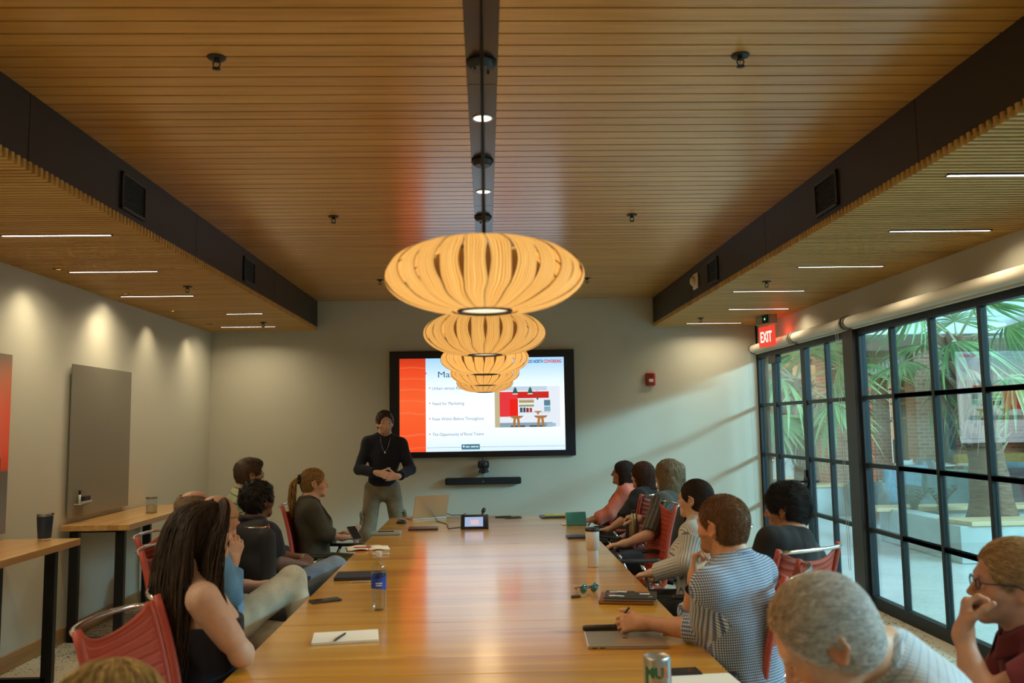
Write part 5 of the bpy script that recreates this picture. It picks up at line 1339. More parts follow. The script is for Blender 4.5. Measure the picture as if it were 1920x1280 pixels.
# ================================================================== CHAIRS
M_SLING = mat('red mesh', (.40, .05, .025), .6)
def _sling():
    m = M_SLING; t = nd(m, 'ShaderNodeTexCoord'); sp = nd(m, 'ShaderNodeSeparateXYZ'); lk(m, t.outputs['UV'], sp.inputs[0])
    f = mathn(m, 'FRACT', sp.outputs[1]); ln = ramp(m, f, [(0, (0, 0, 0)), (.78, (0, 0, 0)), (.84, (1, 1, 1)), (.93, (1, 1, 1)), (1, (0, 0, 0))])
    mx = mixc(m, ln.outputs[0], (.40, .048, .020), (.52, .12, .075)); lk(m, mx, bsdf(m).inputs['Base Color'])
    hh = mathn(m, 'SINE', mathn(m, 'MULTIPLY', sp.outputs[1], 2*PI)); bump(m, hh, .35, .012)
_sling()
M_RAIL = mat('red rail', (.42, .065, .04), .5)
def make_chair(label):
    o = empty('office_chair', (0, 0, 0), 0, label, 'chair', 'red mesh conference chairs')
    def bk(t):      # back line from seat rear (0) to top (1) in side view (y, z)
        return (-.165-.02*t-.085*t*t, .485+.555*t)
    g = MB(); nu, nv = 13, 22; uvs = []
    P = []
    for i in range(nu):
        u = i/(nu-1)*2-1
        for j in range(nv):
            t = j/(nv-1); tt = t-(.115*(1-u*u)**.8)*max(0, (t-.45)/.55)**2.2; y, z = bk(tt); w = .205-.012*t
            P.append((u*w, y-.05*(1-u*u), z))
    fs = [(i*nv+j, (i+1)*nv+j, (i+1)*nv+j+1, i*nv+j+1) for i in range(nu-1) for j in range(nv-1)]
    g.add(P, fs)
    for f in fs: uvs += [(q//nv/(nu-1), (q % nv)/(nv-1)*14) for q in f]
    b_ = g.build('backrest', M_SLING, o, smooth=True); uv = b_.data.uv_layers.new(name='UVMap'); uv.data.foreach_set('uv', [c_ for p in uvs for c_ in p])
    md = b_.modifiers.new('s', 'SOLIDIFY'); md.thickness = .007
    g = MB(); P = []; uvs = []; nv = 14
    for i in range(nu):
        u = i/(nu-1)*2-1
        for j in range(nv):
            t = j/(nv-1); y = -.165+.41*t; z = .485-.02*math.sin(t*PI)-.03*max(0, t-.8)*5*max(0, t-.8)-.022*(1-u*u); P.append((u*.215, y, z))
    fs = [(i*nv+j, (i+1)*nv+j, (i+1)*nv+j+1, i*nv+j+1) for i in range(nu-1) for j in range(nv-1)]; g.add(P, fs)
    for f in fs: uvs += [(q//nv/(nu-1), (q % nv)/(nv-1)*10) for q in f]
    b_ = g.build('seat', M_SLING, o, smooth=True); uv = b_.data.uv_layers.new(name='UVMap'); uv.data.foreach_set('uv', [c_ for p in uvs for c_ in p])
    md = b_.modifiers.new('s', 'SOLIDIFY'); md.thickness = .012
    for sg in (-1, 1):
        pts = [(sg*.218, .235, .465), (sg*.218, .12, .476), (sg*.217, -.06, .482), (sg*.216, -.14, .486)]+[(sg*(.214-.012*t), bk(t)[0]-.0*(1), bk(t)[1]) for t in np.linspace(.04, 1.0, 12)]
        MB().tube(pts, [.013]*4+[.0145]*12, 10, flat=1.0).build('side_rail', M_RAIL, o, smooth=True)
        y1, z1 = bk(1.0)
        g = MB(); pl_ = []
        for q in range(7):
            a = q/6*PI; pl_.append((sg*(.30+.028*math.cos(a)), .20+.025*math.sin(a)))
        poly = [(sg*.272, -.10), (sg*.328, -.10), (sg*.334, .10), (sg*.324, .19), (sg*.300, .205), (sg*.276, .19), (sg*.268, .10)]
        if sg < 0: poly = poly[::-1]
        g.prism(poly, .022, c=(0, 0, .672)); g.build('armrest', BLACK, o, bevel=.009)
        MB().tube([(sg*.298, .03, .675), (sg*.296, .0, .60), (sg*.280, -.06, .47), (sg*.20, -.07, .42), (.0, -.05, .40)], [.013, .013, .014, .014, .014], 10, flat=.6).build('arm_strut', CHROME, o, smooth=True)
    y1, z1 = bk(1.0)
    pts = [(-.200*math.cos(a), y1-.060*math.sin(a), z1-.012+.006*math.sin(a)) for a in np.linspace(0.02, PI-.02, 15)]
    MB().tube(pts, .0085, 10).build('top_handle', CHROME, o, smooth=True)
    for zt in (.30,):
        y, z = bk(zt); MB().tube([(-.207, y, z), (-.10, y-.065, z), (0, y-.085, z), (.10, y-.065, z), (.207, y, z)], .009, 8).build('back_brace', CHROME, o, smooth=True)
    g = MB(); g.lathe([(.028, .09), (.028, .25), (.020, .25), (.020, .40), (.07, .405), (.07, .43), (0, .43)], (0, -.03, 0), 18, caps=False); g.build('column', STEELBLK, o, auto=40)
    MB().box(-.10, .10, -.13, .07, .41, .455).build('tilt_mechanism', STEELBLK, o, bevel=.012)
    for k in range(5):
        a = 2*PI*k/5+.3; dx, dy = math.cos(a), math.sin(a)
        MB().tube([(0, -.03, .105), (dx*.16, dy*.16-.03, .095), (dx*.29, dy*.29-.03, .075)], [.026, .020, .014], 8, flat=.7).build('base_leg', CHROME, o, smooth=True)
        g = MB(); Rm = rot('Z', a+.8)@rot('X', PI/2)
        for q in (-.013, .013): g.lathe([(.0, -.008), (.024, -.008), (.027, 0), (.024, .008), (0, .008)], (dx*.29-math.sin(a+.8)*q*0+q*math.cos(a), dy*.29-.03+q*math.sin(a), .028), 14, R=Rm, caps=False)
        g.build('caster', BLACK, o, smooth=True)
    return o
CH0 = make_chair('chair')
CH0_used = [False]
def chair(x, y, face, label, z=0):
    o = CH0 if not CH0_used[0] else copy_tree(CH0); CH0_used[0] = True
    o.location = (x, y, z); o.rotation_euler = (0, 0, math.radians(face-90)); o['label'] = label; return o
# ================================================================== THE PEOPLE ROUND THE TABLE
def mane(L, n, r, wave=.004, w=1.0, front=0, ragged=.85, wf=1.6, tilt=0):
    """back curtain and two side curtains of hair of length L below the ears"""
    out = [dict(path=[(0, .03, .118), (0, -.07, .112), (0, -.118, .04), (0, -.122, -.05), (0, -.122-tilt*.4, -.05-L*.5), (0, -.115-tilt, -.05-L)], w=[.035, .06*w, .072*w, .080*w, .088*w, .080*w], d=[.004, .008, .010, .018, .022, .016], n=n, r=r, wave=wave, ragged=ragged, wf=wf)]
    for q in (-1, 1):
        out.append(dict(path=[(q*.015, .045, .116), (q*.056, .012, .098), (q*.079, -.022, .03), (q*.081, -.038, -.06), (q*.080, -.038+front*.5, -.06-L*.5), (q*.074, -.038+front, -.06-L*.97)], w=[.035, .058, .060, .058*w, .052*w, .042*w], d=[.003, .005, .008, .012, .016, .012], n=n, r=r, wave=wave, ragged=ragged, wf=wf, side=None))
    for o in out[1:]: o.pop('side')
    # side curtains spread front to back
    return out
NAVYK = fabric('navy knit', (.010, .012, .024)); KHAKI = fabric('khaki twill', (.23, .19, .115)); DENIM = fabric('washed denim', (.20, .25, .31), (.13, .17, .24)); BLKT = fabric('black cotton', (.010, .010, .012))
PALET = fabric('pale trousers', (.50, .48, .38)); OLIVE = fabric('olive blazer cloth', (.050, .046, .026)); CORAL = fabric('coral blazer cloth', (.72, .20, .13)); CREAM = fabric('cream blouse', (.60, .54, .42))
LBLUE = fabric('light blue shirt', (.13, .32, .56)); NAVYT = fabric('navy blouse cloth', (.016, .017, .032)); MAROON = fabric('maroon shirt cloth', (.17, .018, .024), (.12, .012, .016)); DGREY = fabric('charcoal trousers', (.03, .03, .035)); NAVYS = fabric('navy top cloth', (.008, .010, .022))
DKJEAN = fabric('dark denim', (.03, .045, .08))
PEOPLE = []
def seat_person(chair_label=None, ca=None, cdx=(0, 0), **sp):
    b, ctx = build_person(sp)
    if chair_label:
        a = math.radians(ca if ca is not None else sp['ba']); p = ctx['pelvis']
        chair(p[0]+math.cos(a)*.03+cdx[0], p[1]+math.sin(a)*.03+cdx[1], math.degrees(a), chair_label)
    return b, ctx
def necklace(c):
    b = c['body']; C = c['C']; g = MB(); N = c['neck']; cf, cr, sp = c['cf'], c['cr'], c['sp']
    pts = [N+cr*(q*.052)+sp*(.005-.145*(1-q*q)**.9)+cf*(.085+.060*(1-abs(q))) for q in np.linspace(-1, 1, 15)]
    g.tube(pts, .0016, 5); p = pts[7]; g.lathe([(0, -.012), (.008, -.004), (.006, .008), (0, .012)], [float(v) for v in p-sp*.014+cf*.006], 10, caps=False)
    g.build('necklace', mat('silver', (.75, .72, .66), .25, 1), b, smooth=True)
def shift(p, dx=0, dy=0, dz=0): return (p[0]+dx, p[1]+dy, p[2]+dz)
# --- the speaker
def pockets(c):
    g = MB()
    for hip, kn, an, ff in c['legs']:
        ax = nrm(an-hip); o = nrm((hip-c['pelvis'])*V3(1, 1, 0)); m = hip+(kn-hip)*.78+o*.085; f_ = np.cross(ax, o)
        Rm = Matrix(np.stack([f_, o, -ax], 1).tolist()); pk = MB().obox([float(q) for q in m-o*.012], (.14, .035, .17), Rm).build('cargo_pocket', KHAKI, c['body'], bevel=.014); MB().obox([float(q) for q in m+o*.002-ax*.085], (.15, .03, .055), Rm).build('pocket_flap', KHAKI, pk, bevel=.01)
    c2 = MB()
    p = c['pelvis']+c['sp']*.08; pts = []
    necklace(c)
build_person(dict(seed=2, top=(722, 771), y=8.78, ha=-74, hp=-2, hr=2, ba=-80, standing=True, h=.0055, skin=(.78, .48, .34), hair=(.030, .016, .012), hair2=(.08, .045, .03), beard=((.12, .06, .04), .5), style='short', hthick=.013, pelvis=(-1.075, 8.83, .985),
    label='young man in navy sweater and khaki cargo trousers standing beside the wall screen', footR=(-1.28, 8.78, .09), footL=(-.84, 8.95, .09), fur=900, comb='short', furlen=.02, furr=.0016, lift=.007, sh=.91, wide=.92, armk=.93,
    armR=dict(w=(-1.10, 8.56, 1.155), hd=(.95, -.25, -.22), hn=(-.15, .9, -.35), curls=(.2, .3, .35, .4), thumb=.05), armL=dict(w=(-.885, 8.57, 1.115), hd=(-.95, -.2, -.02), hn=(.1, .9, -.1), curls=(.35, .4, .4, .45), thumb=.1),
    cloth=dict(tops=[('sweater', NAVYK, .014, 1.86, dict(hem=.06, nk=.090))], trousers=(KHAKI, .010), tk=1.15), extra=pockets))
# --- left side, nearest first
P_L1 = dict(seed=3, female=True, top=(386, 942), y=3.28, ha=50, hp=3, ba=26, h=.0042, skin=(.62, .40, .30), hair=(.010, .007, .005), hair2=(.060, .034, .020), style='long', fur=2200, furlen=.11, furr=.0022, lift=.006, comb='down', furjit=.12, nape=-.12, pelvis=(-1.06, 3.30, .56), earring=True, wide=1.08, armk=1.2,
    label='woman with very long dark hair in a sleeveless navy top, elbow on table', hthick=.010, face=(0, .128, -.03), facer=(.074, .082, .118),
    armR=dict(el=(-.90, 3.20, .80), w=(-.985, 3.43, .80), hd=(-.5, .8, .0), hn=(0, 0, -1), curls=(.5, .6, .7, .8)), armL=dict(w=(-1.04, 3.52, .70), hd=(.2, -.9, 0), hint=(-.2, 1, -.5)),
    locks=[dict(path=[(0, .03, .122), (0, -.07, .116), (0, -.12, .04), (-.01, -.135, -.08), (-.02, -.145, -.22), (-.02, -.16, -.38), (-.01, -.17, -.52), (0, -.17, -.64)], w=[.04, .07, .085, .100, .115, .110, .085, .05], d=[.006, .012, .018, .028, .034, .034, .03, .02], n=1700, r=.0023, wave=.012, ragged=.78, wf=1.2, steps=20),
           dict(path=[(.02, .05, .118), (.066, .030, .090), (.092, -.02, .02), (.092, -.045, -.08), (.095, -.05, -.20), (.11, -.02, -.32), (.12, .02, -.44)], w=[.03, .05, .060, .060, .05, .04, .03], d=[.005, .010, .014, .02, .022, .02, .015], n=520, r=.0021, wave=.014, ragged=.7, wf=1.1, steps=18),
           dict(path=[(-.02, .05, .118), (-.066, .030, .090), (-.092, -.015, .02), (-.095, -.02, -.08), (-.10, -.02, -.20), (-.11, .0, -.32), (-.11, .02, -.44)], w=[.02, .03, .035, .04, .045, .04, .03], d=[.005, .010, .014, .02, .022, .02, .015], n=260, r=.0023, wave=.010, ragged=.7, steps=18)],
    cloth=dict(tops=[('top', NAVYS, .008, None, dict(hem=-.12, strapless=.66))], trousers=(DKJEAN, .010)))
seat_person('red mesh chair under the woman with very long dark hair', ca=8, cdx=(.10, .02), **P_L1)
seat_person('red mesh chair under the bald man in the light blue shirt', ca=0, seed=4, top=(411, 927), y=4.40, ha=45, hp=0, ba=28, h=.0055, skin=(.58, .34, .23), hair=(.12, .08, .05), style='none', pelvis=(-1.42, 4.38, .56), glasses=True, belly=True, wide=1.1,
    label='bald man in light blue shirt with his hand at his face and one leg crossed',
    armR=dict(el=(-1.26, 4.28, .80), w=tuple(ony(436, 1056, 4.36)), hd=(.15, .25, .95), hn=(-.6, .7, .1), curls=(.35, .4, .45, .5), thumb=.2), armL=dict(w=tuple(ony(497, 1098, 4.60)), hd=(.85, .2, .1), hn=(.1, .2, -1), curls=(.9, 1, 1, 1), hint=(.3, 1, -1)),
    kneeR=tuple(ony(548, 1088, 4.66)), footR=(-.93, 4.60, .38), kneeL=(-1.02, 4.62, .52), footL=(-.98, 4.65, .09),
    cloth=dict(tops=[('shirt', LBLUE, .013, (1.72, 1.25), dict(hem=.03))], trousers=(PALET, .012), collar=(LBLUE, .040, .03, .066), cuffs=(LBLUE,)))
seat_person('red mesh chair against the bar table behind the man with thinning hair', ca=0, seed=5, top=(368, 919), y=4.95, ha=52, ba=42, h=.007, skin=(.60, .34, .22), hair=(.13, .08, .04), hair2=(.24, .16, .09), style='fringe', fur=500, furlen=.02, comb='back', pelvis=(-1.66, 4.92, .56),
    label='man with thinning light brown hair sitting by the wall, only his head showing', cloth=dict(tops=[('shirt', fabric('beige shirt', (.30, .26, .2)), .013, 1.8, {})], trousers=(DGREY, .01)))
def jacket(c):
    # jacket hung over the chair back behind the woman
    pass
seat_person('red mesh chair with a black jacket hung over its back', ca=76, cdx=(.01, .02), seed=6, female=True, top=(487, 903), y=5.42, ha=52, ba=42, h=.0055, skin=(.17, .075, .042), hair=(.008, .006, .006), hair2=(.022, .015, .013), style='curly', hamp=.014, hfreq=95, fur=1200, furlen=.018, furr=.0018, furjit=.9, lift=.010, pelvis=(-1.46, 5.42, .56), wide=1.18, armk=1.25, hthick=.012, sh=1.08,
    nape=-.09, label='woman with short dark curled hair in a navy short-sleeved blouse', earcut=True,
    armR=dict(el=(-1.31, 5.30, .80), w=tuple(ony(562, 1058, 5.52)), hd=(.75, .6, .0), hn=(-.3, .2, -1), curls=(.6, .7, .7, .7)), armL=dict(w=tuple(shift(ony(572, 1050, 5.66), 0, 0, .01)), hd=(.3, -.8, .1), hn=(0, 0, -1), curls=(.5, .6, .6, .6), hint=(0, 1, -1)),
    kneeR=tuple(shift(ony(628, 1052, 5.62), 0, 0, -.04)), footR=(-.93, 5.75, .36), kneeL=(-1.05, 5.72, .52), footL=(-1.02, 5.75, .09),
    cloth=dict(tops=[('blouse', NAVYT, .016, .72, dict(hem=.03, nk=.10))], trousers=(DENIM, .012)))
seat_person('red mesh chair under the man in the green plaid shirt', ca=20, seed=7, top=(469, 861), y=6.95, ha=38, ba=20, h=.006, skin=(.58, .34, .24), hair=(.060, .034, .018), hair2=(.11, .07, .04), style='short', hthick=.014, fur=1600, furlen=.024, furr=.0016, lift=.008, comb='short', pelvis=(-2.06, 6.95, .60), glasses=True,
    label='man with brown hair and black glasses in a green plaid shirt, second row', head_off=(0, 0, 0), cloth=dict(tops=[('shirt', M_PLAID, .013, 1.8, {})], trousers=(DGREY, .01), collar=(M_PLAID, .038, .03, .062)))
def lapel(mt):
    def f(c):
        g = MB(); PT = c['PT']
        for q in (-1, 1):
            pts = [PT(q*.055, .05, .99), PT(q*.085, .098, .86), PT(q*.110, .135, .72), PT(q*.075, .145, .52), PT(q*.045, .135, .38), PT(q*.040, .135, .55), PT(q*.045, .128, .72), PT(q*.045, .085, .90)]
            v = [tuple(p) for p in pts]+[tuple(p+c['cf']*.008) for p in pts]; n = len(pts)
            g.add(v, [tuple(range(n)), tuple(range(2*n-1, n-1, -1))]+[(i, n+i, n+(i+1) % n, (i+1) % n) for i in range(n)])
        g.build('lapel', mt, c['body'])
    return f
def pony_tie(c):
    T = c['T']; g = MB(); R = Matrix(c['R'].tolist()); p = T(0, -.122, .045)
    pts = [p+c['R'][:, 0]*.026*math.cos(a)+c['R'][:, 2]*.026*math.sin(a)-c['R'][:, 1]*.004*math.sin(3*a) for a in np.linspace(0, 2*PI, 15)[:-1]]
    g.tube(pts, [.013+.003*math.sin(i*2.3) for i in range(14)], 8, closed=True); g.build('hair_tie', BLKT, c['body'], smooth=True); lapel(OLIVE)(c)
seat_person('red mesh chair with its back in view behind the woman with the ponytail', ca=-7, cdx=(.07, -.04), seed=8, female=True, top=(590, 878), y=6.70, ha=20, hp=2, ba=12, h=.0055, skin=(.60, .38, .28), hair=(.12, .065, .02), hair2=(.46, .29, .10), style='pony', hthick=.006, nape=-.06, earcut=True, earring=True, pelvis=(-1.34, 6.66, .56),
    label='woman with a long blonde ponytail in an olive blazer, seen in profile', hamp=.0015, fur=1800, furlen=.07, comb='back', furr=.0014, lift=.004,
    locks=[dict(path=[(0, -.10, .045), (0, -.145, .055), (0, -.175, .00), (0, -.185, -.09), (0, -.185, -.19), (0, -.165, -.27)], w=[.012, .018, .030, .036, .034, .014], d=[.012, .016, .022, .024, .02, .01], n=260, r=.0028, wave=.009, ragged=.8)],
    armR=dict(el=(-1.25, 6.55, .82), w=tuple(ony(640, 1008, 6.62)), hd=(.95, .1, .05), hn=(0, .3, -1), curls=(.6, .7, .8, .8), thumb=.4), armL=dict(w=tuple(ony(646, 1000, 6.85)), hd=(.9, -.2, .1), hn=(0, -.2, .95), curls=(.4, .5, .5, .6)),
    cloth=dict(tops=[('undershirt', BLKT, .006, None, dict(hem=-.0)), ('blazer', OLIVE, .018, 1.52, dict(hem=-.12, openv=(.16, .30)))], trousers=(fabric('olive trousers', (.09, .10, .035)), .012)), extra=pony_tie)
# --- right side, nearest first
def watch(c):
    a = c['arms'][0]; ax = nrm(a['wr']-a['el']); p = a['wr']-ax*.035; R = Vector(ax).to_track_quat('Z', 'Y').to_matrix(); g = MB()
    g.lathe([(.031, -.011), (.033, -.011), (.033, .011), (.031, .011), (.031, -.011)], [float(q) for q in p], 24, R=R, caps=False); st = g.build('watch', BLACK, c['body'], smooth=True)
    o = nrm(V3(-.7, -.7, 0)-ax*(V3(-.7, -.7, 0)@ax)); R2 = Vector(o).to_track_quat('Z', 'Y').to_matrix(); g = MB(); g.lathe([(.021, 0), (.023, .004), (.021, .011), (.018, .011), (.017, .008), (0, .008)], [float(q) for q in p+o*.029], 20, R=R2, caps=False); g.build('watch_case', mat('watch face', (.02, .02, .022), .2, .4), st, auto=40)
    g = MB(); k = a['K'][2]; R3 = Vector(a['hd']).to_track_quat('Z', 'Y').to_matrix(); g.lathe([(.0098, -.002), (.0108, -.002), (.0108, .002), (.0098, .002), (.0098, -.002)], [float(q) for q in k+V3(0, 0, .0)], 16, R=R3, caps=False); g.build('ring', CHROME, c['body'], smooth=True)
PENHAND = onz(1212, 1168, .795)
seat_person('red mesh chair under the man in the blue gingham shirt', ca=152, cdx=(-.03, .14), seed=9, top=(1350, 929), y=3.42, ha=128, hp=2, hr=0, ba=135, h=.0045, skin=(.60, .30, .17), hair=(.10, .042, .016), hair2=(.22, .105, .045), beard=((.14, .06, .025), .6), style='crop', hthick=.007, hamp=.001, nape=-.075, fur=6000, furlen=.014, furr=.0010, lift=.005, comb='down', furjit=.4,
    pelvis=(1.02, 3.34, .56), wide=1.14, sh=1.05, armk=1.1, label='man with short reddish hair in a blue gingham shirt, hand at chin',
    armL=dict(el=(.86, 3.42, .795), w=tuple(PENHAND), hd=(-.95, .10, .0), hn=(-.1, .8, -.55), curls=(.75, .9, 1.0, 1.1), thumb=.5),
    armR=dict(el=(.86, 3.62, .82), w=tuple(ony(1303, 1085, 3.56)), hd=(.10, .25, .95), hn=(.85, -.3, .1), curls=(.9, 1.0, 1.1, 1.1), thumb=.3),
    cloth=dict(tops=[('shirt', M_GING, .013, (1.12, 1.30), dict(hem=.03))], trousers=(DKJEAN, .012), collar=(M_GING, .042, .034, .068), cuffs=(M_GING,)), extra=watch)
seat_person('red mesh chair under the woman in the pinstriped shirt', ca=182, seed=10, female=True, top=(1301, 899), y=4.98, ha=140, hp=4, ba=150, h=.005, skin=(.60, .37, .26), hair=(.016, .009, .007), hair2=(.045, .026, .018), style='bun', hthick=.006, hamp=.0008, bunpos=(0, -.125, -.035), nape=-.085, earcut=True, earring=True, pelvis=(1.20, 4.92, .56),
    label='woman with sleek dark hair tied back in a pinstriped shirt with cream collar', fur=2200, furlen=.07, comb='back', furr=.0013, lift=.003,
    armL=dict(el=(1.10, 4.74, .84), w=tuple(ony(1224, 1074, 4.92)), hd=(-.8, .5, -.2), hn=(.1, 0, -1), curls=(.4, .5, .5, .6)), armR=dict(w=tuple(ony(1230, 1070, 5.10)), hd=(-.5, -.6, -.2), hn=(0, 0, -1), curls=(.4, .5, .5, .6), hint=(.3, 1, -1)),
    cloth=dict(tops=[('shirt', M_STR4, .016, 1.85, dict(hem=.03))], trousers=(BLKT, .012), collar=(CREAM, .036, .034, .058)))
def bottle_hand(c): pass
seat_person('red mesh chair under the person with long wavy hair', ca=185, cdx=(.0, .0), seed=11, top=(1250, 863), y=6.60, ha=128, ba=148, h=.0055, skin=(.58, .35, .24), hair=(.14, .09, .045), hair2=(.46, .36, .24), style='curly', hthick=.010, hamp=.012, hfreq=62, nape=-.20, pelvis=(1.32, 6.55, .56),
    label='person with long wavy grey-blond hair holding a steel bottle', drop=.12, dropw=1.12, fur=5000, furlen=.11, furr=.0016, lift=.012, furjit=.35, comb='down',
    armL=dict(el=(1.18, 6.25, .80), w=tuple(ony(1172, 1018, 6.30)), hd=(-.95, .2, -.15), hn=(0, 0, -1), curls=(.15, .2, .25, .3)), armR=dict(w=tuple(shift(ony(1200, 972, 6.42), .0, .0, .0)), hd=(-.75, .35, .1), hn=(.1, 0, -1), curls=(.9, 1.0, 1.1, 1.1), thumb=.5, hint=(.6, .6, -1)),
    cloth=dict(tops=[('shirt', M_ST3, .015, .95, dict(hem=.03))], trousers=(DKJEAN, .012), collar=(M_ST3, .035, .03, .062)))
seat_person('red mesh chair under the person with the smooth brown bob', ca=125, cdx=(.0, .0), seed=12, female=True, top=(1203, 866), y=7.25, ha=135, ba=150, h=.006, skin=(.58, .35, .25), hair=(.040, .018, .010), hair2=(.09, .035, .02), style='bob', hthick=.010, hamp=.002, nape=-.115, pelvis=(1.27, 7.18, .56),
    label='person with a smooth reddish brown bob in a black top', drop=.045, fur=4000, furlen=.12, furr=.0015, lift=.004, furjit=.08, comb='down',
    armL=dict(el=(1.10, 6.96, .82), w=tuple(ony(1143, 992, 7.10)), hd=(-.6, .7, -.1), hn=(0, 0, -1), curls=(.5, .6, .6, .6)), cloth=dict(tops=[('top', BLKT, .015, .9, dict(hem=.03))], trousers=(BLKT, .012), collar=(BLKT, .035, .03, .060)))
seat_person('red mesh chair under the woman in the coral blazer', ca=165, seed=13, female=True, top=(1167, 864), y=8.0, ha=165, hp=8, ba=168, h=.0055, skin=(.42, .20, .11), hair=(.016, .010, .008), hair2=(.05, .03, .02), style='bob', hthick=.008, hamp=.003, nape=-.165, pelvis=(1.26, 7.96, .55), glasses=True,
    label='woman with dark shoulder-length hair and glasses in a coral blazer', drop=.09, fur=4000, furlen=.12, furr=.0015, lift=.005, furjit=.10, comb='down',
    armL=dict(el=(1.12, 7.80, .80), w=tuple(ony(1117, 974, 7.80)), hd=(-.95, .1, -.1), hn=(0, .2, -1), curls=(.6, .7, .7, .7)), armR=dict(w=tuple(ony(1114, 972, 8.0)), hd=(-.9, -.2, -.1), hn=(0, 0, -1), curls=(.6, .7, .7, .7)),
    cloth=dict(tops=[('undershirt', CREAM, .008, None, dict(hem=0)), ('blazer', CORAL, .018, 1.86, dict(hem=-.12, openv=(.20, .20)))], trousers=(BLKT, .012)), extra=lapel(CORAL))
seat_person('red mesh chair seen from behind, backed by the black clad person near the window', ca=119, cdx=(-.09, -.10), seed=14, top=(1470, 909), y=4.40, ha=142, hp=-4, ba=128, h=.0048, skin=(.42, .21, .12), hair=(.006, .006, .007), hair2=(.035, .035, .040), style='swept', hthick=.018, hamp=.008, hfreq=62, nape=-.085, fur=2600, furlen=.07, furr=.0016, comb='back', lift=.012, pelvis=(1.45, 4.22, .56), furjit=.35,
    label='person with glossy black swept back hair and black top, second row by the window', cloth=dict(tops=[('top', BLKT, .014, .95, dict(nk=.09))], trousers=(BLKT, .012)))
seat_person('red mesh chair behind the grey haired man in the pale checked shirt', ca=165, seed=15, top=(1540, 1092), y=1.82, ha=168, hp=-34, ba=165, h=.0042, skin=(.68, .36, .22), hair=(.72, .70, .66), hair2=(1.0, 1.0, .98), style='crop', hthick=.008, hamp=.002, basek=1.0, ncz=.10, nape=-.07, pelvis=(1.34, 1.76, .56), neckpos=tuple(ony(1655, 1222, 1.90)-V3(0, 0, .035)), head_off=(-.0, 0, -.0), facer=(.092, .098, .135), face=(0, .122, -.035),
    label='grey-haired man bending over the table in a pale checked shirt, nearest on the right', fur=13000, furlen=.042, furr=.0009, comb='back', lift=.011, furjit=.24,
    haircol=lambda L, c: (lambda w: c*(1-w)+w*np.array([.62, .42, .24])*(.7+.5*c[:, :1]))(np.clip((L[:, 1:2]*9+L[:, 2:3]*7-.35), 0, .85)),
    armL=dict(w=(.80, 1.62, .80), hd=(-.8, .4, 0), hn=(0, 0, -1)), armR=dict(w=(.80, 1.98, .80), hd=(-.9, .1, 0), hn=(0, 0, -1)),
    cloth=dict(tops=[('shirt', M_STR7, .014, 1.8, dict(hem=.03))], trousers=(DGREY, .012), collar=(M_STR7, .044, .034, .070)))
seat_person('red mesh chair under the man in the maroon shirt, outside the frame', ca=160, seed=16, top=(1890, 1013), y=2.42, ha=163, hp=2, ba=160, h=.0040, skin=(.60, .32, .20), hair=(.20, .11, .045), hair2=(.48, .30, .14), beard=((.42, .24, .13), .35), style='slick', hthick=.008, hamp=.0008, nape=-.06, earcut=True, glasses=mat('dark blue spectacle frame', (.02, .025, .05), .3), pelvis=(1.62, 2.32, .56),
    label='man with swept back light brown hair and glasses in a maroon shirt, hand on mouth', fur=5000, furlen=.10, furr=.0013, comb='back', lift=.006, furjit=.14,
    armL=dict(el=(1.30, 2.28, .87), w=tuple(ony(1806, 1192, 2.36)), hd=(.22, .10, .95), hn=(.9, -.4, 0), curls=(.85, 1.25, 1.35, 1.4), thumb=.9, spread=.02), armR=dict(w=(1.25, 2.62, .80), hd=(-.8, -.3, 0), hn=(0, 0, -1)),
    cloth=dict(tops=[('shirt', MAROON, .014, (1.8, 1.12), dict(hem=.03))], trousers=(DGREY, .012), collar=(MAROON, .044, .034, .068), cuffs=(MAROON,)))
build_person(dict(seed=17, female=True, top=(215, 1245), y=1.50, ha=55, ba=60, h=.006, skin=(.6, .38, .28), hair=(.12, .065, .025), hair2=(.70, .48, .18), style='long', nape=-.12, hthick=.010, hamp=.002, pelvis=(-.68, 1.42, .50), label='person with streaked blonde hair, only the crown of the head in view at the bottom',
    fur=4000, furlen=.08, furr=.0016, comb='down', furjit=.10, armR=dict(w=(-.30, 1.72, .56)), armL=dict(w=(-.72, 1.95, .56)), cloth=dict(tops=[('top', BLKT, .014, 1.5, {})], trousers=(BLKT, .01))))
chair(-.695, 1.39, 60, 'red mesh chair under the blonde person, below the frame')
chair(-.91, 2.74, -7, 'empty red mesh chair in the left foreground')
chair(1.03, 6.13, 187, 'empty red mesh chair between the wavy haired person and the woman in pinstripes')
JACKET_CHAIR = (-1.443, 5.47, 76)
# the visitor beyond the glass
build_person(dict(seed=18, top=(1481, 818), y=17.9, ha=-90, ba=-95, h=.012, skin=(.45, .26, .18), hair=(.02, .015, .012), style='short', pelvis=(6.42, 18.0, .56), label='seated visitor in dark clothes far beyond the glass door', cloth=dict(tops=[('top', fabric('slate jumper', (.06, .07, .09)), .014, 1.8, {})], trousers=(DGREY, .01))))
# ================================================================== THINGS ON THE TABLES
def place(name, px, py, rz, label, cat, z=TZ, group=None):
    p = onz(px, py, z); return empty(name, (float(p[0]), float(p[1]), z), math.radians(rz), label, cat, group)
PAPER = mat('paper', (.74, .72, .66), .8); PHONEG = mat('phone glass', (.012, .013, .016), .08); ALU = mat('aluminium', (.60, .56, .50), .32, .85)
def slab(o, nm, w, l, z0, z1, m, bev=.004, x=0, y=0): return MB().box(x-w/2, x+w/2, y-l/2, y+l/2, z0, z1).build(nm, m, o, bevel=bev)
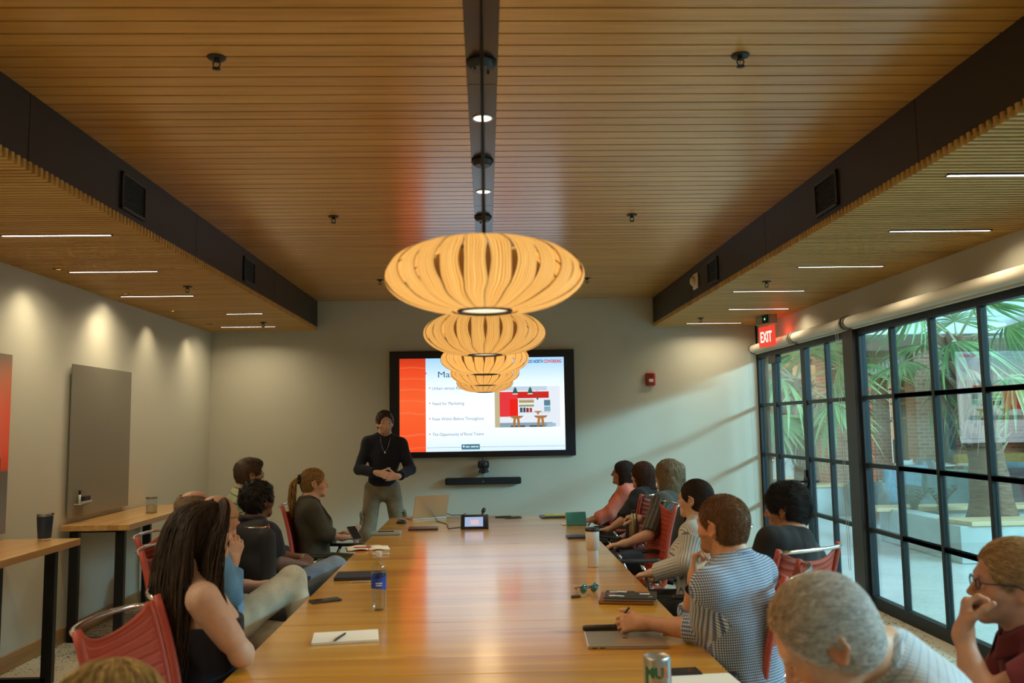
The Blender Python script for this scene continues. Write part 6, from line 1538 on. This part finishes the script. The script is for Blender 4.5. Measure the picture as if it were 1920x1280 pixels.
# water bottle
o = place('water_bottle', 710, 1143, 0, 'clear plastic water bottle with a blue label standing on the table', 'bottle')
M_PET = bpy.data.materials.new('clear plastic'); M_PET.use_nodes = True; _glass(M_PET, (.90, .93, .96), 1.45)
M_WAT = mat('water', (1, 1, 1), .0); bsdf(M_WAT).inputs['Transmission Weight'].default_value = 1; bsdf(M_WAT).inputs['IOR'].default_value = 1.33
pr_ = [(.0, .004), (.028, 0), (.035, .008), (.0362, .02), (.0350, .032), (.0365, .044), (.0362, .07), (.0362, .16), (.0365, .185), (.033, .205), (.024, .225), (.0145, .240), (.0135, .262)]
MB().lathe(pr_, (0, 0, 0), 28, caps=False).build('body', M_PET, o, smooth=True)
MB().lathe([(.0, .006), (.027, .004), (.034, .012), (.0345, .16), (.0345, .178), (0, .178)], (0, 0, 0), 28, caps=False).build('water', M_PET, o, smooth=True)
def lab(u, v):
    a = u*2*PI; return (.0370*math.cos(a), .0370*math.sin(a), .098+.062*v+.008*math.sin(a+.6)*(1 if v > .5 else -1))
MB().surf(lab, 40, 5, wrapu=True).build('label', mat('bottle label', (.015, .05, .35), .3), o, smooth=True)
MB().lathe([(.0145, .250), (.0160, .252), (.0160, .274), (.0145, .278), (0, .278)], (0, 0, 0), 24, caps=False).build('cap', mat('bottle cap', (.60, .60, .62), .3), o, auto=40)
for i, w_ in enumerate((.034, .030)):
    MB().surf(lambda u, v, i=i, w_=w_: (.0376*math.cos(-PI/2+(u-.5)*w_/.0376+.15), .0376*math.sin(-PI/2+(u-.5)*w_/.0376+.15), .128-.010*i+.005*v), 10, 2).build('label_lettering', mat('label print', (.55, .6, .75), .4), o)
def phone(px, py, rz, label, l=.152, w=.073):
    o = place('smartphone', px, py, rz, label, 'phone', group='smartphones lying on the table')
    slab(o, 'case', w, l, 0, .0095, BLACK, .003); slab(o, 'screen', w-.006, l-.006, .0092, .0102, PHONEG, .0004); return o
phone(610, 1127, -62, 'black smartphone lying left of the water bottle'); phone(1272, 1262, -86, 'black smartphone beside the printed can, cut near the bottom edge')
phone(962, 971, -70, 'dark phone at the far end of the table, right of two'); phone(944, 970, -80, 'dark slim phone lying beside another at the far end of the table')
# writing pads
o = place('notepad', 648, 1197, 8, 'white ruled notepad with curling corner, near left edge of the table', 'notepad')
slab(o, 'pages', .27, .175, .001, .012, PAPER, .002); slab(o, 'back_cover', .274, .180, 0, .0015, mat('card', (.42, .33, .2), .8), .0005)
def pen(px, py, rz, label, z, m=None, tilt=0):
    o = place('pen', px, py, rz, label, 'pen', z); m = m or BLACK; R = rot('Y', PI/2)
    MB().lathe([(.0, -.068), (.0022, -.062), (.0045, -.050), (.0045, .045), (.0038, .062), (0, .063)], (0, 0, .0048), 12, R=R, caps=False).build('barrel', m, o, smooth=True)
    MB().box(.018, .058, -.0012, .0012, .009, .0105).build('clip', CHROME, o); return o
pen(637, 1196, 78, 'short black pen lying on the white notepad', TZ+.012)
o = place('open_notebook', 690, 1029, 12, 'open cream notebook on the left edge of the table', 'notebook')
for sg in (-1, 1):
    MB().surf(lambda u, v, sg=sg: (sg*(.004+.145*u), -.10+.20*v, .006+.010*math.sin(PI*min(1, u*1.2))*(1-.4*u)), 10, 4, thick=.005).build('page_block', mat('cream paper', (.70, .64, .48), .8), o, smooth=True)
slab(o, 'cover', .31, .21, 0, .003, mat('red cover', (.35, .04, .03), .5), .001)
pen(680, 1027, 5, 'red pen lying across the open notebook', TZ+.018, mat('red pen', (.45, .02, .04), .3))
o = place('pencil_case', 714, 1040, 4, 'small pale flat case beside the open notebook', 'case'); slab(o, 'body', .115, .05, 0, .012, mat('pale case', (.42, .42, .38), .5), .004); slab(o, 'zip', .08, .006, .011, .0135, CHROME, .0005)
o = place('notebook', 676, 1082, 3, 'dark blue notebook lying behind the water bottle', 'notebook'); slab(o, 'cover', .285, .20, 0, .020, mat('navy cover', (.018, .022, .035), .45), .004); slab(o, 'pages', .275, .194, .004, .016, mat('blue pages', (.05, .12, .22), .6), .001)
pen(677, 1092, 4, 'silver pen at the front edge of the dark blue notebook', TZ, ALU)
o = place('binder', 724, 1001, 2, 'grey slim binder near the far left corner of the table', 'binder'); slab(o, 'cover', .24, .20, 0, .018, mat('grey green cover', (.22, .23, .19), .5), .004); slab(o, 'ring_clip', .13, .02, .016, .024, STEELBLK, .003)
o = place('laptop', 794, 992, 2, 'closed plum brown laptop near the far end of the table', 'laptop'); slab(o, 'lid', .25, .17, .009, .016, mat('plum metal', (.10, .055, .05), .3, .5), .004); slab(o, 'base', .25, .17, 0, .009, mat('plum base', (.05, .03, .03), .4), .003)
# mouse
o = place('computer_mouse', 753, 981, 60, 'black computer mouse near the open laptop', 'mouse')
def mshape(u, v):
    a = u*2*PI; r = math.sin(max(.001, v)*PI/2); return (.031*r*math.cos(a), .054*r*math.sin(a), .034*math.cos(v*PI/2)**.7+.001)
MB().surf(mshape, 24, 10, wrapu=True).build('body', BLACK, o, smooth=True); MB().lathe([(.0, -.002), (.006, -.002), (.006, .002), (0, .002)], (0, .028, .030), 12, R=rot('Y', PI/2), caps=False).build('wheel', STEELBLK, o)
# open laptop seen from behind
o = place('laptop', 797, 971, 205, 'open silver laptop turned toward the speaker at the far end', 'laptop')
slab(o, 'base', .34, .235, 0, .012, ALU, .004); slab(o, 'keyboard', .28, .10, .0115, .0130, BLACK, .001, 0, .03)
R = rot('X', -math.radians(22)); MB().obox((0, .117+.043, .012+.112), (.34, .006, .232), R).build('lid', ALU, o, bevel=.003)
MB().obox((0, .117+.0395, .012+.111), (.325, .001, .215), R).build('screen', emis('laptop screen', (.5, .6, .8), .5), o)
MB().obox((0, .117+.0468, .012+.118), (.018, .001, .022), R).build('logo', mat('laptop logo', (.20, .19, .17), .3, .8), o)
# control tablet on a wedge stand
o = place('control_tablet', 890, 992, 0, 'touch control tablet on a tilted stand in the middle of the far table end', 'tablet')
R = rot('X', math.radians(52)); MB().obox((0, .035, .055), (.235, .145, .014), R).build('housing', STEELBLK, o, bevel=.004)
MB().obox((-.006, .035-.0065, .055+.0050), (.155, .092, .001), R).build('screen', emis('tablet screen', (.42, .55, .85), .8), o); MB().obox((.0, .035-.0060, .055+.0045), (.225, .135, .0005), R).build('bezel', PHONEG, o)
MB().obox((0, .025-.0075, .051+.0060), (.07, .05, .0005), R).build('screen_picture', emis('tablet picture', (.85, .62, .66), .8), o)
MB().box(-.115, .115, -.012, .075, 0, .008).build('stand', ALU, o, bevel=.003)
for px, py, rz, lb in ((824, 967, 0, 'small black adapter with tangled cable beside the open laptop'),):
    o = place('cable_adapter', px, py, rz, lb, 'adapter'); MB().box(-.025, .03, -.02, .02, 0, .028).build('plug_block', BLACK, o, bevel=.005)
    MB().tube([(.03, 0, .01), (.07, .02, .02), (.12, .0, .004), (.16, .03, .004), (.22, .01, .003), (.26, .0, .02)], .004, 6).build('cable', BLACK, o, smooth=True); MB().tube([(-.02, 0, .02), (-.03, .0, .05), (-.012, .01, .06), (.005, 0, .03)], .004, 6).build('cable_loop', CHROME, o, smooth=True)
a = onz(818, 972, TZ); b = onz(868, 990, TZ); pts = [(a[0], a[1], TZ+.004), (a[0]+.02, a[1]-.25, TZ+.004), (a[0]+.12, a[1]-.48, TZ+.004), (b[0]-.12, b[1]-.05, TZ+.004), (b[0]-.02, b[1]+.05, TZ+.004)]
tag(MB().tube(pts, .0035, 6).build('cable', BLACK, smooth=True), 'thin black cable curling over the table to the control tablet', 'cable')
o = place('table_microphone', 905, 970, 20, 'small dark bendy microphone standing beyond the control tablet', 'microphone')
MB().lathe([(.0, 0), (.030, 0), (.030, .006), (.008, .012)], (0, 0, 0), 20, caps=False).build('base', STEELBLK, o, auto=40); MB().tube([(0, 0, .008), (-.004, 0, .03), (.004, 0, .05)], .009, 8).build('neck', STEELBLK, o, smooth=True)
MB().lathe([(.0, -.028), (.015, -.022), (.020, 0), (.016, .022), (0, .028)], (.010, 0, .066), 16, R=rot('Y', .5), caps=False).build('head', BLACK, o, smooth=True)
# right side of the table
o = place('folder', 1046, 969, 3, 'dark folder under the yellow one at the far right corner of the table', 'folder'); slab(o, 'cover', .33, .20, 0, .012, mat('dark teal cover', (.018, .03, .04), .4), .003); slab(o, 'pages', .31, .19, .003, .009, PAPER, .001)
o = place('folder', 1048, 966, -4, 'yellow green folder on top of the dark folder', 'folder', TZ+.0125); slab(o, 'cover', .27, .17, 0, .010, mat('lime cover', (.42, .44, .05), .5), .003); slab(o, 'pages', .10, .05, .009, .013, PAPER, .001); slab(o, 'elastic_band', .008, .17, .009, .012, BLACK, .0005, .10)
o = place('tablet_case', 1082, 985, 6, 'green and cream tablet case propped open near the coral blazer', 'tablet case'); R = rot('X', math.radians(66))
MB().obox((0, .03, .055), (.175, .118, .008), R).build('cover', mat('sea green cover', (.02, .20, .20), .5), o, bevel=.002); slab(o, 'base_flap', .20, .10, 0, .006, mat('cream flap', (.60, .58, .36), .6), .002, -.02, .09); MB().obox((0, .038, .055), (.182, .125, .005), R).build('inner_cover', mat('cream flap', (.6, .58, .36), .6), o)
o = place('notebook', 1083, 1008, 3, 'small dark blue notebook behind the white tumbler', 'notebook'); slab(o, 'cover', .165, .135, 0, .018, mat('ink cover', (.02, .028, .05), .35), .003); slab(o, 'pages', .158, .13, .003, .015, PAPER, .001)
o = place('tumbler', 1112, 1062, 0, 'tall white tumbler with black lid and clear straw', 'cup')
MB().lathe([(.0, 0), (.032, 0), (.034, .006), (.0355, .10), (.0362, .103), (.041, .105), (.0425, .215), (.0405, .218)], (0, 0, 0), 32, caps=False).build('body', mat('tumbler white', (.62, .62, .64), .45), o, smooth=True)
MB().lathe([(.0435, .215), (.0445, .218), (.0445, .232), (.041, .236), (0, .236)], (0, 0, 0), 32, caps=False).build('lid', BLACK, o, smooth=True)
MB().tube([(.006, 0, .1), (.006, 0, .236), (.004, 0, .275)], .0045, 8).build('straw', M_PET, o)
o = place('sunglasses', 1098, 1113, 25, 'small folded dark glasses with mirrored blue lenses on the table', 'glasses')
for sg in (-1, 1):
    MB().lathe([(.0, .004), (.018, .002), (.0245, -.003), (.022, -.006), (0, -.005)], (sg*.032+.03, .01, .024), 20, R=rot('X', PI/2+.15)).build('lens', mat('mirror lens', (.10, .30, .42), .06, .9), o, smooth=True)
    MB().tube([(sg*.056+.03, .012, .034), (sg*.058+.03, .06, .022), (sg*.03+.03, .085, .006)], .003, 6).build('temple', BLACK, o, smooth=True)
MB().tube([(.024, .01, .032), (.03, .012, .036), (.036, .01, .032)], .003, 6).build('bridge', BLACK, o)
o = place('car_key', 1080, 1120, 10, 'black key fob and short strap beside the dark glasses', 'key'); slab(o, 'fob', .05, .024, 0, .012, BLACK, .005); MB().tube([(.028, 0, .006), (.045, .008, .008), (.055, 0, .012), (.045, -.008, .008), (.028, 0, .006)], .0022, 6).build('ring', CHROME, o); MB().tube([(.05, 0, .01), (.075, -.006, .010), (.085, .004, .006)], .005, 6).build('key_blade', CHROME, o)
o = place('leather_folio', 1176, 1125, -12, 'brown leather zip folio lying under the stickered laptop', 'folio'); slab(o, 'cover', .27, .215, 0, .020, mat('brown leather', (.22, .075, .03), .45), .006); slab(o, 'zip', .272, .217, .008, .0115, mat('zip brass', (.35, .22, .10), .35, .7), .001)
o = place('laptop', 1182, 1119, -12, 'black laptop covered with stickers on the leather folio', 'laptop', TZ+.0205); slab(o, 'lid', .255, .185, .006, .013, mat('laptop black', (.02, .016, .015), .35), .004); slab(o, 'base', .255, .185, 0, .006, mat('laptop grey base', (.2, .19, .18), .4, .5), .003)
rg_ = random.Random(4)
def sticker(o, x, y, w, l, col, a=0, z=.0131): MB().obox((x, y, z), (w, l, .0006), rot('Z', a)).build('sticker', mat('sticker '+str(col), col, .5), o)
for x, y, w, l, c_, a in ((-.085, .055, .04, .02, (.6, .58, .52), .1), (-.045, .065, .05, .022, (.62, .6, .55), -.2), (-.10, .01, .03, .018, (.35, .06, .07), .1), (-.085, -.035, .035, .022, (.6, .6, .6), .4), (-.05, -.04, .04, .018, (.55, .55, .52), -.3), (.055, .068, .07, .018, (.45, .10, .02), 0), (.07, .02, .05, .022, (.62, .64, .66), 0), (.10, -.045, .018, .02, (.25, .28, .12), .3)): sticker(o, x, y, w, l, c_, a)
MB().prism([(-.012, -.008), (.012, -.008), (.014, .004), (0, .012), (-.014, .004)], .0006, c=(.005, .008, .0130)).build('logo', mat('laptop logo', (.20, .19, .17), .3, .8), o)
# big silver laptop near the bottom
o = place('laptop', 1172, 1203, -3, 'closed silver laptop near the gingham shirt elbow', 'laptop'); slab(o, 'lid', .315, .225, .010, .016, ALU, .004); slab(o, 'base', .315, .225, 0, .010, mat('aluminium dark', (.42, .39, .35), .35, .8), .003)
MB().box(-.010, .010, -.014, .014, .0160, .0164).build('logo', mat('laptop logo', (.2, .19, .17), .3, .8), o)
for x in (-.13, -.10): MB().box(x-.010, x+.010, -.1128, -.1115, .003, .0075).build('port', BLACK, o)
o = place('sunglass_case', 1130, 1182, 3, 'slim black case lying behind the silver laptop', 'case'); MB().tube([(-.085, 0, .013), (-.075, 0, .013), (.09, 0, .013), (.10, 0, .013)], [.010, .014, .014, .010], 12, flat=.9).build('shell', BLACK, o, smooth=True); MB().box(-.08, .095, -.0145, -.0135, .012, .0135).build('seam', STEELBLK, o)
o = place('notepad', 1243, 1184, 2, 'white writing pad under the pen hand of the man in gingham', 'notepad'); slab(o, 'pages', .24, .13, .001, .009, PAPER, .001); slab(o, 'back_cover', .243, .134, 0, .0015, mat('card', (.42, .33, .2), .8), .0005)
o = empty('pen', tuple(float(q) for q in PENHAND+V3(-.100, .045, .012)), 0, 'dark pen held upright in the hand of the man in gingham', 'pen'); d_ = nrm(V3(.42, -.18, .55)); R = Vector(d_).to_track_quat('Z', 'Y').to_matrix()
MB().lathe([(.0, -.055), (.0022, -.050), (.0045, -.040), (.0045, .060), (0, .062)], (0, 0, 0), 12, R=R, caps=False).build('barrel', BLACK, o, smooth=True)
# printed can
cx_, cy_ = .525, 2.72
o = empty('printed_can', (cx_, cy_, TZ), math.radians(12), 'shiny silver insulated can with green and orange lettering at the bottom edge', 'can')
MB().lathe([(.0, 0), (.036, 0), (.042, .008), (.0435, .02), (.0435, .140), (.041, .150), (.0395, .152), (.038, .149), (0, .147)], (0, 0, 0), 40, caps=False).build('body', mat('can metal', (.52, .52, .50), .28, .85), o, smooth=True)
def wraptext(nm, txt, size, m, z, a0, r, par, bold=.001):
    ob = textmesh(nm, txt, size, m, Matrix.Identity(4), par, align='CENTER', bold=bold)
    bm_ = bmesh.new(); bm_.from_mesh(ob.data); bmesh.ops.subdivide_edges(bm_, edges=bm_.edges, cuts=1); bm_.to_mesh(ob.data); bm_.free()
    for v in ob.data.vertices:
        x, y, zz = v.co; a = a0+x/r; v.co = ((r+.0004+zz)*math.cos(a), (r+.0004+zz)*math.sin(a), z+y)
wraptext('can_lettering', 'MU', .042, mat('can green', (.02, .16, .10), .4), .094, -PI/2-.62, .0435, o, .0022); wraptext('can_lettering', 'Z', .040, mat('can orange', (.65, .14, .03), .4), .096, -PI/2+.12, .0435, o, .0022)
def disc(r, za, a0, rr):
    def f(u, v): t = v*r; x = t*math.cos(u*2*PI); y = t*math.sin(u*2*PI); a = a0+x/rr; return ((rr+.0006)*math.cos(a), (rr+.0006)*math.sin(a), za+y)
    return f
MB().surf(disc(.027, .052, -PI/2-.15, .0435), 32, 5, wrapu=True).build('printed_disc', BLACK, o)
for k in range(4): MB().surf(lambda u, v, k=k: (.0446*math.cos(-PI/2-.15+(-.30+.17*k+.11*u)), .0446*math.sin(-PI/2-.15+(-.30+.17*k+.11*u)), .058+.010*v), 4, 2).build('disc_lettering', PAPER, o)
MB().surf(lambda u, v: (.0441*math.cos(-PI/2-1.35+.28*u), .0441*math.sin(-PI/2-1.35+.28*u), .05+.06*v-.01*math.sin(u*3)), 8, 8).build('printed_leaf', mat('can green', (.02, .16, .1), .4), o)
MB().surf(lambda u, v: (.0441*math.cos(-PI/2+.95+.12*u), .0441*math.sin(-PI/2+.95+.12*u), .03+.10*v), 4, 4).build('printed_band', mat('can red', (.5, .04, .05), .4), o)
o = place('paper_sheet', 1315, 1281, 4, 'white sheets of paper cut by the bottom edge', 'paper'); slab(o, 'sheet', .26, .19, 0, .003, PAPER, .0005); slab(o, 'dark_edge_clip', .004, .19, 0, .004, BLACK, .0005, .132)
# steel bottle held by the wavy haired person
p = ony(1189, 1006, 6.42); o = empty('steel_bottle', (float(p[0]), float(p[1]), float(p[2])), 0, 'brushed steel bottle held upright by the person with wavy hair', 'bottle')
MB().lathe([(.0, 0), (.033, 0), (.036, .006), (.036, .15), (.030, .175), (.017, .195), (.016, .212)], (0, 0, -.02), 28, caps=False).build('body', mat('brushed brass', (.34, .28, .18), .3, .9), o, smooth=True); MB().lathe([(.018, .190), (.018, .215), (0, .216)], (0, 0, -.02), 20, caps=False).build('cap', BLACK, o, auto=40)
# things by the left wall
p = onz(83, 1013, .90); o = empty('travel_mug', (float(p[0]), float(p[1]), .90), 0, 'navy blue travel mug with steel rim on the nearest bar table', 'mug')
MB().lathe([(.0, 0), (.038, 0), (.040, .004), (.040, .016)], (0, 0, 0), 32, caps=False).build('steel_base', CHROME, o, smooth=True); MB().lathe([(.040, .016), (.041, .02), (.050, .145), (.050, .16)], (0, 0, 0), 32, caps=False).build('body', mat('mug navy', (.012, .03, .06), .4), o, smooth=True)
MB().lathe([(.050, .16), (.051, .163), (.051, .176), (.046, .178), (0, .176)], (0, 0, 0), 32, caps=False).build('lid', mat('mug lid', (.35, .36, .36), .2, .6), o, auto=40); MB().box(.036, .058, -.008, .008, .168, .178).build('lid_tab', BLACK, o, bevel=.002)
p = onz(284, 961, .90); o = empty('glass_jar', (float(p[0]), float(p[1]), .90), 0, 'small glass jar with pale contents on the far bar table', 'jar')
MB().lathe([(.0, 0), (.045, 0), (.048, .006), (.048, .115), (.044, .122)], (0, 0, 0), 28, caps=False).build('glass', M_PET, o, smooth=True); MB().lathe([(.0, .004), (.043, .004), (.044, .07), (0, .072)], (0, 0, 0), 28, caps=False).build('contents', mat('jar contents', (.50, .45, .30), .6), o); MB().lathe([(.046, .120), (.048, .122), (.048, .138), (0, .139)], (0, 0, 0), 28, caps=False).build('lid', mat('jar lid', (.35, .33, .28), .3, .8), o, auto=40)
# backpack under the far bar table
bp = Solid(); g = bp.group(.05, .03); c0 = V3(-2.86, 7.72, 0)
g['p'] += [ell(c0+V3(0, 0, .20), (.15, .19, .22)), ell(c0+V3(.08, 0, .15), (.10, .15, .13)), ell(c0+V3(.01, 0, .36), (.09, .13, .09))]; bp.groups[0]['c'] += [(half(c0+V3(0, 0, .002), V3(0, 0, -1)), .01)]
fb = swirl(55, 22); bp.disp = lambda P: .007*fb(P)
Vb, Fb = bp.mesh(c0-V3(.3, .3, .05), c0+V3(.3, .3, .55), .010)
o = mk('backpack', Vb, Fb, fabric('backpack navy', (.015, .035, .065)), None); tag(o, 'dark blue backpack on the floor under the far bar table', 'backpack')
g = MB()
for dy in (-.07, .07): g = MB().tube([(-2.80, 7.72+dy, .42), (-2.72, 7.72+dy, .38), (-2.66, 7.72+dy*1.1, .26), (-2.70, 7.72+dy*1.3, .10)], .014, 8, flat=.4); g.build('strap', BLKT, o, smooth=True)
MB().tube([(-2.86, 7.68, .44), (-2.86, 7.70, .475), (-2.86, 7.74, .475), (-2.86, 7.76, .44)], .008, 8).build('handle', BLKT, o, smooth=True)
MB().box(-2.675, -2.67, 7.68, 7.72, .20, .23).build('badge', PAPER, o)
# black jacket over a chair back
jc = JACKET_CHAIR; aj = math.radians(jc[2]); fj = V3(math.cos(aj), math.sin(aj), 0); rj = V3(math.sin(aj), -math.cos(aj), 0); J0 = V3(jc[0], jc[1], 0)
JT = lambda r, f, z: J0+rj*r+fj*f+V3(0, 0, z)
js = Solid(); g = js.group(.04, .03); RJ = np.stack([rj, fj, V3(0, 0, 1)], 1)
g['p'] += [ell(JT(0, -.31, .96), (.235, .055, .10), RJ), ell(JT(0, -.31, .80), (.235, .060, .16), RJ), ell(JT(0, -.29, .60), (.215, .055, .18), RJ), cap(JT(-.17, -.26, 1.04), JT(.17, -.26, 1.04), .040)]
g2 = js.group(.02, .02); g2['p'] += [cap(JT(.215, -.30, .98), JT(.245, -.31, .72), .055, .048), cap(JT(.245, -.31, .72), JT(.235, -.28, .50), .048, .038), cap(JT(-.215, -.30, .98), JT(-.245, -.31, .72), .055, .048), cap(JT(-.245, -.31, .72), JT(-.235, -.28, .50), .048, .038)]
fjn = swirl(66, 20, (1, 1, .5)); js.disp = lambda P: .013*fjn(P)-.016*(np.abs(fjn(P*V3(.6, .6, .3)+.4))-.3)
Vj, Fj = js.mesh(J0-V3(.55, .55, 0)+V3(0, 0, .3), J0+V3(.55, .55, 1.25), .009)
o = mk('jacket', Vj, Fj, mat('black jacket cloth', (.016, .015, .016), .75), None); tag(o, 'black jacket hanging over the chair back of the woman in the navy blouse', 'jacket')
MB().tube([tuple(JT(-.10, -.25, 1.075)), tuple(JT(0, -.30, 1.09)), tuple(JT(.10, -.25, 1.075))], [.018, .024, .018], 8, flat=.6).build('collar', mat('black jacket cloth', (.016, .015, .016), .75), o, smooth=True)
# phone held by the woman with the ponytail, and a green lanyard over the bald man's lap
p = ony(664, 1000, 6.55); o = empty('smartphone', tuple(float(q) for q in p), .3, 'phone held in the hands of the woman with the ponytail', 'phone'); o.rotation_euler = (math.radians(35), 0, .6)
slab(o, 'case', .073, .15, 0, .009, mat('blue phone', (.12, .16, .22), .3), .003); slab(o, 'screen', .067, .144, .0088, .0098, PHONEG, .0004)
